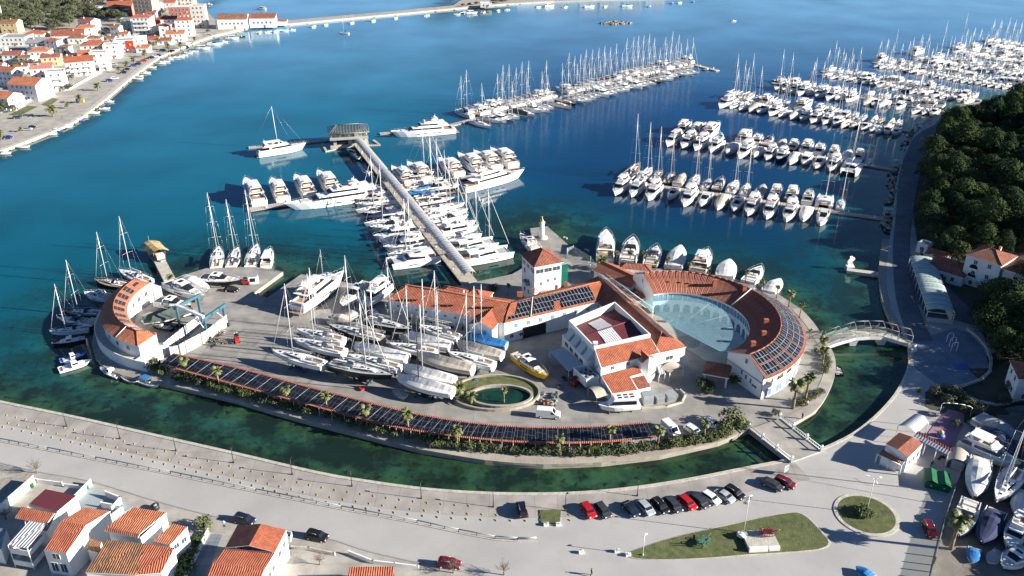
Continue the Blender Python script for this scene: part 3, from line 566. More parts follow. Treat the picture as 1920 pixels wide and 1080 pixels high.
def super_yacht(L=34,B=7.2,hull='gelcoat'):
    t=thing('super_yacht','x','superyacht'); fb=3.2
    mb,secs=hull_mb(L,B,fb,.3,MOTB,hull,'antifoul_dark',rake=.16,n=20,belly=.8); h=mb.build('hull',t)
    for s in(-1,1):
        for f in(.3,.4,.55,.68):
            p=MB(); e=Vector(secs[int(f*20)][-1 if s>0 else 0]); p.box((e.x,e.y*.985+s*.02,fb*.6),(1.6,.08,.4),'dark_glass'); p.build('hull_window',h)
    deck_mb(secs,'deck_white').build('deck',t)
    a=MB(); a.box((-L/2-.8,0,.5),(2.2,B*.85,.2),'teak'); a.build('swim_platform',t)
    a=MB(); a.box((-L*.4,0,fb),(L*.16,B*.8,.06),'teak'); a.box((-L*.46,0,fb+.35),(1,B*.6,.6),'cushion'); a.build('cockpit',t)
    def tier(x0,x1,w,z,hh,fr):
        s_=MB(); s_.frust(x0,x1,w,w*.72,z,x0,x1-fr,w*.97,w*.62,z+hh,'gelcoat'); su=s_.build('superstructure',t)
        g=MB(); g.frust(x0+.8,x1-fr*.33,w*.995,w*.735,z+hh*.38,x0+.8,x1-fr*.72,w*.985,w*.69,z+hh*.8,'dark_glass'); g.build('window',su)
        r=MB(); r.frust(x0-L*.1,x1-fr+.5,w*1.02,w*.68,z+hh,x0-L*.1,x1-fr+.7,w*1.03,w*.69,z+hh+.18,'gelcoat'); r.build('overhang',t)
    tier(-L*.3,L*.26,B*.43,fb-.1,2.3,3.5); tier(-L*.24,L*.1,B*.38,fb+2.4,2.0,2.6)
    a=MB(); z=fb+4.6; a.box((-L*.13,0,z+.03),(L*.24,B*.56,.06),'teak')
    for s in(-1,1): a.box((-L*.13,s*B*.3,z+.35),(L*.24,.14,.7),'gelcoat')
    a.frust(-L*.03,L*.01,B*.3,B*.24,z,-L*.04,-L*.02,B*.28,B*.22,z+.95,'gelcoat'); a.box((-L*.1,0,z+.35),(2.2,B*.4,.5),'cushion'); a.build('sun_deck',t)
    a=MB()
    for s in(-1,1): a.hexa([(-L*.2,s*B*.28-.12,z),(-L*.14,s*B*.28-.12,z),(-L*.14,s*B*.28+.12,z),(-L*.2,s*B*.28+.12,z)],[(-L*.22,s*B*.2-.12,z+2),(-L*.18,s*B*.2-.12,z+2),(-L*.18,s*B*.2+.12,z+2),(-L*.22,s*B*.2+.12,z+2)],'gelcoat')
    a.box((-L*.19,0,z+2.05),(L*.09,B*.5,.2),'gelcoat'); a.ball((-L*.19,1,z+2.7),.55,'gelcoat'); a.ball((-L*.19,-1,z+2.7),.55,'gelcoat'); a.tube((-L*.19,0,z+2),(-L*.2,0,z+4.6),.12,'white_trim',5,.05); a.build('radar_arch',t)
    a=MB(); a.box((L*.3,0,fb*1.12+.35),(L*.09,B*.42,.3),'cushion'); a.build('sun_pad',t)
    rail_mb(secs,10,20,.9,.035).build('bow_rail',t)
    return t
def catamaran(L=14,B=7.4,H=19,cover='canvas_white',mast=True):
    t=thing('catamaran','x','catamaran')
    for s in(-1,1):
        mb,secs=hull_mb(L,2.0,1.7,.15,[(0,.75),(.3,1),(.6,.9),(.85,.5),(1,.05)],'gelcoat','antifoul_dark',rake=.05)
        mb.v=[(x,y+s*(B/2-1),z) for x,y,z in mb.v]; h=mb.build('hull',t)
        d=deck_mb(secs,'deck_white'); d.v=[(x,y+s*(B/2-1),z) for x,y,z in d.v]; d.build('deck',h)
        p=MB(); p.box((L*.05,s*(B/2+.0)-s*.02,1.15),(L*.2,.06,.22),'dark_glass'); p.build('hull_window',h)
    d=MB(); d.box((-L*.1,0,1.45),(L*.62,B-1.6,.5),'deck_white'); d.box((-L*.4,0,1.62),(L*.18,B*.5,.16),'teak'); d.build('bridge_deck',t)
    n=MB(); n.poly([(L*.2,-B*.36,1.5),(L*.42,-B*.38,1.6),(L*.42,B*.38,1.6),(L*.2,B*.36,1.5)],'grey_deck'); n.tube((L*.42,-B*.4,1.65),(L*.42,B*.4,1.65),.1,'alloy'); n.build('trampoline',t)
    c=MB(); c.frust(-L*.22,L*.2,B*.34,B*.24,1.7,-L*.22,L*.08,B*.32,B*.2,2.95,'gelcoat'); cb=c.build('cabin',t)
    g=MB(); g.frust(-L*.2,L*.165,B*.34,B*.25,2.1,-L*.2,L*.11,B*.33,B*.222,2.68,'dark_glass'); g.build('window',cb)
    r=MB(); r.loft([[(x_,y*B*w,3.0+.18*(1-y*y)+dz) for y in(-1,-.5,0,.5,1)] for x_,w,dz in((L*.1,.22,-.05),(0,.33,0),(-L*.4,.36,.25))],'gelcoat')
    for s in(-1,1): r.tube((-L*.4,s*B*.34,3.2),(-L*.41,s*B*.34,1.7),.06,'alloy',4)
    r.box((-L*.1,0,3.32),(1.6,.9,.04),'dark_glass'); r.build('hardtop',t)
    if mast: rigging(t,L,B*.8,L*.06,H,3.0,cover=cover,r=.13)
    return t
def small_boat(L=6,B=2.2,hull='gelcoat',kind='open',inner='deck_white',canopy=None):
    t=thing('small_boat','x','small boat'); fb=.65
    mb,secs=hull_mb(L,B,fb,.4,MOTB if kind!='wood' else OLDB,hull,'antifoul_dark',rake=.12,belly=.25); mb.build('hull',t)
    deck_mb(secs,inner,.3,.14).build('inner_floor',t)
    g=MB()
    for k in(0,-1): g.path([Vector(s[k])+Vector((0,0,.02)) for s in secs],.07,hull if hull!='gelcoat' else 'white_trim',4)
    g.build('gunwale',t)
    a=MB()
    if kind=='open':
        a.box((0,0,.8),(.7,.7,.9),'gelcoat'); a.frust(.2,.5,.35,.3,1.2,.1,.25,.3,.25,1.6,'dark_glass'); a.build('console',t)
        a=MB(); a.box((-L*.28,0,.55),(.5,B*.7,.35),'cushion'); a.box((L*.22,0,.6),(L*.2,B*.4,.25),'cushion'); a.build('seat',t)
        a=MB(); a.box((-L/2-.3,0,.75),(.45,.35,.65),'black'); a.box((-L/2-.3,0,.2),(.15,.1,.7),'black'); a.build('outboard_motor',t)
    elif kind=='cabin':
        a.frust(-L*.12,L*.3,B*.4,B*.3,.4,-L*.12,L*.2,B*.36,B*.26,1.0,'gelcoat'); a.frust(-L*.12,L*.1,B*.36,B*.32,1.0,-L*.12,L*.02,B*.33,B*.28,1.75,'gelcoat'); c=a.build('cabin',t)
        w=MB(); w.frust(-L*.1,L*.085,B*.362,B*.325,1.15,-L*.1,L*.035,B*.345,B*.3,1.6,'dark_glass'); w.build('window',c)
        a=MB(); a.box((-L*.35,0,.6),(.5,B*.7,.35),'cushion'); a.build('seat',t)
    else:
        for x_ in(-L*.3,-.1*L,L*.12,L*.3): a.box((x_,0,.5),(.28,B*.72*interp(OLDB,x_/L+.5),.06),'wood')
        a.build('seat',t)
    if canopy:
        c=MB(); c.loft([[(x_,y*B*.42,1.9+.15*(1-y*y)) for y in(-1,0,1)] for x_ in(-L*.38,0)],canopy)
        for x_ in(-L*.38,0):
            for s in(-1,1): c.tube((x_,s*B*.42,1.9),(x_,s*B*.45,.6),.03,'alloy',3)
        c.build('canopy',t)
    return t
def stands(t,L,B,n=3):
    """steel cradle under a boat ashore: a thing of its own"""
    pass
SY=sail_yacht; MY=motor_yacht
PR={}
def proto(k,f,look,size):
    PR[k]=(f,look,size); return f
LOOK={}
def reg(k,f,look,L,B): 
    f.name=f.name; PR[k]=f; LOOK[k]=(look,L,B); f.location=(0,0,-400)
reg('s1',SY(),'white sailing yacht with grey sprayhood',14,4.2)
reg('s2',SY(H=16,L=12,B=3.8,dodger='canvas_navy',cover='canvas_navy',stripe='navy_hull'),'white sailing yacht with navy sprayhood',12,3.8)
reg('s3',SY(hull='navy_hull',H=19,dodger='canvas_navy',cover='canvas_navy',deckm='teak'),'navy-hulled sailing yacht with teak deck',14,4.2)
reg('s4',SY(H=20,L=15,B=4.5,dodger='canvas_white',spr=3,bimini=True,stripe='grey_hull'),'white sailing yacht with pale bimini',15,4.5)
reg('s5',SY(H=15,L=11,B=3.5,dodger='canvas_blue',cover='canvas_blue'),'white sailing yacht with blue sail cover',11,3.5)
reg('s6',SY(H=24,L=20,B=5.2,fb=1.5,spr=3,deckm='teak',dodger='canvas_navy'),'very tall-masted sailing yacht',20,5.2)
reg('d1',SY(dry=True,bot='antifoul_dark'),'white sailing yacht on stands',14,4.2)
reg('d2',SY(dry=True,bot='antifoul_blue',stripe='navy_hull',dodger=None),'white sailing yacht with blue stripe on stands',14,4.2)
reg('d3',SY(dry=True,hull='black_hull',bot='antifoul_dark',H=19,deckm='grey_deck'),'black-hulled sailing yacht on stands',14,4.2)
reg('t1',SY(dry=True,tarp='canvas_white',bot='antifoul_dark',wires=False),'sailing yacht under white tarpaulin',14,4.2)
reg('t2',SY(dry=True,tarp='canvas_beige',bot='antifoul_dark',wires=False),'sailing yacht under beige tarpaulin',14,4.2)
reg('t3',SY(dry=True,tarp='canvas_blue',bot='antifoul_dark',hull='grey_hull',wires=False),'sailing yacht under bright blue tarpaulin',14,4.2)
reg('t4',SY(dry=True,tarp='canvas_white',bot='antifoul_dark',mastc='black',wires=False),'tarpaulined sailing yacht with black mast',14,4.2)
reg('t5',SY(dry=True,tarp='canvas_dark',H=0),'mastless boat under dark grey tarpaulin',14,4.2)
reg('m1',MY(),'white flybridge yacht',15,4.6)
reg('m2',MY(fly=False,open_=True,L=13,B=4.1,fb=1.4),'white open cruiser with hardtop',13,4.1)
reg('m3',MY(L=13,B=4.2,fb=1.6,hard=False,seat='deck_white'),'white flybridge yacht with open top deck',13,4.2)
reg('m4',MY(hull='navy_hull',L=15,B=4.6),'navy-hulled flybridge yacht',15,4.6)
reg('m5',MY(fly=False,open_=True,hard=False,L=12,B=3.9,fb=1.3,seat='canvas_white'),'white open sports cruiser',12,3.9)
reg('m6',MY(fly=False,open_=True,L=13,B=4.1,fb=1.4,hull='navy_hull',topm='canvas_navy'),'navy open cruiser',13,4.1)
reg('m7',MY(fly=False,L=11,B=3.8,fb=1.35,hard=False),'white cabin cruiser with plain roof',11,3.8)
reg('m8',MY(L=21,B=5.6,fb=2.2),'large white flybridge yacht',21,5.6)
reg('m9',MY(fly=False,open_=True,L=14,B=4.3,fb=1.5,hull='black_hull',stripe='gelcoat'),'black-hulled open cruiser with white top',14,4.3)
reg('g1',MY(cover='canvas_white',L=13,B=4.2,fb=1.5),'cruiser under white cover',13,4.2)
reg('g2',MY(cover='canvas_beige',L=13,B=4.2,fb=1.5),'cruiser under beige cover',13,4.2)
reg('g3',MY(cover='canvas_navy',L=13,B=4.2,fb=1.5,hull='navy_hull'),'cruiser under navy cover',13,4.2)
reg('g4',MY(cover='canvas_grey',L=13,B=4.2,fb=1.5),'cruiser under grey cover',13,4.2)
reg('g5',MY(cover='canvas_blue',L=13,B=4.2,fb=1.5,hull='gelcoat'),'boat under bright blue cover',13,4.2)
reg('md',MY(L=15,B=4.6,dry=True,bot='antifoul_dark'),'white flybridge yacht ashore',15,4.6)
reg('me',MY(fly=False,open_=True,L=13,B=4.1,fb=1.4,dry=True),'white open cruiser ashore',13,4.1)
reg('su',super_yacht(),'white superyacht',34,7.2)
reg('c1',catamaran(),'white sailing catamaran',14,7.4)
reg('b1',small_boat(),'white open motorboat',6,2.2)
reg('b2',small_boat(kind='cabin',L=7,B=2.5),'small white cabin boat',7,2.5)
reg('b3',small_boat(kind='wood',hull='gelcoat',inner='teak',L=5.5,B=2),'white rowing boat',5.5,2)
reg('b4',small_boat(kind='wood',hull='wood',inner='teak',L=7,B=2.4),'brown wooden boat',7,2.4)
reg('b5',small_boat(hull='gelcoat',canopy='canvas_blue'),'white motorboat with blue canopy',6,2.2)
reg('b6',small_boat(hull='blue_paint',kind='cabin',L=7,B=2.4),'blue-hulled cabin boat with white wheelhouse',7,2.4)
reg('b7',small_boat(hull='maroon_hull',kind='cabin',L=10,B=3.2),'maroon wooden cabin boat',10,3.2)
reg('b8',small_boat(hull='black_hull',inner='grey_deck'),'black inflatable boat',6,2.2)
USED=set()
def put(k,x,y,z,rot,label,group=None,L=None,W_=None):
    p=PR[k]; lk,l0,b0=LOOK[k]; s=(L/l0) if L else 1
    sc=(s,(W_/b0) if W_ else (s+1)/2 if s>1 else s**.7,(s+1)/2 if s>1 else s**.8)
    if k=='su': sc=(sc[0],sc[1],.78)
    if label.startswith('~'): label=lk+label[1:]
    cat={'s':'sailboat','d':'sailboat','t':'sailboat','c':'catamaran','b':'small boat','g':'covered boat'}.get(k[0],'motor yacht')
    if k=='su': cat='superyacht'
    c=copy_tree(p,(x,y,z),rot,label,group,sc); c['category']=cat
    return c
def put_bs(k,bow,stern,z,label,group=None,Wd=None,zb=None,lift=None):
    """bow and stern of the deck read in the photo at deck height z; stands on height lift"""
    a=G(*bow,z); b=G(*stern,z); L=math.dist(a,b); rot=math.atan2(a[1]-b[1],a[0]-b[0])
    return put(k,(a[0]+b[0])/2,(a[1]+b[1])/2,lift if lift is not None else 0,rot,label,group,L,Wd)
# ================================================================ pontoons and moored boats
def proj(x,y,z):
    dz=z-CH; f=y*cP-dz*sP; dn=-y*sP-dz*cP; return 960+FPX*x/f,540+FPX*dn/f
def pontoon(name,label,A,B,w=2.6,z=.55,m='planks',group=None,piles=True):
    a,b=(G(*A,z),G(*B,z)) if isinstance(A[0],(int,float)) and not isinstance(A,list) else (A,B)
    ux,uy=unit2(a,b); d=math.dist(a,b); n=(-uy,ux); t=thing(name,label,'pontoon',(*a,0),math.atan2(uy,ux),group)
    mb=MB(); mb.box((d/2,0,z-.25),(d,w,.5),m); mb.build('deck',t,uv=True)
    p=MB()
    for s in(-1,1): p.box((d/2,s*(w/2+.06),z-.12),(d-.3,.12,.16),'grey_trim')
    p.build('fender_strip',t)
    k=6
    while k<d-3: ped=MB(); ped.box((k,w*.36*(1 if int(k)%2 else -1),z+.5),(.3,.3,1),'white_trim'); k+=9; ped.build('service_pedestal',t)
    return a,b,(ux,uy),n,d
def row(P,side,entries,where,group,w=2.6,gap=.7,jit=.025,frm='water end',rev=False,bowout=True):
    a,b,u,n,d=P
    es=sorted(entries,key=lambda e:e[0],reverse=rev)
    for i,e in enumerate(es):
        px,k=e[0],e[1]; lk,l0,b0=LOOK[k]; L=e[2] if len(e)>2 else l0*random.uniform(.94,1.06)
        off=w/2+gap+L/2+.3; lo,hi=-40,d+60
        nn=(n[0]*side,n[1]*side)
        f=lambda s: proj(a[0]+u[0]*s+nn[0]*off,a[1]+u[1]*s+nn[1]*off,1.2)[0]-px
        s0=lo
        for _ in range(40):
            m=(lo+hi)/2
            if f(lo)*f(m)<=0: hi=m
            else: lo=m
        s=(lo+hi)/2; x=a[0]+u[0]*s+nn[0]*off; y=a[1]+u[1]*s+nn[1]*off
        rot=math.atan2(nn[1],nn[0])+random.uniform(-jit,jit)
        if len(e)>3 and e[3]=='in' : rot+=math.pi
        put(k,x,y,0,rot,f'{lk}, {ORD[i]} from {frm}, {where}',group,L)
right='boats moored at the right-hand pontoons'
# --- nearest right-hand pontoon
P1=pontoon('floating_pontoon','long floating pontoon nearest the round courtyard building, boats on both sides',(1163,338),(1668,411))
row(P1,-1,[(1163,'m1',16),(1193,'m3',15),(1224,'m1',16),(1261,'m2',11.5),(1290,'m1',17),(1321,'m5',14),(1352,'g2',15),(1381,'m2',14),(1409,'m1',16.5),(1443,'m1',17),(1480,'m1',16.5),(1510,'g1',13.5),(1542,'m5',15)],'near side, nearest right-hand pontoon',right)
row(P1,1,[(1188,'s6',19),(1212,'s4',16),(1232,'s3',15),(1256,'s3',14),(1276,'g2',13),(1303,'s1',15),(1326,'s2',12),(1349,'m6',14),(1376,'s4',15),(1399,'s1',13),(1427,'g4',13),(1456,'m1',14),(1486,'m4',15),(1516,'m3',13),(1547,'c1',12),(1577,'s5',10)],'far side, nearest right-hand pontoon',right)
P2_=pontoon('floating_pontoon','second floating pontoon of the right-hand basin, ending at small shore kiosk',(1262,252),(1682,318))
row(P2_,-1,[(1262,'m8',18),(1289,'m1',17),(1313,'m1',17),(1341,'m3',16),(1371,'g1',15),(1396,'m1',18),(1421,'g1',13),(1443,'m1',14),(1465,'m4',13),(1488,'g1',15),(1511,'m7',12),(1535,'m5',15),(1562,'m1',15),(1596,'c1',16)],'near side, second right-hand pontoon',right)
row(P2_,1,[(1285,'m4',17),(1311,'m8',18),(1336,'m8',21),(1398,'m8',18),(1422,'m3',13),(1441,'m6',14),(1465,'g2',13),(1489,'m4',13),(1515,'m1',15),(1538,'m3',13),(1565,'m1',13),(1589,'g1',12),(1612,'m1',13),(1631,'b2',7)],'far side, second right-hand pontoon',right)
P3=pontoon('floating_pontoon','third floating pontoon of the right-hand basin, reaching shore beside the wood',(1352,184),(1713,247))
row(P3,-1,[(1361,'m8',18),(1379,'s1',14),(1397,'s4',15),(1414,'g2',15),(1430,'m5',14),(1452,'m1',15),(1470,'s1',14),(1491,'g1',15),(1509,'m1',13),(1529,'m1',15),(1550,'m3',13),(1570,'m7',11),(1585,'t2',13),(1601,'s3',12),(1621,'m5',11),(1638,'s5',11),(1650,'s2',12),(1665,'m7',10),(1680,'m2',10)],'near side, third right-hand pontoon',right)
row(P3,1,[(1375,'s4',16),(1390,'s1',14),(1403,'s6',18),(1421,'s2',13),(1440,'m1',14),(1456,'s4',14),(1473,'s5',12),(1488,'t1',12),(1510,'m8',19),(1540,'m4',13),(1559,'m3',12),(1571,'s1',13),(1587,'m7',11),(1603,'s5',12),(1619,'s2',11),(1639,'t1',11),(1652,'s3',12),(1671,'t2',11),(1685,'s1',12)],'far side, third right-hand pontoon',right)
def fill(px0,px1,kinds,step,L=(9.5,12.5)):
    out=[];x=px0
    while x<px1:
        k=random.choice(kinds); out.append((x,k,random.uniform(*L) if k!='m8' else 18)); x+=step*random.uniform(.85,1.2)
    return out
mix=['s1','s2','s4','s5','m1','m3','m5','m2','g1','s1','s2','s3','m7']
sl_=['s1','s2','s4','s5','s1','s2','s3','t1','t2','m5','m7','m2']
P4=pontoon('floating_pontoon','fourth floating pontoon of the right-hand basin',(1448,155),(1787,211))
row(P4,-1,[(1462,'m1',14),(1476,'m3',13),(1491,'m1',14),(1506,'m8',17),(1521,'s2',12),(1539,'m1',15),(1560,'m1',17),(1574,'g1',13),(1594,'m1',13),(1627,'g2',14),(1642,'m5',12),(1656,'g1',13),(1686,'m7',11),(1718,'s1',14),(1736,'s2',12),(1751,'m2',12)],'near side, fourth right-hand pontoon',right)
row(P4,1,fill(1462,1600,mix,15)+fill(1632,1775,['m1','g1','m6','s1','s2','m3'],15),'far side, fourth right-hand pontoon',right)
P5=pontoon('floating_pontoon','fifth floating pontoon of the right-hand basin',(1540,133),(1840,188))
row(P5,-1,fill(1550,1830,sl_,14),'near side, fifth right-hand pontoon',right)
row(P5,1,fill(1560,1840,mix,14),'far side, fifth right-hand pontoon',right)
P6=pontoon('floating_pontoon','sixth floating pontoon of the right-hand basin',(1636,116),(1925,165))
row(P6,-1,fill(1646,1918,sl_,13.5),'near side, sixth right-hand pontoon',right)
row(P6,1,[(1655,'m1',15),(1672,'s6',15)]+fill(1692,1925,mix,13.5),'far side, sixth right-hand pontoon',right)
P7=pontoon('floating_pontoon','seventh floating pontoon of the right-hand basin',(1712,104),(1930,140))
row(P7,-1,fill(1722,1925,sl_,13),'near side, seventh right-hand pontoon',right)
row(P7,1,[(1722,'m8',17),(1762,'s6',17)]+fill(1782,1925,mix,13),'far side, seventh right-hand pontoon',right)
P8=pontoon('floating_pontoon','eighth floating pontoon of the right-hand basin',(1786,91),(1940,117))
row(P8,-1,fill(1795,1925,sl_,12.5),'near side, eighth right-hand pontoon',right)
row(P8,1,[(1800,'s6',17),(1830,'m8',17)]+fill(1850,1925,mix,12.5),'far side, eighth right-hand pontoon',right)
P9=pontoon('floating_pontoon','farthest floating pontoon of the right-hand basin',(1850,79),(1950,95))
row(P9,-1,fill(1856,1925,sl_,12),'near side, farthest right-hand pontoon',right)
row(P9,1,fill(1856,1925,sl_,12),'far side, farthest right-hand pontoon',right)
# --- long pier in the middle of the bay
north='boats moored at the outer pier'
Q0=pontoon('floating_pontoon','wooden walkway leading from the big yacht to the outer pier',(838,236),(889,223),3)
Q1=pontoon('floating_pontoon','outer pier with yachts packed stern-to on both sides',(889,223),(1302,121),3.2,m='planks')
Q2=pontoon('floating_pontoon','bare tip of the outer pier beyond the last yachts',(1302,121),(1346,132),3.2)
nl=[(e,k,L) for e,k,L in [(902,'s1',15),(925,'m2',12),(940,'c1',13),(958,'s2',13),(975,'t5',12),(985,'s4',14),(1000,'m3',12),(1013,'s1',14),(1024,'s5',12),(1050,'s6',17),(1062,'s3',14)]]
x=1078
while x<1300: nl.append((x,random.choice(['s1','s2','s4','c1','s3','s1','s4']),random.uniform(12,15.5))); x+=random.uniform(9,12)
row(Q1,-1,nl,'near side of outer pier',north,w=3.2,frm='left end')
fl=[];x=868
while x<1292:
    if not 1035<x<1050: fl.append((x,random.choice(['s1','s2','s4','c1','s3','m1','s1','s4','s5','m3']),random.uniform(12,15.5)))
    x+=random.uniform(9.5,13)
row(Q1,1,fl,'far side of outer pier',north,w=3.2,frm='left end')
# --- covered jetty
J=pontoon('jetty_deck','long concrete jetty deck under the grey vaulted canopy',(664,258),(880,529),4.9,z=1.1,m='planks')
a,b,u,n,d=J
west='boats on the left of the covered jetty'; east='boats on the right of the covered jetty'
def jetty(P,side,ents,where,group,w):
    """entries: bow pixel y at deck height; boats at right angles to the jetty"""
    a,b,u,n,d=P
    for i,(s,k,L,dr) in enumerate(ents):
        nn=(n[0]*side,n[1]*side); off=w/2+.9+L/2; x=a[0]+u[0]*s+nn[0]*off; y=a[1]+u[1]*s+nn[1]*off
        put(k,x,y,0,math.atan2(nn[1],nn[0])+R(dr),f'~, {ORD[i]} from far end, {where}',group,L)
# west side (n = left of travel is east; use -1): distances from the far end of the jetty
wl=[(70,'m2',15),(75,'g3',15),(80,'m9',14),(85,'m2',15),(90,'s1',16),(94.5,'m6',14),(99,'g3',14),(103.5,'s4',16),(108.5,'m5',15),(112.5,'b4',9),(117,'m3',16),(122,'m2',15),(127,'m1',15),(132,'s2',15),(138.5,'c1',16)]
jetty(J,-1,[(s,k,L,random.uniform(-2,2)) for s,k,L in wl],'left side of covered jetty',west,4.9)
el=[(56.5,'m2',14),(62,'m3',16),(67.5,'s6',18),(73.5,'s6',20),(80,'t3',16),(86,'s3',18),(92,'m9',15),(97.5,'s6',17),(104,'s4',16),(110,'m5',14),(115.5,'s1',15),(121,'m3',14),(127.5,'s2',13),(135,'c1',15),(144,'c1',17)]
jetty(J,1,[(s,k,L,random.uniform(-2,2)) for s,k,L in el],'right side of covered jetty',east,4.9)
# canopy over the jetty
def vault(name,label,cat,A,B,w,h0,rise,m,z,posts=True,endw=0,n=9,grp=None,off=0):
    a,b=G(*A,z),G(*B,z); u=unit2(a,b); nn=(-u[1],u[0]); d=math.dist(a,b)
    t=thing(name,label,cat,(a[0]+nn[0]*off,a[1]+nn[1]*off,z),math.atan2(u[1],u[0]),grp)
    mb=MB(); secs=[]
    k=max(2,int(d/3))
    for i in range(k+1):
        x=d*i/k; secs.append([(x,-w/2*math.cos(math.pi*j/n),h0+rise*math.sin(math.pi*j/n)) for j in range(n+1)])
    mb.loft(secs,m); 
    o=mb.build('vaulted_roof',t,uv=False); me=o.data; ul=me.uv_layers.new(name='UVMap')
    for p in me.polygons:
        for li in p.loop_indices: c=me.vertices[me.loops[li].vertex_index].co; ul.data[li].uv=(c.x,c.y)
    r=MB()
    for i in range(0,k+1,1):
        x=d*i/k; r.path([(x,-w/2*math.cos(math.pi*j/n)*1.01,h0+rise*math.sin(math.pi*j/n)+.04) for j in range(n+1)],.07,'grey_trim',3)
    for s in(-1,1): r.tube((0,s*w/2,h0),(d,s*w/2,h0),.1,'alloy',4)
    r.build('frame',t)
    if posts:
        for i in range(0,k+1,2):
            for s in(-1,1):
                p=MB(); p.tube((d*i/k,s*w/2,0),(d*i/k,s*w/2,h0),.09,'alloy',5); p.build('post',t)
    return t,d
vault('jetty_canopy','long grey vaulted canopy roof running along the central jetty','canopy',(664,258),(885,527),3.7,2.5,.8,'vault_sheet',1.1,off=-.55)
# --- left T-dock with the superyacht
tl='big yachts at the left cross pontoon'
T1=pontoon('floating_pontoon','cross pontoon left of the jetty, between the superyacht and berthed yachts',(468,392),(722,352),3.4,z=.8)
row(T1,1,[(474,'m8',27),(521,'m8',23),(568,'m8',23),(612,'m8',24)],'behind the left cross pontoon',tl,w=3.4,gap=.2,frm='left end')
put_bs('su',(533,383),(720,352),3,'huge three-deck white superyacht lying alongside the left cross pontoon',tl,Wd=7.4)
put_bs('b8',(655,285),(676,300),.7,'dark wooden tender tied left of the covered jetty near the floating restaurant',None)
put_bs('b1',(678,318),(695,324),.7,'tiny white dinghy tied left of the covered jetty',None)
# --- right T-dock
tr='big yachts at the right cross pontoon'
T2=pontoon('floating_pontoon','cross pontoon right of the jetty behind the dark sleek yacht',(756,352),(955,318),3.2,z=.8)
row(T2,1,[(752,'m8',20),(783,'m8',22),(842,'m8',21),(880,'m8',23),(910,'m8',23),(941,'m8',23)],'behind the right cross pontoon',tr,w=3.2,gap=.2,frm='left end')
put_bs('m9',(768,358),(868,343),2.2,'long low dark grey sports yacht alongside the right cross pontoon',tr,Wd=5.2)
put_bs('su',(983,318),(866,346),3,'white raised-bow superyacht at tip of the right cross pontoon',tr,Wd=6)
# --- head of the jetty
H1=pontoon('floating_pontoon','narrow pontoon running left from the floating restaurant',(466,276),(618,262),2.4)
H2=pontoon('floating_pontoon','narrow pontoon running right from the floating restaurant to superyacht',(712,250),(840,238),2.6)
yp=put_bs('m8',(574,270),(482,284),2.3,'white flybridge motor yacht with tall single mast beside the left pontoon',None,Wd=5.8)
x_,y_=G(523,262,3)
mm=thing('signal_mast','tall white stayed mast standing on the motor yacht left of the restaurant','mast',(x_,y_-3,4)); k=MB(); k.tube((0,0,-1),(-.6,0,15),.16,'white_trim',6,.1); k.build('pole',mm)
k=MB(); k.tube((-.6,0,15),(11,0,-.5),.03,'steel',3); k.tube((-.6,0,15),(-10,0,-1),.03,'steel',3); k.tube((-.6,0,15),(6,0,-.5),.03,'steel',3); k.build('stay',mm)
put_bs('su',(733,247),(852,236),3,'white superyacht lying alongside right pontoon by the floating restaurant',None,Wd=6.6)
# finger frames beside the restaurant
for i,(pts,l) in enumerate((([(604,268),(612,283),(640,276)],'left'),([(700,262),(712,271),(685,272)],'right'))):
    a3=[G(x,y,.5) for x,y in pts]
    f=strip('mooring_frame',a3,-.6,.6,.5,'planks',.5,False); tag(f,f'small floating mooring frame on the {l} of the floating restaurant','pontoon')
# floating restaurant
fx,fy=G(655,268,.8); fr=thing('floating_restaurant','two-storey floating restaurant with glazed hip roof at the jetty head','restaurant',(fx,fy,.3),R(12))
k=MB(); k.box((0,0,.5),(17,11,1.1),'stone'); k.build('pontoon_base',fr)
k=MB(); k.box((0,0,2.4),(14,9,2.8),'stone_wall'); w=k.build('ground_floor',fr)
g=MB(); g.box((3.6,-4.53,2.6),(4.5,.1,1.8),'green_glass'); g.box((-3,-4.53,2.4),(5,.1,2),'dark_glass'); g.box((-7.03,0,2.4),(.1,6,1.8),'dark_glass'); g.build('window',w)
k=MB(); k.box((0,0,3.95),(17,12,.3),'grey_trim'); k.build('terrace_floor',fr)
k=MB()
for x in(-8,-4,0,4,8):
    for y in(-5.4,5.4): k.tube((x,y,4.1),(x*.95,y*.95,7),.1,'alloy',4)
k.build('post',fr)
k=MB()
for s in(-1,1): k.box((0,s*5.8,4.6),(16.8,.05,1),'rail_glass'); k.box((s*8.4,0,4.6),(.05,11.6,1),'rail_glass')
k.build('balustrade',fr)
for i in range(12):
    q=MB(); q.box((0,0,.38),(.9,.9,.06),'wood'); q.tube((0,0,0),(0,0,.38),.05,'steel',4)
    for s in(-1,1): q.box((s*.8,0,.25),(.4,.4,.5),'canvas_beige')
    q.build('dining_table',fr,loc=(-6.5+(i%4)*4.2+random.uniform(-.3,.3),-3.4+(i//4)*3.2,4.1))
k=MB(); e=[(-9,-6.2,6.9),(9,-6.2,6.9),(9,6.2,6.9),(-9,6.2,6.9)]; r0,r1=(-5,0,9.2),(5,0,9.2)
k.poly([e[0],e[1],r1,r0],'dark_canopy'); k.poly([e[2],e[3],r0,r1],'dark_canopy'); k.poly([e[1],e[2],r1],'dark_canopy'); k.poly([e[3],e[0],r0],'dark_canopy'); k.build('glass_roof',fr)
k=MB()
for i in range(14):
    x=-8.6+i*1.32; rx=max(-5,min(5,x)); zr_=9.24; k.tube((x,-6.2,6.95),(rx,0,zr_),.09,'grey_trim',3); k.tube((x,6.2,6.95),(rx,0,zr_),.09,'grey_trim',3)
for p,q in zip(e,e[1:]+e[:1]): k.tube(p,q,.14,'grey_trim',4)
k.tube(r0,r1,.14,'grey_trim',4)
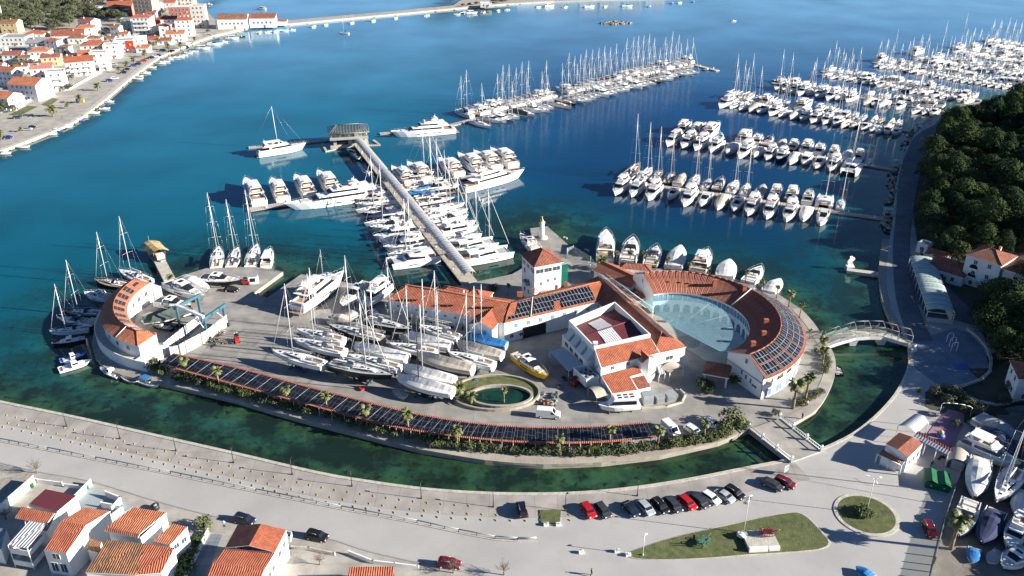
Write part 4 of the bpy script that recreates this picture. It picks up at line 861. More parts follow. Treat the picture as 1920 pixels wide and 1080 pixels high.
for s in(-3,0,3): k.tube((-8-(0 if s else .5),s,7.4),(-5,s*.2,9),.06,'grey_trim',3); k.tube((8,s,7.4),(5,s*.2,9),.06,'grey_trim',3)
k.build('roof_frame',fr)
# --- boats behind the round courtyard building
cb='cruisers moored behind the round courtyard building'
for k,bw,st,lb,W_ in [('m8',(1137,436),(1134,488),'leftmost cruiser behind the round building, brown seats on its flybridge',6.2),('m5',(1188,447),(1176,494),'second cruiser from left behind the round building, two palms at stern',6),
 ('m6',(1232,462),(1218,499),'third cruiser from left behind the round building, dark blue canopy',5.2),('g1',(1276,462),(1262,502),'fourth cruiser from left behind the round building, beige top cover',6),
 ('m1',(1328,470),(1308,508),'fifth cruiser from left behind the round building, open flybridge',5.6),('g1',(1368,487),(1358,520),'sixth cruiser from left behind the round building, white cockpit cover',6),
 ('m5',(1428,499),(1402,529),'second cruiser from the right behind the round building, open dark cockpit',5),('g1',(1463,522),(1440,546),'rightmost boat behind the round building, plain white cover over its bow',4.8)]:
    put_bs(k,bw,st,1.6,lb,cb,Wd=W_)
put_bs('m2',(976,438),(1006,466),1.6,'white cruiser with dark windscreen beside the pier with white lighthouse',None,Wd=4.4)
# --- three sailboats at the finger quay
fq='boats stern-to at the left finger quay'
for k,bw,st,lb,W_ in [('s4',(411,462),(405,502),'leftmost of three sailing yachts at the finger quay',4.6),('s1',(447,464),(432,500),'middle of three sailing yachts at the finger quay',4.2),('s4',(483,458),(469,500),'rightmost of three sailing yachts at the finger quay',4.6),('m7',(508,468),(498,499),'white cabin cruiser right of the three sailing yachts',3.6)]:
    put_bs(k,bw,st,1.3,lb,fq,Wd=W_)
lb_='boats around the left half-round building'
for k,bw,st,lb,W_ in [('s1',(223,506),(280,527),'sailing yacht with tall mast touching the left half-round building, farthest of the group',4.4),('s3',(178,524),(236,534),'sailing yacht second farthest left of the half-round building',4.2),
 ('m2',(158,548),(203,556),'white cruiser moored left of the half-round building, between two sailing yachts',4.2),('s3',(118,582),(188,586),'sailing yacht with blue cover left of half-round building',4.2),
 ('m6',(108,598),(180,607),'navy open cruiser with dark windscreen left of the half-round building',4.2),('s2',(93,621),(166,614),'small grey sailing yacht with rear mast, left of half-round building',3.2),('b7',(95,641),(158,628),'maroon wooden cabin boat with white wheelhouse at the left',3.2)]:
    put_bs(k,bw,st,1.2,lb,lb_,Wd=W_)
for k,bw,st,lb,W_ in [('b6',(164,662),(112,677),'blue and white cabin boat with square canopy floating at far left',2.6),('b2',(173,676),(110,694),'white cabin boat with rounded bow floating at far left',2.8),
 ('b2',(188,690),(224,705),'white motorboat leftmost of three tied along the lower left quay',2.3),('b3',(226,706),(258,714),'small rowing boat with red side between two white boats at lower left quay',2),('b5',(298,724),(264,712),'white motorboat with blue canopy rightmost of three at the lower left quay',2.3),('b8',(1571,685),(1575,702),'black inflatable boat in the right canal beside curved quay',2)]:
    put_bs(k,bw,st,.6,lb,None,Wd=W_)
# thatched barge pier
strip('stone_mole',[G(318,524,1),G(296,482,1)],-1.7,1.7,1.0,'stone',1.6)
a=G(281,470,1); b=G(311,497,1); tb=thing('thatched_boat','old wooden boat with yellow thatched awning at the end of the small mole','boat',(*G(293,481,.5),0),math.atan2(a[1]-b[1],a[0]-b[0]))
mb,secs=hull_mb(13,4.2,1.5,.25,OLDB,'grey_hull','antifoul_dark'); mb.build('hull',tb); deck_mb(secs,'wood').build('deck',tb)
k=MB(); k.box((0,0,2.1),(7.5,3.0,1.3),'wood'); k.build('cabin',tb)
k=MB(); k.box((-4.2,0,2.2),(1.8,2.4,1.5),'white_trim'); k.build('wheelhouse',tb)
k=MB()
for x in(-4,0,4):
    for y in(-1.8,1.8): k.tube((x,y,1.4),(x,y,4),.08,'wood',4)
k.build('post',tb)
k=MB(); ss=[]
for i in range(7):
    x=-4.8+i*1.6+random.uniform(-.2,.2); w=3.0+random.uniform(-.3,.3); ss.append([(x,-w,3.4+random.uniform(-.15,.15)),(x,-w*.5,4.3),(x,0,4.7+random.uniform(-.1,.1)),(x,w*.5,4.3),(x,w,3.4+random.uniform(-.15,.15))])
k.loft(ss,'thatch',sm=False); k.build('thatched_awning',tb)
k=MB(); k.tube((4.5,0,4),(4.7,0,7.2),.05,'white_trim',4); k.poly([(4.7,0,7.2),(4.7,0,6.5),(3.8,.2,6.5),(3.8,.2,7.2)],'red'); k.build('flag',tb)
# --- small boats along the town shore, and far craft
sb='small boats moored along the town shore'
tn=0
for px,py,k,dr in [(8,288,'b2',5),(43,276,'b3',5),(95,252,'b1',10),(106,246,'b6',5),(126,238,'b2',10),(147,226,'b6',10),(154,220,'b1',10),(176,212,'b1',8),(197,204,'b5',12),(205,191,'b2',5),
 (259,148,'b3',0),(261,143,'b3',0),(273,137,'b2',10),(284,127,'b1',5),(302,119,'b2',5),(310,116,'b1',10),(318,111,'b2',0),(328,108,'b1',5),(338,107,'b5',0),(345,104,'b1',5),(354,100,'b3',5),(364,97,'b1',5),(382,92,'m7',0),(402,84,'m5',5),(410,82,'b1',0),(420,79,'b2',10),(437,73,'m7',0),(453,69,'b8',20),(487,61,'b1',80),(503,60,'b5',40),(516,59,'b1',70),(533,58,'b3',5),(548,56,'b2',15),(588,50,'b1',60),(612,47,'b3',70),(660,43,'b1',60),(700,39,'b5',60),(742,34,'b1',60),(800,29,'b2',30),(857,27,'b3',10),(868,24,'b3',50),(885,25,'m7',10),(907,23,'b2',60),(935,20,'b3',70),(951,18,'b2',20),(1010,13,'b1',40),(1030,12,'m7',20),(1060,13,'b2',50),(1105,13,'m5',15),(1135,12,'b1',50),(1176,12,'m5',5),(1218,12,'b6',40),(1260,6,'b6',60),(1275,5,'b3',50),(1300,3,'b6',60)]:
    x,y=G(px,py+1,0); tn+=1
    lk,l0,b0=LOOK[k]; put(k,x,y,0,R(dr),f'{lk}, {ORD[tn-1]} along town shore from left edge',sb,random.uniform(5.2,6.8) if k[0]=='b' else 9.5)
put('s5',*G(646,64),0,R(170),'small white sailboat alone on open water off the causeway',None,7)
put('m7',*G(490,18),0,R(175),'white motorboat anchored alone beyond the causeway left of the hangars',None,8)
put('b2',*G(391,9),0,R(175),'tiny white boat farthest out beyond the town point',None,6)
put('b2',*G(1375,40),0,R(10),'tiny motorboat crossing the open bay at upper right',None,5)
# ================================================================ buildings
def wb(mb,name,parent,uv=True,label=None):
    lx,ly,lz=parent_w(parent); mb.v=[(x-lx,y-ly,z-lz) for x,y,z in mb.v]; return mb.build(name,parent,uv=uv,label=label)
PW={}
def parent_w(p):
    if p.name in PW: return PW[p.name]
    l=p.location; return (l[0],l[1],l[2]) if p.parent is None else tuple(Vector(parent_w(p.parent))+p.location)
WM={}
def win_obj(w,h,glass,frame):
    k=(round(w,2),round(h,2),glass,frame)
    if k not in WM:
        mb=MB(); mb.box((0,0,0),(.1,w+.16,h+.16),frame); f=MB(); f.box((.03,0,0),(.1,w,h),glass)
        mb.faces(f.v,f.f,glass); mb.box((.07,0,0),(.05,.05,h),frame)
        o=mb.build('window'); WM[k]=o.data; bpy.data.objects.remove(o)
    return WM[k]
def put_win(parent,x,y,z,ang,w=1,h=1.2,glass='window_glass',frame='white_trim',name='window'):
    """x,y,z in world; ang = outward direction"""
    o=bpy.data.objects.new(name,win_obj(w,h,glass,frame)); COL.objects.link(o); o.parent=parent
    p=parent_w(parent); rz=parent.rotation_euler.z; v=Vector((x-p[0],y-p[1],z-p[2])); v.rotate(Matrix.Rotation(-rz,3,'Z')); o.location=v; o.rotation_euler=(0,0,ang-rz); return o
def win_row(parent,a,b,zs,n,w=1,h=1.2,m0=.1,glass='window_glass',frame='white_trim'):
    """evenly along the wall a->b, outward on the right of travel"""
    ux,uy=unit2(a,b); ang=math.atan2(-ux,uy)
    for z in zs:
        for i in range(n):
            f=m0+(1-2*m0)*((i+.5)/n); put_win(parent,a[0]+(b[0]-a[0])*f+uy*.02,a[1]+(b[1]-a[1])*f-ux*.02,z,ang,w,h,glass,frame)
def walls(loop,z0,m,mb=None):
    mb=mb or MB(); n=len(loop)
    for i in range(n):
        a,b=loop[i],loop[(i+1)%n]; mb.poly([(a[0],a[1],z0),(b[0],b[1],z0),(b[0],b[1],b[2]),(a[0],a[1],a[2])],m)
    return mb
def house(name,label,cat,x,y,w,d,h,rot,roof='gable',rm='roof_orange',wm='white_wall',rise=None,z0=GZ,st=2,group=None,wins=True,chim=True,glass='window_glass',over=.35,balc=False,nw=None,frame='white_trim'):
    t=thing(name,label,cat,(x,y,z0),rot,group); a,b=w/2,d/2
    rise=rise if rise is not None else min(w,d)*.22
    mb=MB()
    if roof=='gable':   # ridge along x
        mb.faces([(-a,-b,0),(a,-b,0),(a,b,0),(-a,b,0),(-a,-b,h),(a,-b,h),(a,b,h),(-a,b,h),(-a,0,h+rise-.02),(a,0,h+rise-.02)],[(0,1,5,4),(1,2,6,9,5),(2,3,7,6),(3,0,4,8,7)],wm)
    else: mb.box((0,0,h/2),(w,d,h),wm)
    wo=mb.build('wall',t,uv=True); r=MB(); o=over; q=rise*o/b if roof=='gable' else 0
    if roof=='gable':
        r.slab([(-a-o,-b-o,h-q+.08),(a+o,-b-o,h-q+.08),(a+o,0,h+rise+.08),(-a-o,0,h+rise+.08)],.14,rm,'white_trim'); r.slab([(a+o,b+o,h-q+.08),(-a-o,b+o,h-q+.08),(-a-o,0,h+rise+.08),(a+o,0,h+rise+.08)],.14,rm,'white_trim')
        r.tube((-a-o,0,h+rise+.1),(a+o,0,h+rise+.1),.13,rm,5)
    elif roof=='hip':
        e=[(-a-o,-b-o,h+.02),(a+o,-b-o,h+.02),(a+o,b+o,h+.02),(-a-o,b+o,h+.02)]
        if a>=b: r0,r1=(-(a-b*.9),0,h+rise),((a-b*.9),0,h+rise)
        else: r0,r1=(0,-(b-a*.9),h+rise),(0,(b-a*.9),h+rise)
        if a>=b: r.poly([e[0],e[1],r1,r0],rm); r.poly([e[1],e[2],r1],rm); r.poly([e[2],e[3],r0,r1],rm); r.poly([e[3],e[0],r0],rm)
        else: r.poly([e[0],e[1],r0],rm); r.poly([e[1],e[2],r1,r0],rm); r.poly([e[2],e[3],r1],rm); r.poly([e[3],e[0],r0,r1],rm)
        for i in range(4): p,s=e[i],e[(i+1)%4]; r.poly([(p[0],p[1],h-.12),(s[0],s[1],h-.12),s,p],'white_trim')
        r.poly([(p[0],p[1],h-.12) for p in e[::-1]],'white_trim'); r.tube(r0,r1,.12,rm,5)
        for c_,rr in zip(e,[r0,r1,r1,r0] if a>=b else [r0,r0,r1,r1]): r.tube(c_,rr,.1,rm,4)
    elif roof=='shed':
        r.slab([(-a-o,-b-o,h+.03),(a+o,-b-o,h+.03),(a+o,b+o,h+rise+.03),(-a-o,b+o,h+rise+.03)],.14,rm,'white_trim')
        r.poly([(a,-b,h),(a,b,h),(a,b,h+rise-.05)],wm); r.poly([(-a,b,h),(-a,-b,h),(-a,b,h+rise-.05)],wm); r.poly([(a,b,h),(-a,b,h),(-a,b,h+rise-.05),(a,b,h+rise-.05)],wm)
    else:
        r.box((0,0,h+.05),(w-.1,d-.1,.1),rm)
        for s in(-1,1): r.box((0,s*(b-.1),h+.25),(w+.1,.25,.55),wm); r.box((s*(a-.1),0,h+.25),(.25,d-.35,.55),wm)
    ro=r.build('roof',t,uv=True)
    if chim:
        c=MB(); cx_,cy_=a*random.uniform(-.5,.5),b*random.uniform(.1,.4)*random.choice((-1,1)); c.box((0,0,0),(.6,.6,1.7),'white_wall'); c.box((0,0,.9),(.75,.75,.12),'roof_orange'); c.build('chimney',ro,loc=(cx_,cy_,h+rise*.55+.5))
    if wins:
        cs=[(-a,-b),(a,-b),(a,b),(-a,b)]; cr,sr=math.cos(rot),math.sin(rot); cw=[(x+p*cr-q_*sr,y+p*sr+q_*cr) for p,q_ in cs]
        sh=h/st
        for i in range(4):
            A,B_=cw[i],cw[(i+1)%4]; ln=math.dist(A,B_); n=nw or max(1,int(ln/3.4))
            win_row(t,A,B_,[z0+sh*(k+.55) for k in range(st)],n,.95,1.25,glass=glass,frame=frame)
        dd=MB(); dd.box((0,0,0),(1.1,.14,2.1),'wood' if glass!='blue_paint' else 'blue_paint'); dr=dd.build('door',t,loc=(a*.15,-b-.02,1.05))
    if balc:
        for k in range(1,st):
            f=MB(); f.box((0,-b-.75,h/st*k-.08),(w*.75,1.5,.16),'white_trim'); f.box((0,-b-1.46,h/st*k+.5),(w*.75,.08,1),'white_wall')
            for s in(-1,1): f.box((s*w*.37,-b-.75,h/st*k+.5),(.08,1.4,1),'white_wall')
            f.build('balcony',t)
    return t
def arch_wall(mb,mp,s0,s1,z0,z1,n,aw,ab,ah,m,k=6):
    bw=(s1-s0)/n
    for i in range(n):
        c=s0+bw*(i+.5); L=c-bw/2; Rr=c+bw/2; l=c-aw/2; r=c+aw/2; sp=ab+ah-aw/2
        def q(a,b,c_,d): mb.poly([mp(a,b),mp(c_,b),mp(c_,d),mp(a,d)],m)
        q(L,z0,l,z1); q(r,z0,Rr,z1)
        if ab>z0+.01: q(l,z0,r,ab)
        for j in range(k):
            t0=math.pi-math.pi*j/k; t1=math.pi-math.pi*(j+1)/k
            x0,y0=c+aw/2*math.cos(t0),sp+aw/2*math.sin(t0); x1,y1=c+aw/2*math.cos(t1),sp+aw/2*math.sin(t1)
            mb.poly([mp(x0,y0),mp(x1,y1),mp(x1,z1),mp(x0,z1)],m)
            mb.poly([mp(x0,y0,1),mp(x1,y1,1),mp(x1,y1),mp(x0,y0)],m)
        mb.poly([mp(l,ab,1),mp(l,sp,1),mp(l,sp),mp(l,ab)],m); mb.poly([mp(r,ab,1),mp(r,ab),mp(r,sp),mp(r,sp,1)],m)
    return mb
# ---------------- round courtyard building
CC=(45.5,197.0)
def pc(r,a,z): return (CC[0]+r*math.cos(a),CC[1]+r*math.sin(a),z)
def round_building():
    a0,a1=R(-62),R(109); Ri,Rr,Ro=17.2,24.3,30.6; zi,zr_,zo=7.5,10.6,7.4
    t=thing('round_building','white horseshoe-shaped building with red tiled roof and solar panels round a courtyard','building',(*CC,GZ))
    N=38; A=[a0+(a1-a0)*i/N for i in range(N+1)]
    r=MB()
    for p,q in zip(A,A[1:]):
        r.slab([pc(Ri-.3,p,zi),pc(Ri-.3,q,zi),pc(Rr,q,zr_),pc(Rr,p,zr_)],.12,'roof_red','white_trim')
        r.slab([pc(Rr,p,zr_),pc(Rr,q,zr_),pc(Ro+.4,q,zo),pc(Ro+.4,p,zo)],.12,'roof_red','white_trim')
        r.tube(pc(Rr,p,zr_+.04),pc(Rr,q,zr_+.04),.2,'roof_bright',5)
    ro=wb(r,'roof',t)
    for ad,rr in ((92,20.5),(83,20.4),(76,20.3),(69,20.2)):
        c=MB(); c.box((0,0,-.2),(.45,.45,.8),'roof_brown'); x,y,z=pc(rr,R(ad),0); c.build('vent',ro,loc=(x-CC[0],y-CC[1],zi+3.1*(rr-Ri)/(Rr-Ri)+.3-GZ))
    for ad,rr,hh in ((57,21.4,2.6),(35,23,2.4),(-10,20.8,1.6),(-29,20.8,1.8),(-47,20.8,1.9)):
        c=MB(); c.box((0,0,0),(1.0,.9,hh),'roof_bright'); c.box((0,0,hh/2+.06),(1.15,1.05,.12),'roof_orange'); x,y,z=pc(rr,R(ad),0); c.build('chimney',ro,loc=(x-CC[0],y-CC[1],zi+3.1*(rr-Ri)/(Rr-Ri)+.4-GZ))
    s_=MB(); s_.tube(pc(Ri,R(32),zi+.2),pc(Rr,R(32),zr_+.3),.14,'white_trim',4); wb(s_,'parapet',ro)
    # outer slope panels: 15 bays in two rows
    for i in range(15):
        b0=a0+R(1.6)+R(11.2)*i; b1=b0+R(9.9)
        if b1>a1-R(1): break
        for f0,f1 in ((.05,.47),(.51,.95)):
            pm=MB()
            def s3(a,f): rr=Rr+(Ro-Rr)*f; return pc(rr,a,zr_+(zo-zr_)*f+.26)
            am=(b0+b1)/2
            pm.slab([s3(b0,f0),s3(am,f0),s3(am,f1),s3(b0,f1)],.06,'solar_pale','steel'); pm.slab([s3(am,f0),s3(b1,f0),s3(b1,f1),s3(am,f1)],.06,'solar_pale','steel'); wb(pm,'solar_panel',t)
    w=MB()
    # inner two-storey facade: arcade below, arched glazing above
    def mpi(s,z,b=0): return pc(Ri+.35*b,s/Ri,z)
    arch_wall(w,mpi,a0*Ri,a1*Ri,GZ,4.2,18,2.0,GZ,2.6,'white_wall')
    n=36
    for p,q in zip(A,A[1:]):
        w.poly([pc(Ri,p,6.9),pc(Ri,q,6.9),pc(Ri,q,zi-.1),pc(Ri,p,zi-.1)],'white_wall'); w.poly([pc(Ri-.02,p,4.2),pc(Ri-.02,q,4.2),pc(Ri-.02,q,5.0),pc(Ri-.02,p,5.0)],'white_wall')
        w.poly([pc(Ri+2.6,p,GZ),pc(Ri+2.6,q,GZ),pc(Ri+2.6,q,4.2),pc(Ri+2.6,p,4.2)],'cream_wall'); w.poly([pc(Ri,p,4.15),pc(Ri,q,4.15),pc(Ri+2.6,q,4.15),pc(Ri+2.6,p,4.15)],'cream_wall')
    # outer wall with arches above
    def mpo(s,z,b=0): return pc(Ro-.4-.4*b,s/Ro,z)
    arch_wall(w,mpo,a0*Ro,a1*Ro,4.3,7.3,22,2.9,4.9,1.8,'white_wall')
    for p,q in zip(A,A[1:]):
        w.poly([pc(Ro-.4,p,GZ),pc(Ro-.4,q,GZ),pc(Ro-.4,q,4.3),pc(Ro-.4,p,4.3)],'white_wall')
        w.poly([pc(Ro-2.2,p,4.3),pc(Ro-2.2,q,4.3),pc(Ro-2.2,q,7.6),pc(Ro-2.2,p,7.6)],'cream_wall'); w.poly([pc(Ro-.4,p,4.32),pc(Ro-.4,q,4.32),pc(Ro-2.2,q,4.32),pc(Ro-2.2,p,4.32)],'cream_wall')
    for a in(a0,a1): w.poly([pc(Ri,a,GZ),pc(Ri,a,zi-.13),pc(Rr,a,zr_-.13),pc(Ro-.4,a,zo-.05),pc(Ro-.4,a,GZ)],'white_wall')
    for s in (0,1):
        pass
    wb(w,'wall',t)
    for i in range(36):
        a=a0+(a1-a0)*(i+.5)/36; g=MB(); d=(a1-a0)/36*.43
        g.poly([pc(Ri+.03,a-d,5.05),pc(Ri+.03,a+d,5.05),pc(Ri+.03,a+d,6.88),pc(Ri+.03,a-d,6.88)],'window_blue'); g.tube(pc(Ri,a-d*1.15,5),pc(Ri,a-d*1.15,6.9),.1,'white_trim',4); wb(g,'window',t)
    for i in range(18):
        a=a0+(a1-a0)*(i+.5)/18; put_win(t,*pc(Ri+2.55,a,2.5),a+math.pi,1.3,2.2,'window_glass')
    for i in range(22):
        a=a0+(a1-a0)*(i+.5)/22; put_win(t,*pc(Ro-.38,a,2.6),a,2.2,1.9,'window_blue'); put_win(t,*pc(Ro-2.15,a,5.7),a,1.6,2.0,'window_glass')
    # end gable windows
    ux,uy=math.cos(a0),math.sin(a0); out=a0-math.pi/2
    for rr,z,w_,h_ in ((24,8.6,.7,1.2),(23.0,4.9,.55,1.1),(24.6,4.4,.55,1.3),(26.2,4.2,.55,1.3),(27.6,3.5,1.6,.5)): put_win(t,*pc(rr,a0-.002,z),out,w_,h_)
    ux=a1+math.pi/2
    put_win(t,*pc(24,a1+.002,8.4),ux,.6,1.1)
    e=MB(); e.tube(pc(Ri,a0-.004,GZ),pc(Ri,a0-.004,zi),.12,'grey_trim',4); e.tube(pc(Ro-.5,a0-.004,GZ),pc(Ro-.5,a0-.004,zo),.12,'grey_trim',4); e.tube(pc(Ri,a0-.006,5.6),pc(Ro-.5,a0-.006,5.6),.1,'grey_trim',4); wb(e,'drainpipe',t)
    return t
round_building()
CA=[R(-62+171*i/30) for i in range(31)]
cf=MB(); cf.poly([pc(17.0,a,GZ+.06) for a in CA]+[(*G(1197,592,GZ),GZ+.06),(*G(1290,655,GZ),GZ+.06)],'court'); struct(cf.build('courtyard_floor',uv=True))
# blue net
nb=MB(); rim=[pc(17.0,a,6.7) for a in CA]; mid=(CC[0]-2,CC[1]-1,6.0)
for p,q in zip(rim,rim[1:]): nb.poly([p,q,mid],'blue_net')
L_=g3(1203,568,6.4); nb.poly([rim[-1],L_,mid],'blue_net'); nb.poly([L_,g3(1352,658,6.6),mid],'blue_net'); 
nt_=thing('courtyard_net','pale blue translucent net stretched over the round courtyard','net',(*CC,6)); wb(nb,'net_sheet',nt_,False)
for i in range(0,31,5):
    k=MB(); k.tube(rim[i],mid,.016,'white_trim',3); wb(k,'cable',nt_,False)
cr=thing('floor_ring','circular stone ring pattern set in the courtyard floor at its open side','fountain',(*G(1288,642,GZ),GZ))
for rr in (1.2,2.1,3.0): 
    k=MB()

    pts=[(*[(G(1288,642,GZ)[0]+rr*math.cos(a*math.pi/12)),(G(1288,642,GZ)[1]+rr*math.sin(a*math.pi/12))],GZ+.12) for a in range(25)]; k.path(pts,.12,'grey_trim',4); wb(k,'ring',cr,False)
for i,(px,py) in enumerate([(1254,604),(1276,602),(1297,605),(1318,611),(1337,620),(1352,633),(1359,645)]):
    x,y=G(px,py,GZ); b=thing('planter','box',"planter",(x,y,GZ+.06),R(20*i),'planters in the round courtyard'); b['label']=f'dark planter box with low shrub in the round courtyard, {ORD[i]} from the left'
    k=MB(); k.box((0,0,.35),(2,.9,.7),'grey_trim'); k.build('box',b); k=MB()
    for j in range(30): k.ball((random.uniform(-.9,.9),random.uniform(-.35,.35),.8+random.uniform(-.1,.3)),.22,'shrub_green',5,3)
    k.build('shrub',b)
# ---------------- left half-round building
def half_round():
    c=(-84.2,212.6)
    def q(r,a,z): return (c[0]+r*math.cos(a),c[1]+r*math.sin(a),z)
    a0,a1=R(157),R(249); t=thing('half_round_building','half-round white workshop with orange tiled roof and rows of small solar panels','building',(*c,GZ))
    N=20; A=[a0+(a1-a0)*i/N for i in range(N+1)]; Ri,Rr,Ro=22.4,25.4,28.7; zi,zr_,zo=7,8.8,7
    rm=MB(); h0,h1=a0+R(8),a1-R(8)
    B=[max(h0,min(h1,a)) for a in A]
    for (p,q_),(bp,bq) in zip(zip(A,A[1:]),zip(B,B[1:])):
        rm.slab([q(Ri-.2,p,zi),q(Ri-.2,q_,zi),q(Rr,bq,zr_)]+([q(Rr,bp,zr_)] if bp!=bq else []),.12,'roof_bright','white_trim')
        rm.slab([q(Rr,bp,zr_)]+([q(Rr,bq,zr_)] if bp!=bq else [])+[q(Ro+.3,q_,zo),q(Ro+.3,p,zo)],.12,'roof_bright','white_trim')
        if bp!=bq: rm.tube(q(Rr,bp,zr_+.05),q(Rr,bq,zr_+.05),.16,'roof_bright',5)
    rm.slab([q(Ri-.2,a0,zi),q(Rr,h0,zr_),q(Ro+.3,a0,zo)],.1,'roof_bright'); rm.slab([q(Ri-.2,a1,zi),q(Rr,h1,zr_),q(Ro+.3,a1,zo)],.1,'roof_bright')
    rm.tube(q(Rr,h1,zr_+.05),q(Ro+.3,a1,zo+.05),.14,'roof_bright',5); rm.tube(q(Rr,h1,zr_+.05),q(Ri-.2,a1,zi+.05),.14,'roof_bright',5); rm.tube(q(Rr,R(232),zr_+.1),q(Ro+.2,R(232),zo+.1),.12,'white_trim',4)
    wb(rm,'roof',t)
    for ad in (167,176,185,194,203,213,222,231,240):
        for k,f in enumerate((.12,.4,.68) if ad>170 else (.4,)):
            pm=MB(); a=R(ad); r0=Ri+(Rr-Ri)*f; r1=r0+.8; f0=(r0-Ri)/(Rr-Ri); f1=(r1-Ri)/(Rr-Ri); d=R(2.4)
            pm.slab([q(r0,a-d,zi+(zr_-zi)*f0+.2),q(r0,a+d,zi+(zr_-zi)*f0+.2),q(r1,a+d,zi+(zr_-zi)*f1+.2),q(r1,a-d,zi+(zr_-zi)*f1+.2)],.06,'solar_small','steel'); wb(pm,'solar_panel',t)
    w=MB()
    for p,q_ in zip(A,A[1:]):
        w.poly([q(Ri,p,GZ),q(Ri,q_,GZ),q(Ri,q_,zi-.05),q(Ri,p,zi-.05)],'white_wall'); w.poly([q(Ro,p,GZ),q(Ro,q_,GZ),q(Ro,q_,zo-.08),q(Ro,p,zo-.08)],'white_wall')
    for a in(a0,a1): w.poly([q(Ri,a,GZ),q(Ri,a,zi-.1),q(Ro,a,zo-.1),q(Ro,a,GZ)],'white_wall')
    wb(w,'wall',t)
    te=MB()
    for p,q_ in zip(A[6:],A[7:]):
        te.poly([q(Ro+.0,p,3.3),q(Ro,q_,3.3),q(Ro+2.4,q_,3.3),q(Ro+2.4,p,3.3)],'stone'); te.poly([q(Ro+2.4,p,GZ),q(Ro+2.4,q_,GZ),q(Ro+2.4,q_,4.1),q(Ro+2.4,p,4.1)],'white_wall'); te.poly([q(Ro+2.2,p,3.3),q(Ro+2.2,q_,3.3),q(Ro+2.2,q_,4.1),q(Ro+2.2,p,4.1)],'white_wall'); te.poly([q(Ro+2.2,p,4.1),q(Ro+2.2,q_,4.1),q(Ro+2.4,q_,4.1),q(Ro+2.4,p,4.1)],'white_trim')
    a=A[-1]; te.hexa([q(Ri-1,a,GZ),q(Ro+2.4,a,GZ),q(Ro+2.4,a+R(6),GZ),q(Ri-1,a+R(6),GZ)],[q(Ri-1,a,4),q(Ro+2.4,a,4),q(Ro+2.4,a+R(6),4),q(Ri-1,a+R(6),4)],'white_wall')
    wb(te,'terrace',t); te=MB(); a=A[0]; te.hexa([q(Ri-1,a-R(6),GZ),q(Ro+1.4,a-R(6),GZ),q(Ro+1.4,a,GZ),q(Ri-1,a,GZ)],[q(Ri-1,a-R(6),5),q(Ro+1.4,a-R(6),5),q(Ro+1.4,a,5),q(Ri-1,a,5)],'white_wall')
    wb(te,'terrace',t)
    for ad in range(164,246,9): put_win(t,*q(Ri-.02,R(ad),4.6),R(ad)+math.pi,1.3,1.3)
    for ad in range(205,246,9): put_win(t,*q(Ro+.02,R(ad),5.3),R(ad),1.1,1.0)
half_round()
# ---------------- main marina buildings
def at_(o,*a): return Vector(a)
def rect_roof(name,mb,pts,m): mb.slab(pts,.14,m,'white_trim')
# long orange building and solar wing, one angled block
F0=Vector((-34.8,210)); FJ=Vector((-2,196.6)); F2=Vector((27.5,210.2)); zE,zR=7.4,10.0
n1=Vector((.378,.926)); n2=Vector((-.419,.908)); u1=Vector((.926,-.378)); u2=Vector((.908,.419))
t=thing('harbour_building','long angled white harbour building, orange roof at left and big solar arrays at right','building',(0,203,GZ))
B0=F0+n1*10.5; BJ=Vector((1.0,209.6)); B2=F2+n2*12.6; R0=F0+n1*5.2+u1*4; RJ=Vector((-.4,203.2)); R2=F2+n2*6.3
V3=lambda v,z:(v.x,v.y,z)
r=MB()
r.slab([V3(F0,zE),V3(FJ,zE),V3(RJ,zR),V3(R0,zR)],.14,'roof_orange','white_trim'); r.slab([V3(BJ,zE),V3(B0,zE),V3(R0,zR),V3(RJ,zR)],.14,'roof_orange','white_trim'); r.slab([V3(B0,zE),V3(F0,zE),V3(R0,zR)],.14,'roof_orange','white_trim')
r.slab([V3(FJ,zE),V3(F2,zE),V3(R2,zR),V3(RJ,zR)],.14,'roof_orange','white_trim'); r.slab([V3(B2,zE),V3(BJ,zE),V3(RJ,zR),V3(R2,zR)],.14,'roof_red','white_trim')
for a,b in ((R0,RJ),(RJ,R2)): r.tube(V3(a,zR+.05),V3(b,zR+.05),.16,'roof_bright',5)
r.tube(V3(R0,zR),V3(F0,zE),.14,'roof_bright',4)
r.tube(V3(FJ,zE+.05),V3(RJ,zR+.05),.12,'roof_brown',4)
ro=wb(r,'roof',t)
for k,(px,py) in enumerate([(975,552),(1000,545),(1043,540),(1060,533),(932,570),(871,563),(806,552)]):
    v=g3(px,py,zR+.3); c=MB(); c.box((0,0,0),(1.5 if k in(0,4) else .8,.7,1.3),'roof_bright'); c.box((0,0,.7),(1.6 if k in(0,4) else .9,.8,.1),'roof_orange'); c.build('chimney',ro,loc=(v.x,v.y-203,v.z-GZ))
w=MB(); lp_=[V3(F0+n1*.3+u1*.3,zE-.1),V3(FJ+Vector((0,.3)),zE-.1),V3(F2-u2*.2+n2*.3,zE-.1),V3(B2-n2*.3,zE-.1),V3(BJ,zE-.1),V3(B0-n1*.3+u1*.3,zE-.1)]
walls(lp_,GZ,'white_wall',w); wo=wb(w,'wall',t)
win_row(t,F0+n1*.3,FJ+Vector((-5,2.3)),[5.9],9,.6,.6,.06); win_row(t,F0+n1*.3,FJ+Vector((-5,2.3)),[3.2],8,.9,1.6,.06)
win_row(t,FJ+Vector((0,.3)),F2+n2*.3,[5.8],8,.9,1.2,.05,'window_blue'); win_row(t,FJ+Vector((0,.3)),FJ+u2*7,[2.9],2,1,1)
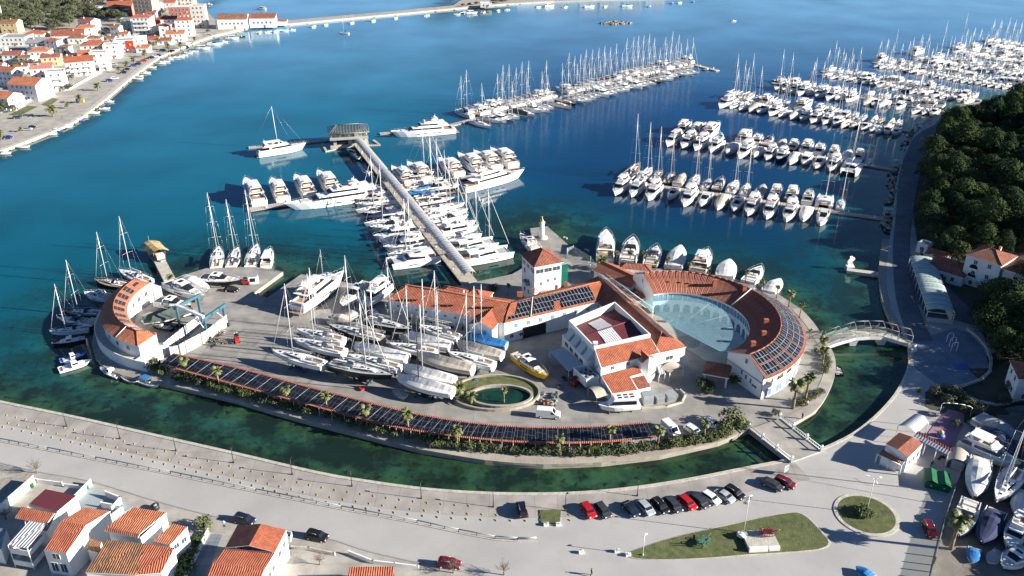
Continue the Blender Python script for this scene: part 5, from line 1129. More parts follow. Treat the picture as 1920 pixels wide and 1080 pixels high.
g=MB(); a=FJ+u2*5.5+n2*.22; b=FJ+u2*12.5+n2*.22; g.hexa([V3(a,GZ+.02),V3(b,GZ+.02),V3(b+n2*.1,GZ+.02),V3(a+n2*.1,GZ+.02)],[V3(a,4.6),V3(b,4.6),V3(b+n2*.1,4.6),V3(a+n2*.1,4.6)],'black'); wb(g,'gateway',t)
# balcony walkway along the left part
g=MB(); a=F0+u1*1; b=FJ-u1*12
g.hexa([V3(a-n1*1.6,4.2),V3(b-n1*1.6,4.2),V3(b,4.2),V3(a,4.2)],[V3(a-n1*1.6,4.35),V3(b-n1*1.6,4.35),V3(b,4.35),V3(a,4.35)],'stone')
for zz in(4.8,5.3): g.tube(V3(a-n1*1.6,zz),V3(b-n1*1.6,zz),.04,'white_trim',3)
for i in range(13): p=a.lerp(b,i/12)-n1*1.6; g.tube(V3(p,GZ),V3(p,5.35),.05,'white_trim',3)
wb(g,'balcony',t)
# arrays: rows along the roof, read in the photo
def arr(p,q_,f0,f1,name='solar_panel'):
    """p,q_: fractions along the eave of the right wing; f0,f1: up the slope"""
    m=MB(); e0=FJ.lerp(F2,p); e1=FJ.lerp(F2,q_); r0=RJ.lerp(R2,p); r1=RJ.lerp(R2,q_)
    def X(e,r_,f): v=e.lerp(r_,f); return (v.x,v.y,zE+(zR-zE)*f+.18)
    m.slab([X(e0,r0,f0),X(e1,r1,f0),X(e1,r1,f1),X(e0,r0,f1)],.06,'solar_pale','steel'); wb(m,name,t)
arr(.03,.22,.1,.3); arr(.09,.22,.31,.93); arr(.255,.46,.1,.93); arr(.462,.53,.5,.93); arr(.535,.86,.1,.93)
g=MB(); a=FJ.lerp(F2,.238); b=RJ.lerp(R2,.238); g.tube(V3(a,zE+.15),V3(b,zR+.2),.16,'white_trim',4); wb(g,'parapet',t)
# cross gables on the front
def cross(px,py,w_,len_,label=None):
    v=g3(px,py,zE); h=house('x','y','z',v.x,v.y+len_*.3,len_,w_,zE-GZ-.2,math.atan2(n1.y,n1.x),'gable','roof_orange','white_wall',rise=1.5,wins=False,chim=False)
    for c in list(h.children): c.parent=t; c.location=(h.location.x-t.location.x,h.location.y-t.location.y,0); c.rotation_euler=(0,0,h.rotation_euler.z); c.name='gable_'+c.name.split('.')[0]
    bpy.data.objects.remove(h)
    return v
cross(911,607,6.5,7)
v=g3(911,607,zE); put_win(t,v.x-.7,v.y-1.6,5.6,math.atan2(-n1.y,-n1.x),1.8,1.3,'window_blue')
# ---- diagonal wing right
A_=Vector(G(1141,524,7)); B_=Vector(G(1287,650.5,7)); ud=(B_-A_).normalized(); nd=Vector((ud.y,-ud.x)); nd=-nd if nd.x>0 else nd   # nd points to the west
Wd=9.6
t=thing('diagonal_wing','long diagonal wing with orange roof and narrow solar strips beside the courtyard','building',(A_.x,A_.y,GZ))
Rn=A_+nd*Wd/2+ud*2; Rs=B_+nd*Wd/2-ud*4.5; C1_=A_+nd*Wd; C2_=B_+nd*Wd
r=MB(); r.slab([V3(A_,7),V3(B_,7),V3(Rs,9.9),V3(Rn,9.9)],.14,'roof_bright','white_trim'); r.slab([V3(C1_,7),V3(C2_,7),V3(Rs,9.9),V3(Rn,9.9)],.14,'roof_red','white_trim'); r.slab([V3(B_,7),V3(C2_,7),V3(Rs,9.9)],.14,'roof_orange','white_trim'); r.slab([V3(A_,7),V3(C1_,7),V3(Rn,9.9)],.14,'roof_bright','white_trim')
r.tube(V3(Rn,9.95),V3(Rs,9.95),.15,'roof_bright',5); wb(r,'roof',t)
w=MB(); walls([V3(A_+nd*.3,6.9),V3(B_+nd*.3,6.9),V3(C2_-nd*.3,6.9),V3(C1_-nd*.3,6.9)],GZ,'white_wall',w); wb(w,'wall',t)
dl=(B_-A_).length
for f0,f1 in ((.06,.26),(.28,.44),(.47,.72),(.73,.87),(.88,.93)):
    for g0,g1 in ((.34,.93),):
        e0=A_.lerp(B_,f0); e1=A_.lerp(B_,f1); m=MB()
        def X(e,g_): v=e+nd*(Wd/2*g_); return (v.x,v.y,7+2.9*g_+.2)
        m.slab([X(e0,g0),X(e1,g0),X(e1,g1),X(e0,g1)],.06,'solar','steel'); wb(m,'solar_panel',t)
win_row(t,B_+nd*.3,A_+nd*.3,[5.2],8,1,1.3,.04,'window_blue'); win_row(t,C2_-nd*.3,B_+nd*.3,[5.0],1,2,1)
# ---- walled block with the maroon roof
t=thing('walled_hall','tall white hall with sunken maroon sheet roof and two pale skylights','building',(*G(1140,612,9.5),GZ))
pp=[(1066.5,600.5),(1114,650.5),(1220,626),(1153,565.5)]
top=[g3(x,y,9.9) for x,y in pp]; cc_=sum(top,Vector())/4
w=MB()
for i in range(4):
    a,b=top[i],top[(i+1)%4]; ai=a+(cc_-a).normalized()*.5; bi=b+(cc_-b).normalized()*.5
    w.poly([(a.x,a.y,GZ),(b.x,b.y,GZ),b,a],'white_wall'); w.poly([a,b,bi,ai],'white_trim'); w.poly([ai,bi,(bi.x,bi.y,7.3),(ai.x,ai.y,7.3)],'white_wall')
wb(w,'wall',t)
inn=[p+(cc_-p).normalized()*.55 for p in top]; ra=(inn[0]+inn[1])/2; rb=(inn[2]+inn[3])/2
r=MB(); Z=lambda v,z:(v.x,v.y,z)
r.poly([Z(inn[0],7.7),Z(ra,8.9),Z(rb,8.9),Z(inn[3],7.7)],'sheet_maroon'); r.poly([Z(inn[1],7.7),Z(inn[2],7.7),Z(rb,8.9),Z(ra,8.9)],'sheet_maroon'); r.tube(Z(ra,8.95),Z(rb,8.95),.2,'sheet_maroon',5); wb(r,'roof',t)
for s,(e0,e1) in enumerate(((inn[0],inn[3]),(inn[1],inn[2]))):
    g=MB(); f=.33 if s==0 else .3; f2=.62 if s==0 else .6
    a0_=e0.lerp(e1,f); a1_=e0.lerp(e1,f2); b0_=ra.lerp(rb,f); b1_=ra.lerp(rb,f2)
    def X(e,r_,k): v=e.lerp(r_,k); return (v.x,v.y,7.7+1.2*k+.12)
    g.slab([X(a0_,b0_,.2),X(a1_,b1_,.2),X(a1_,b1_,.97),X(a0_,b0_,.97)],.05,'sheet_white'); wb(g,'skylight',t)
# dormers on the left facade
fa,fb_=top[0],top[1]; uf=(fb_-fa).normalized(); nf=Vector((-abs(uf.y),-abs(uf.x),0)) if 0 else Vector((uf.y,-uf.x,0)); nf=nf if nf.x<0 else -nf
for i in range(4):
    p=fa.lerp(fb_,.1+.245*i); q_=fa.lerp(fb_,.1+.245*i+.17); g=MB()
    g.hexa([Z(p,6.1),Z(q_,6.1),Z(q_+nf*1.9,6.1),Z(p+nf*1.9,6.1)],[Z(p,8.6),Z(q_,8.6),Z(q_+nf*1.9,6.5),Z(p+nf*1.9,6.5)],'metal_pale'); wb(g,'dormer',t)
g=MB(); g.hexa([Z(fa,GZ),Z(fb_,GZ),Z(fb_+nf*1.8,GZ),Z(fa+nf*1.8,GZ)],[Z(fa,6.1),Z(fb_,6.1),Z(fb_+nf*1.8,6.1),Z(fa+nf*1.8,6.1)],'white_wall'); wb(g,'lower_wall',t)
win_row(t,(fa+nf*1.8).xy,(fb_+nf*1.8).xy,[4.6],4,1.7,1.0,.1)
# ---- restaurant front block (two stepped roofs, cross gable, plant room)
t=thing('stepped_house','white stepped house with three orange roofs and small gable, below the walled hall','building',(*G(1170,680,6),GZ))
q5=[g3(1115,655,9.2),g3(1219,633,9.2),g3(1236.5,661.5,7.1),g3(1127,690,7.1)]
r=MB(); r.slab(q5,.14,'roof_orange','white_trim'); r.tube(q5[1],q5[2],.13,'white_trim',4); r.tube(q5[0],q5[3],.13,'white_trim',4)
q6=[g3(1126.5,705,5.6),g3(1196,686,5.6),g3(1204,699.5,5.0),g3(1181,706,4.95),g3(1194.6,731,3.9),g3(1147,738,3.9)]; r.slab(q6,.14,'roof_orange','white_trim'); r.tube(q6[0],q6[5],.12,'white_trim',4)
q7=[g3(1183,709,4.6),g3(1207,703.5,4.6),g3(1220,725,3.7),g3(1195.6,731,3.7)]; r.slab(q7,.14,'roof_red','white_trim'); r.tube(q7[0],q7[3],.12,'white_trim',4)
gd=[g3(1204,681,7.0),g3(1231,673,7.0),g3(1201,655,8.9),g3(1217.5,670,8.9)]
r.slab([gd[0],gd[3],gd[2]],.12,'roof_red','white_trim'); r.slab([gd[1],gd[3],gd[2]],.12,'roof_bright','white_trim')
wb(r,'roof',t)
w=MB(); walls([p-Vector((0,0,.15)) for p in q5],GZ,'white_wall',w); walls([p-Vector((0,0,.15)) for p in q6],GZ,'white_wall',w); walls([p-Vector((0,0,.15)) for p in q7],GZ,'white_wall',w)
gb=gd[1]-gd[0]; gn=Vector((gb.y,-gb.x,0)).normalized(); gn=gn if gn.y<0 else -gn; back=[gd[1]-gn*4,gd[0]-gn*4]
walls([gd[0],(gd[3].x,gd[3].y,8.8),gd[1],back[0],back[1]],GZ,'white_wall',w); wb(w,'wall',t)
def wl(a,b,z,n,w_,h_,m0=.1): 
    a,b=a.xy,b.xy; win_row(t,a,b,[z],n,w_,h_,m0)
wl(q5[3],q5[2].lerp(q5[3],.35),6.3,2,.9,.9,.1); wl(q5[0],q5[3],5.8,1,.7,.9)
wl(gd[0],gd[1],4.8,1,.6,1.4); wl(q7[3],q7[2],2.5,1,1.6,1)
# chimney with cap
v=g3(1116,652,9.2); c=MB(); c.box((0,0,0),(.9,.9,3.2),'white_wall'); c.box((0,0,1.7),(1.2,1.2,.2),'white_trim'); c.build('chimney',t,loc=(v.x-t.location.x,v.y-t.location.y,9-GZ))
ac=[g3(1075,688,4.8),g3(1099,711,4.8),g3(1124,706,4.8),g3(1100,685,4.8)]; w=MB()
for i in range(4):
    a,b=ac[i],ac[(i+1)%4]; w.poly([(a.x,a.y,GZ+ (1.2 if i<2 else 0)),(b.x,b.y,GZ+(1.2 if i<2 else 0)),b,a],'white_wall'); m_=sum(ac,Vector())/4; ai=a.lerp(m_,.06); bi=b.lerp(m_,.06); w.poly([a,b,bi,ai],'white_trim'); w.poly([ai,bi,(bi.x,bi.y,3.4),(ai.x,ai.y,3.4)],'white_wall')
w.poly([(p.x,p.y,3.4) for p in ac],'grey_trim'); wb(w,'plant_terrace',t)
for i in range(4):
    m_=ac[3].lerp(ac[1],.3+.13*i)+Vector((i%2*1.2-.2,0,0)); k=MB(); k.box((0,0,0),(1.5,1.1,1.3),'metal_flat'); k.tube((0,0,.6),(0,0,.75),.45,'black',8); o=thing('air_conditioner','grey air-conditioning unit on the plant terrace of the stepped house','air conditioner',(m_.x,m_.y,4.06),.4,'air-conditioning units on the plant terrace'); k.build('casing',o)
# ---- canopies
def canopy(name,label,pts,z,m,curve=0,posts=True,drop_=0):
    P_=[g3(x,y,z-(drop_ if i in(2,3) else 0)) for i,(x,y) in enumerate(pts)]; c0=sum(P_,Vector())/4; t=thing(name,label,'canopy',(c0.x,c0.y,GZ)); mb=MB(); n=8 if curve else 1
    for i in range(n):
        f0,f1=i/n,(i+1)/n
        def X(f,s): v=P_[0].lerp(P_[1],f) if s else P_[3].lerp(P_[2],f); return v+Vector((0,0,curve*math.sin(math.pi*f)))
        mb.slab([X(f0,1),X(f1,1),X(f1,0),X(f0,0)],.06,m)
    wb(mb,'roof_sheet',t)
    if posts:
        for p in P_: k=MB(); k.tube((p.x,p.y,GZ),p-Vector((0,0,.08)),.08,'alloy',5); wb(k,'post',t,False)
    return t
canopy('lean_to_roof','pale grey sheet canopy over a yard work area left of the walled hall',[(1031,659),(1056,650.5),(1093.5,682),(1066,697)],4.3,'metal_pale')
canopy('curved_canopy','curved beige canopy behind the white tour boat',[(1103,727),(1143.5,739),(1123,718.6),(1119,747)][0:1]+[(1119,747),(1143.5,739),(1123,718.6)],3.5,'canvas_beige',.7)
canopy('shade_awning','beige fabric awning beside the right corner of the stepped house',[(1239,690),(1263,676),(1282,688),(1256,699)],3.9,'canvas_beige',.4)
canopy('porch_roof','small white ribbed porch roof between awning and stepped house',[(1232,686),(1241,684),(1247,699),(1236,703)],3.9,'sheet_white')
# ---- tower
tv=[g3(975,477,14),g3(1003,501,14),g3(1057,491,14)]; tc=(tv[0]+tv[2])/2; w_=(tv[2]-tv[1]).length; d_=(tv[1]-tv[0]).length; rot=math.atan2((tv[2]-tv[1]).y,(tv[2]-tv[1]).x)
t=house('tower_house','tall white square tower with pyramid roof and green glass stair','tower',tc.x,tc.y,w_-.6,d_-.6,12.8,rot,'hip','roof_red','white_wall',rise=3.0,wins=False,chim=False,over=.5)
cr_,sr_=math.cos(rot),math.sin(rot)
def tl(x,y): return (tc.x+x*cr_-y*sr_,tc.y+x*sr_+y*cr_)
a,b=w_/2-.3,d_/2-.3
for i in range(3): put_win(t,*tl(-a+1.6+i*(2*a-3.2)/2,-b-.03),12.3,rot-math.pi/2,2.2,1.2)
for i in range(3): put_win(t,*tl(-a-.03,b-1.5-i*(2*b-3)/2),12.3,rot+math.pi,2.0,1.2)
for x,z in ((-a*.5,8.3),(0.1,8.9),(a*.55,9.0),(a*.5,5),(-a*.5,5)): put_win(t,*tl(x,-b-.03),z,rot-math.pi/2,.6,.9)
for y,z in ((b*.5,10),(-b*.1,7.4),(-b*.1,4.2),(b*.5,4)): put_win(t,*tl(-a-.03,y),z,rot+math.pi,.8,1.4)
k=MB(); k.box((-a-.6,0,5.4),(1.2,2.6,.15),'white_trim')
for s in(-1,1): k.box((-a-.6,s*1.3,5.9),(1.2,.06,1),'grey_trim')
k.box((-a-1.18,0,5.9),(.06,2.6,1),'grey_trim'); k.build('balcony',t)
k=MB(); k.box((a+1.1,-b+1.6,5.9),(2.2,2.8,11.8),'green_glass'); k.box((a+1.1,-b+1.6,12),(2.7,3.3,.3),'grey_trim'); k.build('glass_stair',t)
v=g3(1040,530,7); house('gable_house','small white gabled house with red roof at the foot of the tower','house',*G(1030,540,5),8,5,4.2,rot+.1,'gable','roof_orange','white_wall',rise=1.6,st=1,chim=False)
house('rear_house','pair of hipped orange roofs behind the long harbour building, left','house',*G(858,560,5),11,7,5.2,math.atan2(u1.y,u1.x),'hip','roof_orange','white_wall',rise=1.9,st=1)
house('rear_house','smaller hipped orange roof beside it nearest the covered jetty','house',*G(893,563,5),7,7,5.2,math.atan2(u1.y,u1.x),'hip','roof_orange','white_wall',rise=2.0,st=1,chim=False)
a=G(1150,504,5); house('quay_pavilion','orange-roofed glazed pavilion left of the round building','pavilion',*G(1163,520,4),15,7.5,3.6,R(-50),'gable','roof_orange','white_wall',rise=1.6,st=1,chim=False,glass='window_blue')
house('quay_kiosk','low red tiled kiosk between quay palms and the round building','kiosk',*G(1191,507,3),9,4,3.0,R(-12),'hip','roof_red','white_wall',rise=1.1,st=1,chim=False)
house('garden_shed','tiny red-roofed shed between diagonal wing and round building','shed',*G(1193,560,3),4.5,4,2.8,R(-45),'hip','roof_orange','white_wall',rise=1.2,st=1,chim=False)
# white glazed walkway canopy on the quay
t=thing('glass_walkway','white-beamed glass canopy running diagonally across the quay','canopy',(*G(1150,540,4),GZ)); k=MB(); A4=g3(1107,493,5); B4=g3(1225,578,5)
k.tube(A4,B4,.15,'white_trim',5); k.tube(A4+Vector((-2,1,-.3)),B4+Vector((-2,1,-.3)),.1,'white_trim',4)
for i in range(9): p=A4.lerp(B4,i/8); k.tube(p,p+Vector((-2,1,-.3)),.07,'white_trim',3); 
wb(k,'frame',t,False); k=MB(); k.poly([A4,B4,B4+Vector((-2,1,-.3)),A4+Vector((-2,1,-.3))],'canopy_glass'); wb(k,'glass_sheet',t,False)
for i in range(0,9,2): p=A4.lerp(B4,i/8); k=MB(); k.tube((p.x,p.y,GZ),p,.1,'white_trim',5); wb(k,'post',t,False)
t=thing('wind_screen','clear glass fence with white posts enclosing the quay terrace','fence',(*G(1070,500,2),GZ)); pts=[g3(x,y,GZ) for x,y in ((1062,500),(1063,478),(1075,473),(1107,494),(1150,545))]
for a,b in zip(pts,pts[1:]):
    k=MB(); k.poly([a,b,b+Vector((0,0,2.4)),a+Vector((0,0,2.4))],'rail_glass'); wb(k,'glass_pane',t,False)
for p in pts: k=MB(); k.tube(p,p+Vector((0,0,2.6)),.07,'white_trim',4); wb(k,'post',t,False)
# lighthouse on the pier
v=G(1016,447,GZ); t=thing('harbour_light','white tapered harbour light topped with gold figure, on the narrow stone pier','lighthouse',(*v,GZ))
k=MB(); k.tube((0,0,0),(0,0,.5),2.0,'stone',12); k.tube((0,0,.5),(0,0,5.6),1.05,'white_wall',12,.72); k.tube((0,0,5.6),(0,0,6),1.0,'white_wall',12); k.build('column',t)
k=MB(); k.ball((0,0,6.6),(.6,.6,.5),'gold'); k.tube((0,0,6.9),(0,0,7.6),.35,'gold',8,.1); k.ball((0,0,7.8),.25,'gold'); k.build('finial',t)
# gazebo
t=thing('gazebo','open gazebo with pyramid of dark red tiles in front of the round building','gazebo',(*G(1345,695,4),GZ),R(-20)); k=MB()
e=[(-3.2,-3.2,3.2),(3.2,-3.2,3.2),(3.2,3.2,3.2),(-3.2,3.2,3.2)]
for p,q_ in zip(e,e[1:]+e[:1]): k.poly([p,q_,(0,0,4.7)],'roof_red'); k.poly([(p[0],p[1],2.95),(q_[0],q_[1],2.95),q_,p],'white_trim')
k.build('roof',t,uv=True)
for x in(-2.6,2.6):
    for y in(-2.6,2.6): k=MB(); k.box((x,y,1.5),(.45,.45,3),'white_wall'); k.build('column',t)
# ---------------- solar pergola along the southern quay
Ptop=smooth([G(x,y,4.6) for x,y in [(326,662),(446,688),(584,725),(721,760),(800,778),(900,793),(1004,800),(1128,798),(1219,790)]],6)
Pbot=smooth([G(x,y,3.9) for x,y in [(299,684),(410,714),(550,752),(687,789),(770,807),(880,822),(1004,831),(1128,830),(1231,820)]],6)
n=len(Ptop); t=thing('solar_pergola','long curved carport roofed with black solar panels and red tile edges','carport',(*Ptop[n//2],GZ))
def mixp(i,f): a,b=Ptop[i],Pbot[i]; return (a[0]+(b[0]-a[0])*f,a[1]+(b[1]-a[1])*f,4.6-.7*f)
k=MB()
for i in range(n-1):
    k.slab([mixp(i,0),mixp(i+1,0),mixp(i+1,.1),mixp(i,.1)],.12,'roof_orange'); k.slab([mixp(i,.9),mixp(i+1,.9),mixp(i+1,.985),mixp(i,.985)],.12,'roof_orange')
    k.tube(mixp(i,.1),mixp(i,.9),.06,'steel',4)
for i in range(n):
    a_=mixp(i,0); b_=mixp(i,1); k.tube((a_[0],a_[1],GZ),(a_[0],a_[1],4.5),.1,'stone',4); k.tube((b_[0],b_[1],GZ),(b_[0],b_[1],3.8),.1,'stone',4)
wb(k,'frame',t)
for i in range(n-1):
    a,b,c,d=mixp(i,.1),mixp(i+1,.1),mixp(i+1,.9),mixp(i,.9); m=MB()
    V_=[Vector(p)+Vector((0,0,.1)) for p in(a,b,c,d)]; la=V_[0].lerp(V_[1],.025); lb2=V_[0].lerp(V_[1],.975); lc=V_[3].lerp(V_[2],.975); ld=V_[3].lerp(V_[2],.025)
    m.slab([la,lb2,lc,ld],.05,'solar','steel'); wb(m,'solar_panel',t)
# ---------------- pond
pc_=(-4.0,172.8)
def ring(name,c,rx,ry,w,h,m,n=40,z=GZ):
    mb=MB()
    for i in range(n):
        a,b=2*math.pi*i/n,2*math.pi*(i+1)/n
        q=[(c[0]+(rx-o)*math.cos(g_),c[1]+(ry-o)*math.sin(g_)) for g_,o in((a,0),(b,0),(b,w),(a,w))]
        mb.hexa([(x,y,z) for x,y in q],[(x,y,z+h) for x,y in q],m)
    return mb.build(name,uv=True)
tag(ring('garden_wall',pc_,10.9,7.7,.5,.75,'ashlar'),'low oval stone wall enclosing the green garden with pond','wall')
struct(MB().poly([(pc_[0]+10.5*math.cos(a*math.pi/20),pc_[1]+7.3*math.sin(a*math.pi/20),GZ+.3) for a in range(40)],'grass').build('pond_lawn'))
pi_=(-2.7,170.7); tag(ring('pond_wall',pi_,7.8,4.7,.6,1.1,'ashlar'),'inner oval stone rim around dark green pond water','wall')
pw=MB(); pw.poly([(pi_[0]+7.3*math.cos(a*math.pi/20),pi_[1]+4.2*math.sin(a*math.pi/20),GZ+.42) for a in range(40)],'water'); o=struct(pw.build('pond_water'))
at=o.data.attributes.new('body','FLOAT_COLOR','POINT'); at.data.foreach_set('color',[.01,.07,.05,1]*40); at=o.data.attributes.new('depth','FLOAT','POINT'); at.data.foreach_set('value',[.12]*40)
# ================================================================ vegetation
def leafcloud(mb,c,r,n,size,m,flat=.75):
    for _ in range(n):
        u=random.uniform(-1,1); a=random.uniform(0,2*math.pi); s=math.sqrt(1-u*u); k=random.uniform(.72,1.06)
        d=Vector((s*math.cos(a),s*math.sin(a),u)); p=Vector(c)+Vector((d.x*r*k,d.y*r*k,d.z*r*flat*k))
        if d.z<-.55: continue
        nn=(d+Vector((random.uniform(-.7,.7),random.uniform(-.7,.7),random.uniform(-.3,.9)))).normalized(); t=nn.orthogonal().normalized(); t.rotate(Matrix.Rotation(random.uniform(0,6.28),3,nn)); b=nn.cross(t); z=size*random.uniform(.6,1.3)
        mb.poly([p-t*z,p+b*z*.7,p+t*z,p-b*z*.7],m)
def tree(h,r,m,n=14,leaf=.42,trunk='bark',per=95,low=.35,seed=0,flat=.7):
    random.seed(seed); t=thing('tree','x','tree'); k=MB(); k.tube((0,0,-.5),(0,0,h*.35),.28,trunk,6,.2); k.tube((0,0,h*.35),(.2,.1,h*.75),.2,trunk,5,.08)
    c=MB()
    for i in range(n):
        a=i*2.4; f=i/n; z=h*(low+(1-low)*.88*(f**.8)); rr=r*(.72 if f<.6 else .72*(1-f)*2.2)*random.uniform(.55,1.1); p=(rr*math.cos(a),rr*math.sin(a),z)
        k.tube((0,0,h*.3+f*h*.25),p,.09,trunk,4,.04); leafcloud(c,p,r*random.uniform(.36,.56),per,leaf,m,flat)
    k.build('trunk',t); c.build('crown',t); t.location=(0,0,-500); return t
TP=[tree(h_,r_,m_,n_+3,.25,seed=i+1,per=230,low=lo_,flat=fl_) for i,(h_,r_,m_,n_,lo_,fl_) in enumerate([(10,4.8,'pine',16,.35,.7),(12,4.2,'pine_dark',15,.3,.85),(8,5.4,'pine_light',15,.45,.5),(11,3.6,'pine',13,.25,.9),(9,5.0,'pine_dark',18,.4,.6),(13,4.6,'pine',15,.5,.55),(7,3.6,'pine_light',11,.3,.8)])]
TO=[tree(5.2,3.4,'olive',10,.34,seed=i+20,per=80,low=.4) for i in range(3)]
TB=[tree(4,2.6,'shrub_green',9,.25,seed=i+30,per=80,low=.3) for i in range(2)]
def shrub(seed,m,h=1.7,r=1.5):
    random.seed(seed); t=thing('shrub','x','shrub'); c=MB()
    for i in range(7): a=i*.9; rr=r*.5 if i else 0; leafcloud(c,(rr*math.cos(a),rr*math.sin(a),h*.5+random.uniform(-.1,.25)*h),r*.55,95,.17,m,.9)
    c.build('foliage',t); s=MB()
    for i in range(4): s.tube((0,0,0),(math.cos(i*1.6)*r*.4,math.sin(i*1.6)*r*.4,h*.6),.05,'bark',4)
    s.build('stem',t); t.location=(0,0,-500); return t
SHP=[shrub(40,'shrub_green'),shrub(41,'hedge'),shrub(42,'shrub_green',2.1,1.6),shrub(43,'olive')]
def palm(seed,h,cr,nf,fan=False):
    random.seed(seed); t=thing('palm_tree','x','palm tree'); k=MB(); pts=[(0,0,-.2),(.05,0,h*.4),(.12,.06,h*.8),(.12,.08,h)]
    for (a,b),rr in zip(zip(pts,pts[1:]),(.26,.22,.2)): k.tube(a,b,rr,'palm_bark',7,rr*.9)
    k.build('trunk',t); c=MB(); top=Vector(pts[-1]); d=MB()
    for i in range(nf):
        a=i*2.4+random.uniform(-.2,.2); el=R(random.uniform(-25,80)); L=cr*random.uniform(.8,1.1); hd=Vector((math.cos(a),math.sin(a),0)); sd_=Vector((-hd.y,hd.x,0)); n=6; pr=None
        for j in range(n+1):
            f=j/n; ang=el-f*f*1.5; 
            q=top if j==0 else pr[0]+(hd*math.cos(ang)+Vector((0,0,math.sin(ang))))*(L/n)
            w=(.14+.85*math.sin(math.pi*min(1,f*1.05+.02))**.7)*(cr*.2 if not fan else cr*.33)*(1 if j<n else .15)
            if pr:
                for s in(-1,1):
                    dr=Vector((0,0,-w*.35)); c.poly([pr[0],q,q+sd_*s*w+dr-hd*0.05,pr[0]+sd_*s*pr[1]*.72+Vector((0,0,-pr[1]*.35))],'palm_green')
            pr=(q,w)
    for i in range(9):
        a=i*.7; d.poly([top+Vector((0,0,-.1)),top+Vector((.45*math.cos(a),.45*math.sin(a),-.5)),top+Vector((.3*math.cos(a+.4),.3*math.sin(a+.4),-1.3))],'dry_frond')
    c.build('frond_crown',t); d.build('dead_fronds',t); t.location=(0,0,-500); return t
PA=[palm(50,4.6,1.7,26,True),palm(51,5.2,1.6,24,True),palm(52,2.6,2.6,30)]
random.seed(11)
def massed(name,places):
    """places: (tree, x, y, z, rot, scale) -> one mesh"""
    V=[];F=[];MI=[];ms=[];off=0
    for t,x,y,z,ro,s in places:
        cr_,sr_=math.cos(ro)*s,math.sin(ro)*s
        for ch in t.children:
            me=ch.data; n=len(me.vertices); co=np.empty(n*3); me.vertices.foreach_get('co',co); co=co.reshape(-1,3)
            V.append(np.stack([x+co[:,0]*cr_-co[:,1]*sr_,y+co[:,0]*sr_+co[:,1]*cr_,z+co[:,2]*s],1))
            for p in me.polygons:
                F.append([off+i for i in p.vertices]); m=me.materials[p.material_index]
                if m not in ms: ms.append(m)
                MI.append(ms.index(m))
            off+=n
    me=bpy.data.meshes.new(name); me.from_pydata(np.concatenate(V).tolist(),[],F)
    for m in ms: me.materials.append(m)
    me.polygons.foreach_set('material_index',MI); o=bpy.data.objects.new(name,me); COL.objects.link(o); o['kind']='stuff'; return o
edge=[]
# wood on the hill at right
pos=[]; cnt=0
sp=6.6
for i in range(int((340-115)/sp)):
    for j in range(int((470-160)/sp)):
        x=115+i*sp+random.uniform(-2.4,2.4); y=160+j*sp+random.uniform(-2.4,2.4)
        if not inside((x,y),hillpoly): continue
        u,v=proj(x,y,8)
        if u>2075 or v<120: continue
        if 1740<u<2100 and 462<v<600 and y<262 and not (u>1860 and v>525): continue
        d=dist_pl((x,y),HP)
        if d<2.2: continue
        # house clearing, lawn beside the plaza
        if y<190 and x<150: continue
        pos.append((x,y))
pos=pos[:300]
for i,(x,y) in enumerate(pos):
    s=random.uniform(.7,1.25)
    if proj(x,y,10)[0]>1950: edge.append((TP[random.randrange(7)],x,y,hill_z(x,y)-.3,random.uniform(0,6.28),s)); continue
    copy_tree(TP[random.randrange(7)],(x,y,hill_z(x,y)-.3),random.uniform(0,6.28),'dark green pine standing in the dense wood on the right-hand hill','pines of the dense right-hand wood',(s,s,s*random.uniform(.85,1.15)))
def tr(P_,i,px,py,label,grp,s=1,z=GZ,cat=None):
    x,y=G(px,py,z); c=copy_tree(P_[i%len(P_)],(x,y,z),random.uniform(0,6.28),label,grp,(s,s,s)); 
    if cat: c['category']=cat
    return c
for i,(px,py,s) in enumerate([(1850,640,1.1),(1880,610,1.15),(1905,650,1.1),(1870,675,.9),(1838,604,.7),(1905,585,.7),(1925,620,.9),(1915,690,1),(1866,590,.75),(1940,660,1.2)]):
    tr(TP,i,px,py,'dark green pine beside the white villa and curved plaza wall','pines beside the plaza',s)
for i,(px,py,s) in enumerate([(1752,742,.5),(1770,738,.45),(1785,745,.6),(1800,752,.5),(1775,758,.5),(1815,765,.5),(1835,782,.55),(1806,775,.4),(1857,800,.5),(1790,800,.35),(1893,735,.5),(1880,760,.5)]):
    tr(TO,i,px,py,'small dark garden tree between the playground and the shaded plaza','garden trees by the playground',s)
random.seed(9)
for i in range(34):  # unseen tall pines right of the plaza, added to shade it
    x=random.uniform(140,196); y=random.uniform(128,214)
    u,v=proj(x,y,4)
    if u<1935 and not (v<690 and u>1890): x+=28
    s=random.uniform(1.3,1.6); edge.append((TP[i%5],x,y,GZ,random.uniform(0,6.28),s))
for i in range(20):  # unseen low tree row, added to shade the boatyard ground
    f=i/19; edge.append((TO[i%3],121-17*f+random.uniform(0,3),162-52*f,GZ,random.uniform(0,6.28),random.uniform(1.2,1.6)))
massed('wood_and_shade_trees',edge)  # unseen edge of the wood plus the trees added for shade
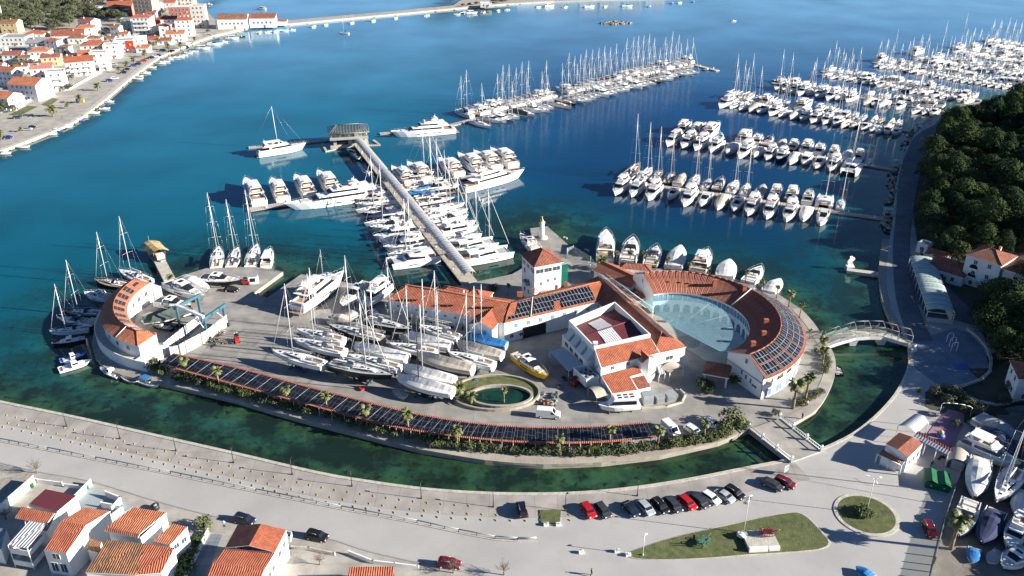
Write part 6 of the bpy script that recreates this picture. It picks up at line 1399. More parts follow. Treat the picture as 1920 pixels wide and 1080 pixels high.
# scrub wood of the town
tw=P2([(-40,70),(-40,5),(60,-6),(150,-8),(215,-2),(225,18),(238,45),(222,58),(188,40),(150,38),(128,52),(92,60),(45,50),(0,55)])
k=0; random.seed(5); scrub=[]
for _ in range(4000):
    if k>=190: break
    px=random.uniform(-30,245); py=random.uniform(-8,62); x,y=G(px,py,GZ)
    if inside((x,y),tw) and not (172<px<200 and 12<py<26):
        s=random.uniform(1.0,1.6); scrub.append((TO[k%3],x,y,GZ,random.uniform(0,6.28),s)); k+=1
massed('scrub_wood',scrub)
for i,(px,py,s) in enumerate([(30,130,.9),(45,126,.9),(60,130,.8),(22,136,.7),(240,8,1.2),(262,12,.8),(297,25,1),(305,28,1),(312,38,.8),(352,22,.8),(3,112,.7),(105,108,.5),(135,150,.6),(200,62,.8),(196,70,.7),(285,90,.7),(298,84,.8),(300,68,.7),(228,70,.6),(235,66,.7),(240,30,.9),(68,106,.5),(84,112,.4),(12,206,.9),(25,210,.7),(0,216,.8),(130,170,.7),(165,135,.6),(125,118,.5),(340,40,.6),(390,62,.5),(4,60,.9),(88,182,.5)]):
    tr(TO,i,px,py,'grey-green garden tree between the town houses','garden trees of the town',s)
for i,(px,py,s,l) in enumerate([(100,219,1.5,'large palm on the town quay, biggest crown'),(127,203,.8,'small palm on a round bed on the town quay'),(150,193,1.1,'palm beside a blue bin on the town quay'),(184,170,1.1,'palm alone on the wide part of the town quay'),(40,247,.6,'pruned palm trunk near parked cars at left quay'),(2,262,1.2,'palm cut by the left edge on the town quay'),(223,136,.9,'palm first of the row beside parked cars'),(238,127,1,'palm second of the row beside parked cars'),(251,119,1,'palm third of the row beside parked cars'),(271,107,1.1,'palm fourth of the row beside parked cars'),(316,94,1.1,'palm in front of the low red roof by the shore'),(339,91,1.1,'palm farthest along the town quay, beside small grey truck'),(365,78,.8,'yellowish tree by the car park at the harbour hangars')]):
    tr(PA[2:],0,px,py,l,'palms on the town quay',s)
# quay planting under the pergola
q7=lambda x,y:(240+x/2.909,640+y/2.909); q8=lambda x,y:(800+x/2.743,700+y/2.743)
sh=[q7(*p) for p in [(190,178),(270,205),(340,215),(400,235),(470,255),(550,285),(640,305),(740,330),(830,355),(900,370),(960,385),(1030,395),(1140,425),(1230,455),(1350,490),(1460,515),(1600,540),(1700,555),(1760,560),(1850,580)]]+[q8(*p) for p in [(30,372),(100,372),(220,385),(350,395),(450,402),(520,410),(610,405),(750,418),(840,410),(900,412),(980,402),(1035,408),(1120,393),(1215,383),(1265,378),(1330,365),(1378,360),(1440,345),(1480,340),(1525,325)]]
for i,(px,py) in enumerate(sh):
    tr(SHP,i,px,py,f'clipped green shrub under the long solar pergola, {ORD[i]} from the left',"shrubs along the southern quay",random.uniform(1.0,1.3))
for i,((ax,ay),(bx,by)) in enumerate(zip(sh[1:],sh[2:])):
    if abs(bx-ax)>14: tr(SHP,i+1,(ax+bx)/2+random.uniform(-2,2),(ay+by)/2+1,f'smaller shrub filling the gap in the pergola hedge, {ORD[i]} from the left','gap shrubs of the southern quay',random.uniform(.75,1.15))
for i,(px,py,s,l) in enumerate([(1372,800,1.9,'biggest leafy shrub at the right end of the quay planting'),(1388,805,1.5,'dense shrub nearest the small stone road bridge'),(1360,812,1.3,'round shrub left of the biggest quay shrub'),(285,690,1.6,'pale shrub at the left end of the solar pergola'),(300,694,1.2,'dark shrub between the pale shrub and the pergola posts'),(1455,778,.8,'small round yellow-green bush near bridge and round building'),(1318,728,1.5,'dark evergreen bush in a stone bed left of gazebo'),(1328,735,1.3,'dark evergreen bush in the same stone bed, nearer the camera'),(1376,718,1.2,'dark bush right of the gazebo by the white wall'),(1165,548,1.4,'shrub between the glass canopy and the round building'),(1185,556,1.5,'dark green shrub by the round building left gable'),(925,548,1.3,'square dark bush in the terrace left of tower'),(1608,962,.9,'yellow-green bush on the roundabout left of lamp'),(1616,968,.9,'yellow-green bush on the roundabout in front of lamp'),(1628,968,.9,'yellow-green bush on the roundabout right of lamp'),(1620,957,.8,'yellow-green bush on the roundabout behind lamp')]):
    tr(SHP,[2,1,2,3,1,0,1,1,1,1,1,1,0,0,0,0][i],px,py,l,None,s)
for i,p in enumerate([(1547,668),(1549,676),(1551,684),(1550,692),(1545,700),(1538,737),(1530,743),(1522,748),(1512,752),(1505,757),(1500,760),(1545,660)]):
    tr(SHP,i,p[0],p[1],f'low shrub in the long bed right of round building, {ORD[i]} in the row','shrubs right of the round building',.75)
bed=[q7(x,y) for x,y in []]
for i,(x,y,s) in enumerate([(*q7(318,190),1),(*q7(503,262),1.05),(*q7(872,352),1),(*q7(1090,402),1),(*q7(1302,462),1.05),(*q7(1533,522),1.2),(*q7(1797,582),1),(*q8(155,384),1),(*q8(683,422),1),(*q8(938,392),1.05),(*q8(1186,388),1.1),(*q8(1424,352),.95)]):
    tr(PA,i%2,x,y,f'slender fan palm rising in front of solar pergola, {ORD[i]} from left','palms of the southern quay',s)
w1=lambda x,y:(940+x/2.842,400+y/2.842); c36=lambda x,y:(1180+x/3.6,480+y/3.6)
for i,(p,s,k) in enumerate([(w1(530,298),1.1,2),(w1(612,262),.75,0),(w1(684,262),.8,0),(w1(752,278),.8,1),(w1(822,300),.6,0),(w1(884,300),.7,1),(w1(1000,308),.6,0),(w1(1100,325),.5,0),(w1(1300,368),.7,1),(w1(1385,412),.7,0),(w1(1467,452),.7,1),(c36(1075,345),1.0,0),(c36(1148,415),.75,1)]):
    tr(PA,k,*p,f'palm on the quay behind the round building, {ORD[i]} from the left','palms behind the round building',s)
for p,s,k,l in [(c36(1215,545),.45,0,'short palm on right quay, nearest the arched bridge tip'),(c36(1297,665),1.0,0,'palm at the island end of arched footbridge'),(c36(1250,655),.4,2,'low bright palm right of the round building'),(c36(1300,745),1.0,1,'palm below the footbridge beside long shrub bed'),(c36(1103,1030),1.5,0,'tall palm in the lower bed, left of the pair'),(c36(1183,985),1.3,1,'tall palm in the lower bed, right of the pair'),((1782,1030),1.6,0,'tall palm beside the boatyard fence at lower right'),((320,531),.7,2,'small palm by the small mole'),((848+12,742),.9,2,'palm on the oval garden lawn, left'),((882,757),.8,2,'palm by inner pond wall'),((945,757),.7,1,'slim palm in front of pond'),((953,553),.6,1,'small palm left of the tower')]:
    tr(PA,k,*p,l,None,s)
def bare(px,py,h,label,z=GZ):
    x,y=G(px,py,z); t=thing('bare_tree',label,'tree',(x,y,z)); k=MB(); k.tube((0,0,0),(0,0,h*.4),.13,'twig',5,.09); k.build('trunk',t); c=MB()
    for i in range(26):
        a=i*2.4; e=R(random.uniform(20,75)); p=Vector((0,0,h*random.uniform(.25,.42))); L=h*random.uniform(.3,.6); q=p+Vector((math.cos(a)*math.cos(e),math.sin(a)*math.cos(e),math.sin(e)))*L; c.tube(p,q,.03,'twig',3,.015)
        for j in range(5): v=Vector((random.uniform(-1,1),random.uniform(-1,1),random.uniform(0,1))).normalized(); s=p.lerp(q,random.uniform(.4,1)); c.tube(s,s+v*h*.16,.015,'twig',3)
    c.build('branches',t)
bare(70,888,4.2,'leafless reddish tree by the road at the lower left'); bare(850,1075,3.6,'leafless pinkish shrub growing over the parked car at bottom'); bare(945,1078,3.6,'leafless pinkish shrub at the bottom edge'); bare(600,1060,3.2,'leafless grey shrub in the small yard right of house'); bare(12,975,3.5,'leafless dark tree at the far lower-left corner')
for i,(px,py,s,l) in enumerate([(383,992,.9,'small green tree by the passage between the lower-left houses'),(373,1016,.7,'round hedge bush behind the lower-left houses'),(355,1050,1.1,'dark hedge bush below the round one'),(345,1078,1.2,'dark hedge bush at bottom edge')]): tr(SHP,[2,1,1,1][i],px,py,l,None,1.3*s)
for i in range(7): tr(SHP,1,362-i*7+3,1030+i*9,f'dark hedge plant in the passage between houses, {ORD[i]} from the road','hedge between the houses',.9)
# ================================================================ vehicles
def car(col,kind='hatch'):
    t=thing('parked_car','x','car'); van=kind=='van'; L,W_,H=(5.6,2.05,2.3) if van else (4.4,1.82,1.48); suv=kind=='suv'
    if suv: H=1.68
    a=L/2; b=W_/2; k=MB(); bz=.32; hood=.78 if not suv else .95
    if van:
        prof=[(-a,.4),(-a,H-.15),(-a+.15,H),(a-1.9,H),(a-1.05,1.35),(a-.1,1.1),(a,.5)]
    elif kind=='sedan': prof=[(-a,.4),(-a+.05,.95),(-a+.7,1.02),(-a+1.3,H-.05),(-.1,H),(.75,H-.12),(1.35,.98),(a-.2,.8),(a,.42)]
    else: prof=[(-a,.4),(-a+.05,.98),(-a+.35,H-.12),(-a+.8,H),(.15,H),(.8,H-.1),(1.4,hood+.12),(a-.15,hood-.05),(a,.42)]
    secs=[[(x,s*b*(1 if z<1.05 else .86-.0*z),z) for x,z in [(p[0],bz)]+[]] for p in [] for s in (1,)]
    def ring_(y,sc): return [(x,y,z) for x,z in prof]
    # side panels with tumblehome
    def pt(x,z,s): 
        f=max(0,(z-.9)/(H-.9)); return (x,s*(b-.0-.2*f*(0.4 if van else 1)),z)
    n=len(prof)
    for s in(-1,1):
        bot=[(-a,bz),(a,bz)]; k.poly([pt(-a,bz,s)]+[pt(x,z,s) for x,z in prof]+[pt(a,bz,s)],col)
    for (x0,z0_),(x1,z1_) in zip(prof,prof[1:]): k.poly([pt(x0,z0_,-1),pt(x1,z1_,-1),pt(x1,z1_,1),pt(x0,z0_,1)],col)
    k.poly([pt(-a,bz,-1),pt(-a,prof[0][1],-1),pt(-a,prof[0][1],1),pt(-a,bz,1)],col); k.poly([pt(a,bz,-1),pt(a,prof[-1][1],-1),pt(a,prof[-1][1],1),pt(a,bz,1)],col); k.poly([pt(-a,bz,-1),pt(a,bz,-1),pt(a,bz,1),pt(-a,bz,1)],'black')
    k.build('body',t)
    g=MB()
    if van:
        for s in(-1,1): g.poly([pt(a-2.1,1.35,s*1.01),pt(a-1.15,1.35,s*1.01),pt(a-1.75,H-.35,s*1.01),pt(a-2.1,H-.35,s*1.01)],'dark_glass')
        g.poly([(a-1.1,-b*.8,1.42),(a-1.1,b*.8,1.42),(a-1.78,b*.74,H-.12),(a-1.78,-b*.74,H-.12)],'dark_glass')
        g.box((-a-.01,0,1.6),(.03,1.4,.5),'dark_glass')
    else:
        z0_,z1_=.98+(.12 if suv else 0),H-.1; x0,x1=(-a+.6,1.25) if kind!='sedan' else (-a+1.0,1.2)
        for s in(-1,1): g.poly([pt(x0-.1,z0_,s*1.012),pt(x1,z0_,s*1.012),pt(.72,z1_,s*1.03),(x0+.25,s*(b-.17),z1_)],'dark_glass')
        f=[p for p in prof]; i=next(j for j in range(len(prof)) if prof[j][0]>=.7); p,q=prof[i],prof[i+1]
        g.poly([(p[0]+.05,-b*.78,p[1]+.015),(q[0]-.05,-b*.86,q[1]+.03),(q[0]-.05,b*.86,q[1]+.03),(p[0]+.05,b*.78,p[1]+.015)],'dark_glass')
        p,q=(prof[1],prof[2]) if kind!='sedan' else (prof[2],prof[3]); g.poly([(p[0]-.0,-b*.8,p[1]+.08),(p[0],b*.8,p[1]+.08),(q[0]-.03,b*.72,q[1]+.0),(q[0]-.03,-b*.72,q[1])],'dark_glass')
        if suv:
            for s in(-1,1): g.tube((-1.4,s*.65,H+.06),(.3,s*.65,H+.06),.03,'steel',3)
    g.build('window',t)
    for x in(-a*.62,a*.64):
        for s in(-1,1):
            w=MB(); w.tube((0,-.1*s,0),(0,.1*s,0),.33 if not van else .36,'rubber',10); wo=w.build('wheel',t,loc=(x,s*(b-.06),.34)); q=MB(); q.tube((0,.1*s,0),(0,.125*s,0),.2,'alloy',8); q.build('rim',wo)
    for s in(-1,1): h=MB(); h.box((a-.06,s*b*.68,.66),(.12,.34,.14),'white_trim'); h.build('headlight',t); h=MB(); h.box((-a+.02,s*b*.75,.85),(.1,.26,.18),'red'); h.build('tail_light',t)
    t.location=(0,0,-450); return t
for n_,c_ in dict(paint_white=(.75,.75,.75),paint_black=(.012,.012,.014),paint_dark=(.04,.045,.05),paint_silver=(.36,.38,.4),paint_red=(.42,.012,.015),paint_maroon=(.14,.01,.02),paint_blue=(.02,.06,.25),paint_navy=(.012,.018,.04),paint_green=(.03,.09,.09)).items(): mat(n_,c_,.22,.03,spec=.6)
CARS={(c,k):car('paint_'+c,k) for c,k in [('white','hatch'),('black','suv'),('black','sedan'),('dark','hatch'),('silver','hatch'),('red','hatch'),('maroon','suv'),('blue','hatch'),('navy','sedan'),('green','hatch'),('white','van'),('silver','sedan'),('white','suv'),('navy','suv')]}
def cr_(c,k,px,py,ang,label,grp=None,z=GZ+.02):
    x,y=G(px,py,z+.5); o=copy_tree(CARS[(c,k)],(x,y,z),R(ang),label,grp); o['category']='van' if k=='van' else 'car'; return o
pk='cars parked along the canal'
z5=lambda x,y:(900+x/2.743,840+y/2.743)
for c,k,x,y,an,l in [('black','hatch' if 0 else 'suv',216,318,100,'lone black hatchback, leftmost of the cars along the canal'),('red','hatch',557,322,-67,'bright red hatchback, left of dark silver car on canal side'),('dark','hatch',633,322,-64,'dark car with pale windscreen right of leftmost red hatchback'),
 ('navy','sedan',775,315,-62,'dark navy sedan, first of the long row of parked cars'),('silver','hatch',852,308,-62,'silver hatchback, second of the long parked row'),('black','suv',925,300,-62,'black car with roof bars, third of the long row'),('dark','hatch',995,294,-62,'dark grey hatchback, fourth of the long row, left of red car'),('red','hatch',1066,282,-58,'red car in the middle of the long parked row'),
 ('dark','hatch',1130,275,-55,'dark grey hatchback right of red car in the long row'),('white','hatch',1185,256,-50,'white hatchback in the long parked row'),('silver','sedan',1258,248,-50,'silver sedan right of white hatchback in the long row'),('black','suv',1308,232,-50,'black car at the right end of the long parked row'),
 ('dark','hatch',1505,190,-40,'dark grey car left of maroon car near the bridge'),('maroon','suv',1566,180,-38,'maroon car at far right by the notice board')]:
    px,py=z5(x,y); cr_(c,k,px,py,an,l,pk)
for c,k,px,py,an,l in [('navy','suv',458,975,-18,'dark off-road car parked on the road behind orange-roofed house'),('black','suv',594,1006,-17,'black car parked by the roadside right of the orange-roofed house'),('maroon','suv',842,1058,-10,'dark car half hidden by leafless shrub at the bottom'),
 ('white','van',1258,808,-65,'white van with blue windscreen parked at end of pergola'),('white','hatch',1299,807,-55,'white hatchback between white van and palm'),('white','suv',1334,795,-50,'white and black car beside the big quay shrub'),('black','sedan',434,543,-10,'black coupe parked on the left yard quay'),
 ('maroon','hatch' if 0 else 'suv',1742,993,-95,'small dark red car in the shade by the boatyard fence')]: cr_(c,k,px,py,an,l)
cr_('white','van',1028,778,-8,'white delivery van beside the oval garden','')['group']='' if 0 else 'delivery vans'
tc_='cars on the town quay'
for i,(c,k,px,py,an) in enumerate([('green','hatch',33,220,10),('silver','sedan',51,242,10),('navy','sedan',59,239,5),('blue','hatch',15,258,10),('blue','hatch',206,151,20),('white','hatch',215,147,20),('navy','sedan',232,136,25),('navy','sedan',238,130,25),('blue','hatch',251,123,25),('navy','sedan',259,120,25),('red','hatch',270,114,25),('navy','sedan',284,108,25),('white','hatch',291,106,25),('navy','sedan',297,104,25),('silver','hatch',303,101,25),('navy','suv',306,95,10),('navy','sedan',322,96,10),('silver','hatch',392,66,10),('white','hatch',62,112,30),('white','van',357,84,5),('silver','sedan',213,121,20)]):
    cr_(c,k,px,py,an,f'{c} {"van" if k=="van" else "car"} on the town quay, {ORD[i]} counted from the left edge',tc_)
# ================================================================ boats ashore
y8=lambda x,y:(490+x/3.177,440+y/3.177); y7=lambda x,y:(60+x/3.376,380+y/3.376)
def cradle(x,y,rot,L,label,n=3):
    t=thing('boat_cradle',label,'boat stand',(x,y,GZ),rot,'steel boat stands in the yards'); k=MB()
    k.box((0,0,.15),(L*.45,.25,.2),'metal_teal'); 
    for s in(-1,1): k.box((s*L*.18,0,.15),(.25,2.6,.2),'metal_teal')
    k.build('base_frame',t)
    for sx in(-1,1):
        for sy in(-1,1): p=MB(); p.tube((sx*L*.18,sy*1.3,.2),(sx*L*.18,sy*1.0,1.9),.07,'metal_teal',4); p.box((sx*L*.18,sy*1.0,1.95),(.5,.3,.12),'rubber'); p.build('prop',t)
def yard(k,bow,stern,label,z=4.6,W_=None,lift=3.5,grp='boats ashore in the yard',cr=True):
    o=put_bs(k,bow,stern,z,label,grp,Wd=W_,lift=lift); 
    if cr: cradle(o.location.x,o.location.y,o.rotation_euler.z,12,'steel stand under the '+label[:1].lower()+' '.join(label[1:].split()[:9]))
    return o
for k,b,s,l,W_ in [('d2',(62,690),(372,775),'nearest white sailing yacht at left front of the yard',4.2),('d1',(192,622),(495,700),'second white sailing yacht from front at yard left',4.2),('d1',(212,565),(488,630),'third white sailing yacht from front at yard left',4.0),
 ('d3',(398,540),(728,625),'dark-hulled sailing yacht fourth row at yard left',4.2),('t1',(548,668),(872,735),'yacht under large white tarpaulin in the yard centre',4.4),('d1',(520,718),(822,795),'white sailing yacht behind the black-hulled one in the yard',4.0),
 ('d3',(785,845),(410,765),'black-hulled sailing yacht with long boom, front of yard',4.4),('d3',(895,568),(620,500),'brown-hulled sailing yacht at the middle back of yard',4.0),('t1',(868,600),(1130,660),'yacht under white tarpaulin below the orange building',4.2),
 ('d1',(765,650),(1040,700),'white sailing yacht between two white tarpaulins',3.9),('t2',(925,725),(1262,800),'yacht under long beige tarpaulin in the yard centre',4.2),('d2',(1112,700),(1385,775),'white sailing yacht with open deck near the oval garden',4.2),
 ('t2',(1160,650),(1437,715),'yacht under grey-beige tarpaulin behind open-decked one',4.2),('t3',(1212,605),(1462,652),'yacht under bright blue tarpaulin near the gateway',4.0),('d1',(942,540),(1182,610),'white sailing yacht closest to the orange building',4.0),
 ('t1',(838,795),(1150,868),'yacht under pale tarpaulin just left of the oval garden',4.2),('t4',(805,858),(1142,935),'yacht under white tarpaulin with black mast, front of yard',4.3)]:
    yard(k,y8(*b),y8(*s),l,W_=W_)
for k,b,s,l,W_ in [('md',(496,240),(210,440),'big white flybridge yacht ashore by the quay slip',5.6),('me',(470,420),(640,292),'white cruiser ashore, bow towards camera, right of big one',4.6),('md',(592,430),(750,300),'white yacht ashore with dark cabin windows, rightmost of three',4.8)]:
    yard(k,y8(*b),y8(*s),l,W_=W_,z=3.4,lift=2.1)
yard('g4',y8(470,490),y8(590,455),'low boat under grey cover behind the yard sailboats',z=2.4,lift=1.4,W_=3,cr=False)
yard('g2',y8(575,520),y8(400,490),'low boat under beige cover between the cruisers and the yard sailboats',z=2.8,lift=1.6,W_=3.2,cr=False); yard('b2',y8(700,470),y8(640,445),'small white cabin boat ashore right of the beige-covered one',z=2.2,lift=1.5,W_=2.4,cr=False); yard('g1',y8(930,620),y8(840,585),'small white-covered boat tucked below the orange building',z=2.8,lift=1.6,W_=3,cr=False)
put_bs('s5',y8(318,240),y8(430,235),1.3,'small sailing yacht afloat behind the big white yacht ashore',None,Wd=3.4)
put_bs('g4',y8(780,925),y8(860,960),2.0,'small upturned boat under grey-blue cover on yard floor',None,Wd=2,lift=GZ)
for k,b,s,l,W_,z,lf in [('m9',(1318,492),(1068,475),'black and white cruiser ashore on the finger quay',4.4,3.4,2.1),('me',(1098,600),(858,505),'white cruiser with dark windscreen ashore by the half-round building',4.6,3.6,2.1),('g1',(1125,548),(935,478),'white covered cruiser ashore behind the dark-windowed one',4.4,3.6,2.1),
 ('t5',(690,745),(1010,655),'long boat under dark grey tarpaulin inside the half-round yard',5.2,3.8,2.2),('me',(1005,640),(790,610),'white cruiser ashore behind the dark grey tarpaulin',4.4,3.8,2.1),('b8',(750,775),(890,800),'grey inflatable boat on trailer near the half-round building',2.4,2.0,1.6),('b1',(1120,525),(1200,520),'small boat on the floor under black and white cruiser',2,1.6,1.3)]:
    put_bs(k,y7(*b),y7(*s),z,l,'boats ashore by the half-round building',Wd=W_,lift=lf)
# yellow speed boat and tour boat
mat('boat_yellow',(.78,.42,.02),.3,.05)
t=put_bs('m2',(1027,713),(966,668),2.2,'bright yellow speedboat with white cockpit cover beside the hall',None,Wd=3.6,lift=1.6); t['category']='speedboat'
for c in t.children:
    if c.name.startswith('hull') or c.name.startswith('deck'):
        c.data=c.data.copy()
        for i,m in enumerate(c.data.materials):
            if m.name in('gelcoat','deck_white'): c.data.materials[i]=M['boat_yellow']
a,b=G(1122,764,2.6),G(1199,757,2.6); L=math.dist(a,b); t=thing('tour_boat','white tour boat with glazed passenger cabin on trestles below the stepped house','tour boat',((a[0]+b[0])/2,(a[1]+b[1])/2,2.0),math.atan2(a[1]-b[1],a[0]-b[0]))
mb,secs=hull_mb(L,3.6,1.1,.35,MOTB,'gelcoat','gelcoat',rake=.14); h=mb.build('hull',t); deck_mb(secs,'deck_white').build('deck',t)
k=MB(); k.frust(-L*.42,L*.3,1.45,1.0,1.05,-L*.4,L*.14,1.3,.95,2.9,'gelcoat'); cb=k.build('cabin',t); k=MB(); k.frust(-L*.39,L*.25,1.46,1.06,1.5,-L*.38,L*.17,1.38,1.0,2.45,'dark_glass'); k.build('window',cb)
k=MB(); k.frust(-L*.44,L*.16,1.42,1.1,2.9,-L*.43,L*.14,1.2,.95,3.15,'gelcoat')
for x in(-.3,-.15,0): k.box((L*x,-.5,3.17),(.9,.5,.08),'dark_glass'); k.box((L*x,.5,3.17),(.9,.5,.08),'dark_glass')
k.build('roof',t)
k=MB()
for x in(-L*.3,0,L*.25):
    for s in(-1,1): k.tube((x,s*1.2,-.8),(x,s*.7,.2),.08,'steel',4)
    k.box((x,0,-.7),(.2,2.4,.12),'steel')
k.build('trestle',t)
# right boatyard
y4=lambda x,y:(1480+x/3,720+y/3)
ry='boats ashore in the lower-right boatyard'
for k,b,s,l,W_,z,lf in [('md',(1300,455),(975,300),'large white flybridge yacht ashore, biggest in the right yard',5.4,3.6,2.0),('g3',(1330,420),(1080,245),'boat under navy cover behind the largest right-yard yacht',4.6,3.2,1.8),('g4',(1340,330),(1055,180),'boat under grey cover farthest back in the right yard',5,3.4,1.8),
 ('g1',(1040,640),(1078,425),'white-covered round-bowed boat next to boatyard fence',4.6,3.2,1.8),('d2',(1162,655),(1290,480),'white sailing yacht pointing at the camera in right yard',4.4,4.2,3.2),('m5',(955,860),(1020,665),'white open motorboat with arch beside the tall palm',4.0,2.6,1.6),
 ('g3',(1075,900),(1165,720),'navy-covered boat in the middle of the right yard',4.2,2.8,1.7),('m3',(1225,920),(1320,765),'white cabin boat at right edge of the right yard',4,3,1.8),('me',(1195,1020),(1345,930),'white boat with maroon bow at the bottom-right corner',4,3,1.8),
 ('g5',(1030,1005),(1042,925),'small boat under bright blue cover on right yard floor',2.4,1.8,1.2),('g4',(1115,1000),(1190,945),'small dome-shaped boat under grey-green cover',2.6,1.9,1.2),('g1',(1290,740),(1330,600),'pale covered boat cut by the right edge',4,3.2,1.8),('g5',(375,1025),(470,1090),'boat under striped blue cover at bottom edge',2.4,2,1.4)]:
    put_bs(k,y4(*b),y4(*s),z,l,ry,Wd=W_,lift=lf)
# ================================================================ fences, gantry, bridges
def fence(name,label,pts,h,m,z=GZ,th=.12,posts=3.0,cat='wall',pane=None):
    P_=[Vector(G(x,y,z)) for x,y in pts]; t=thing(name,label,cat,(*P_[0],z)); k=MB(); q=MB()
    for a,b in zip(P_,P_[1:]):
        u=(b-a).normalized(); n=Vector((-u.y,u.x))*th/2
        k.hexa([(*(a-n),z),(*(b-n),z),(*(b+n),z),(*(a+n),z)],[(*(a-n),z+h),(*(b-n),z+h),(*(b+n),z+h),(*(a+n),z+h)],m)
        d=(b-a).length; c=int(d/posts)+1
        for i in range(c+1): p=a.lerp(b,i/c); q.box((p.x,p.y,z+h/2+.04),(.2,.2,h+.12),'white_trim' if pane is None else pane)
    wb(k,'panel',t); wb(q,'post',t,False); return t
fence('wash_bay_wall','white ribbed sheet wall, left side of the wash bay under gantry',[(311,664),(330,648),(352,630),(374,611)],3.4,'sheet_pale')
fence('wash_bay_wall','white ribbed sheet wall, right side of the wash bay under gantry',[(322,672),(338,668),(390,640),(427,611)],3.4,'sheet_pale')
fence('garden_wall','white garden wall, lower-left corner, long side by gravel plot',[(-10,975),(66,908)],2.2,'white_wall',th=.3,posts=50)
fence('garden_wall','white front wall of maroon-roofed house along the road',[(68,905),(118,912)],1.1,'white_wall',th=.25,posts=9); fence('garden_wall','white rail wall right of the front wall gap by road',[(122,914),(160,918)],1.0,'white_wall',th=.25,posts=6)
fence('garden_wall','white wall between maroon-roofed house yard and tiled terrace',[(172,910),(143,940)],1.6,'white_wall',th=.3,posts=50); fence('garden_wall','white L-shaped wall beside the dark basement opening',[(200,932),(228,943),(212,962)],1.6,'white_wall',th=.3,posts=50)
fence('garden_wall','white wall stepping down to orange-roofed house with water tank',[(192,952),(232,960),(200,985)],1.5,'white_wall',th=.3,posts=50)
fence('garden_wall','long white wall beside the dark passage between houses',[(391,1000),(345,1095)],1.2,'white_wall',th=.25,posts=50)
fence('garden_wall','low stone wall of the small yard right of staircase',[(548,1030),(580,1032),(628,1042)],.8,'stone',th=.3,posts=50); fence('garden_wall','white wall in front of tiled roof at bottom centre',[(655,1040),(700,1058),(785,1068)],1.0,'white_wall',th=.25,posts=8)
struct(MB().prism(P2([(152,912),(200,925),(232,945),(250,952),(200,985),(140,960)]),GZ,GZ+.2,'metal_flat').build('tiled_terrace',uv=True))
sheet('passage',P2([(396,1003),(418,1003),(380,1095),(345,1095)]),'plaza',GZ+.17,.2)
fence('boatyard_fence','pale mesh fence between the shaded road and right boatyard',[(1826,822),(1808,865),(1790,920),(1768,985),(1750,1060),(1740,1100)],1.9,'rail_glass',th=.05,posts=3,cat='fence',pane='steel')
fence('boatyard_fence','low fence behind the far boats of the right boatyard',[(1826,822),(1838,790),(1850,770)],1.9,'rail_glass',th=.05,posts=3,cat='fence',pane='steel')
fence('plaza_wall','curved low stone wall with bench ledge round the shaded plaza',[(1813,618),(1836,635),(1852,655),(1858,678),(1855,700),(1838,714),(1815,722),(1797,728),(1808,744),(1835,755),(1870,762),(1915,752)],.6,'stone',th=.7,posts=60)
fence('island_wall','stone kerb wall round the service yard below the stepped house',[(1180,745),(1203,768),(1250,764),(1278,756),(1285,742),(1276,733)],.5,'stone',th=.35,posts=60)
# gantry
t=thing('boat_hoist','blue travelling boat hoist with white cross beam over the wash bay','boat hoist',(*G(380,610,3),GZ))
zz_=lambda x,y,z:g3(160+x/5.4,480+y/5.4,z)
ps=[zz_(960,725,GZ),zz_(1170,608,GZ),zz_(1240,850,GZ),zz_(1425,712,GZ)]; hh=7.6
for p in ps:
    k=MB(); k.box((p.x,p.y,hh/2+GZ/2+.3),(.55,.55,hh-GZ-.6),'metal_teal'); wb(k,'leg',t,False); k=MB(); 
    for s in(-1,1): k=MB(); k.tube((p.x+s*.6,p.y-.25,GZ+.55),(p.x+s*.6,p.y+.25,GZ+.55),.55,'rubber',10); wb(k,'wheel',t,False)
k=MB(); up=[Vector((p.x,p.y,hh)) for p in ps]
def beam(a,b,w,h,m): 
    u=(b-a).normalized(); n=Vector((-u.y,u.x,0)).normalized()*w/2; H=Vector((0,0,h/2)); k.hexa([a-n-H,b-n-H,b+n-H,a+n-H],[a-n+H,b-n+H,b+n+H,a+n+H],m)
e=(up[1]-up[0])*.12; beam(up[0]-e,up[1]+e,.6,.8,'metal_teal'); beam(up[2]-e,up[3]+e,.6,.8,'metal_teal'); beam(up[2]-Vector((0,0,5.4)),up[3]-Vector((0,0,5.4)),.4,.5,'metal_teal'); wb(k,'side_beam',t)
k=MB(); beam(up[0]+Vector((0,0,.7)),up[2]+Vector((0,0,.7)),.8,.7,'lift_white'); wb(k,'cross_beam',t)
k=MB(); k.tube(up[2]-Vector((0,0,4)),up[2]+(up[0]-up[2])*.3,.14,'lift_white',5); k.tube(up[3]-Vector((0,0,4)),up[3]+(up[2]-up[3])*.4,.14,'lift_white',5); wb(k,'brace',t)
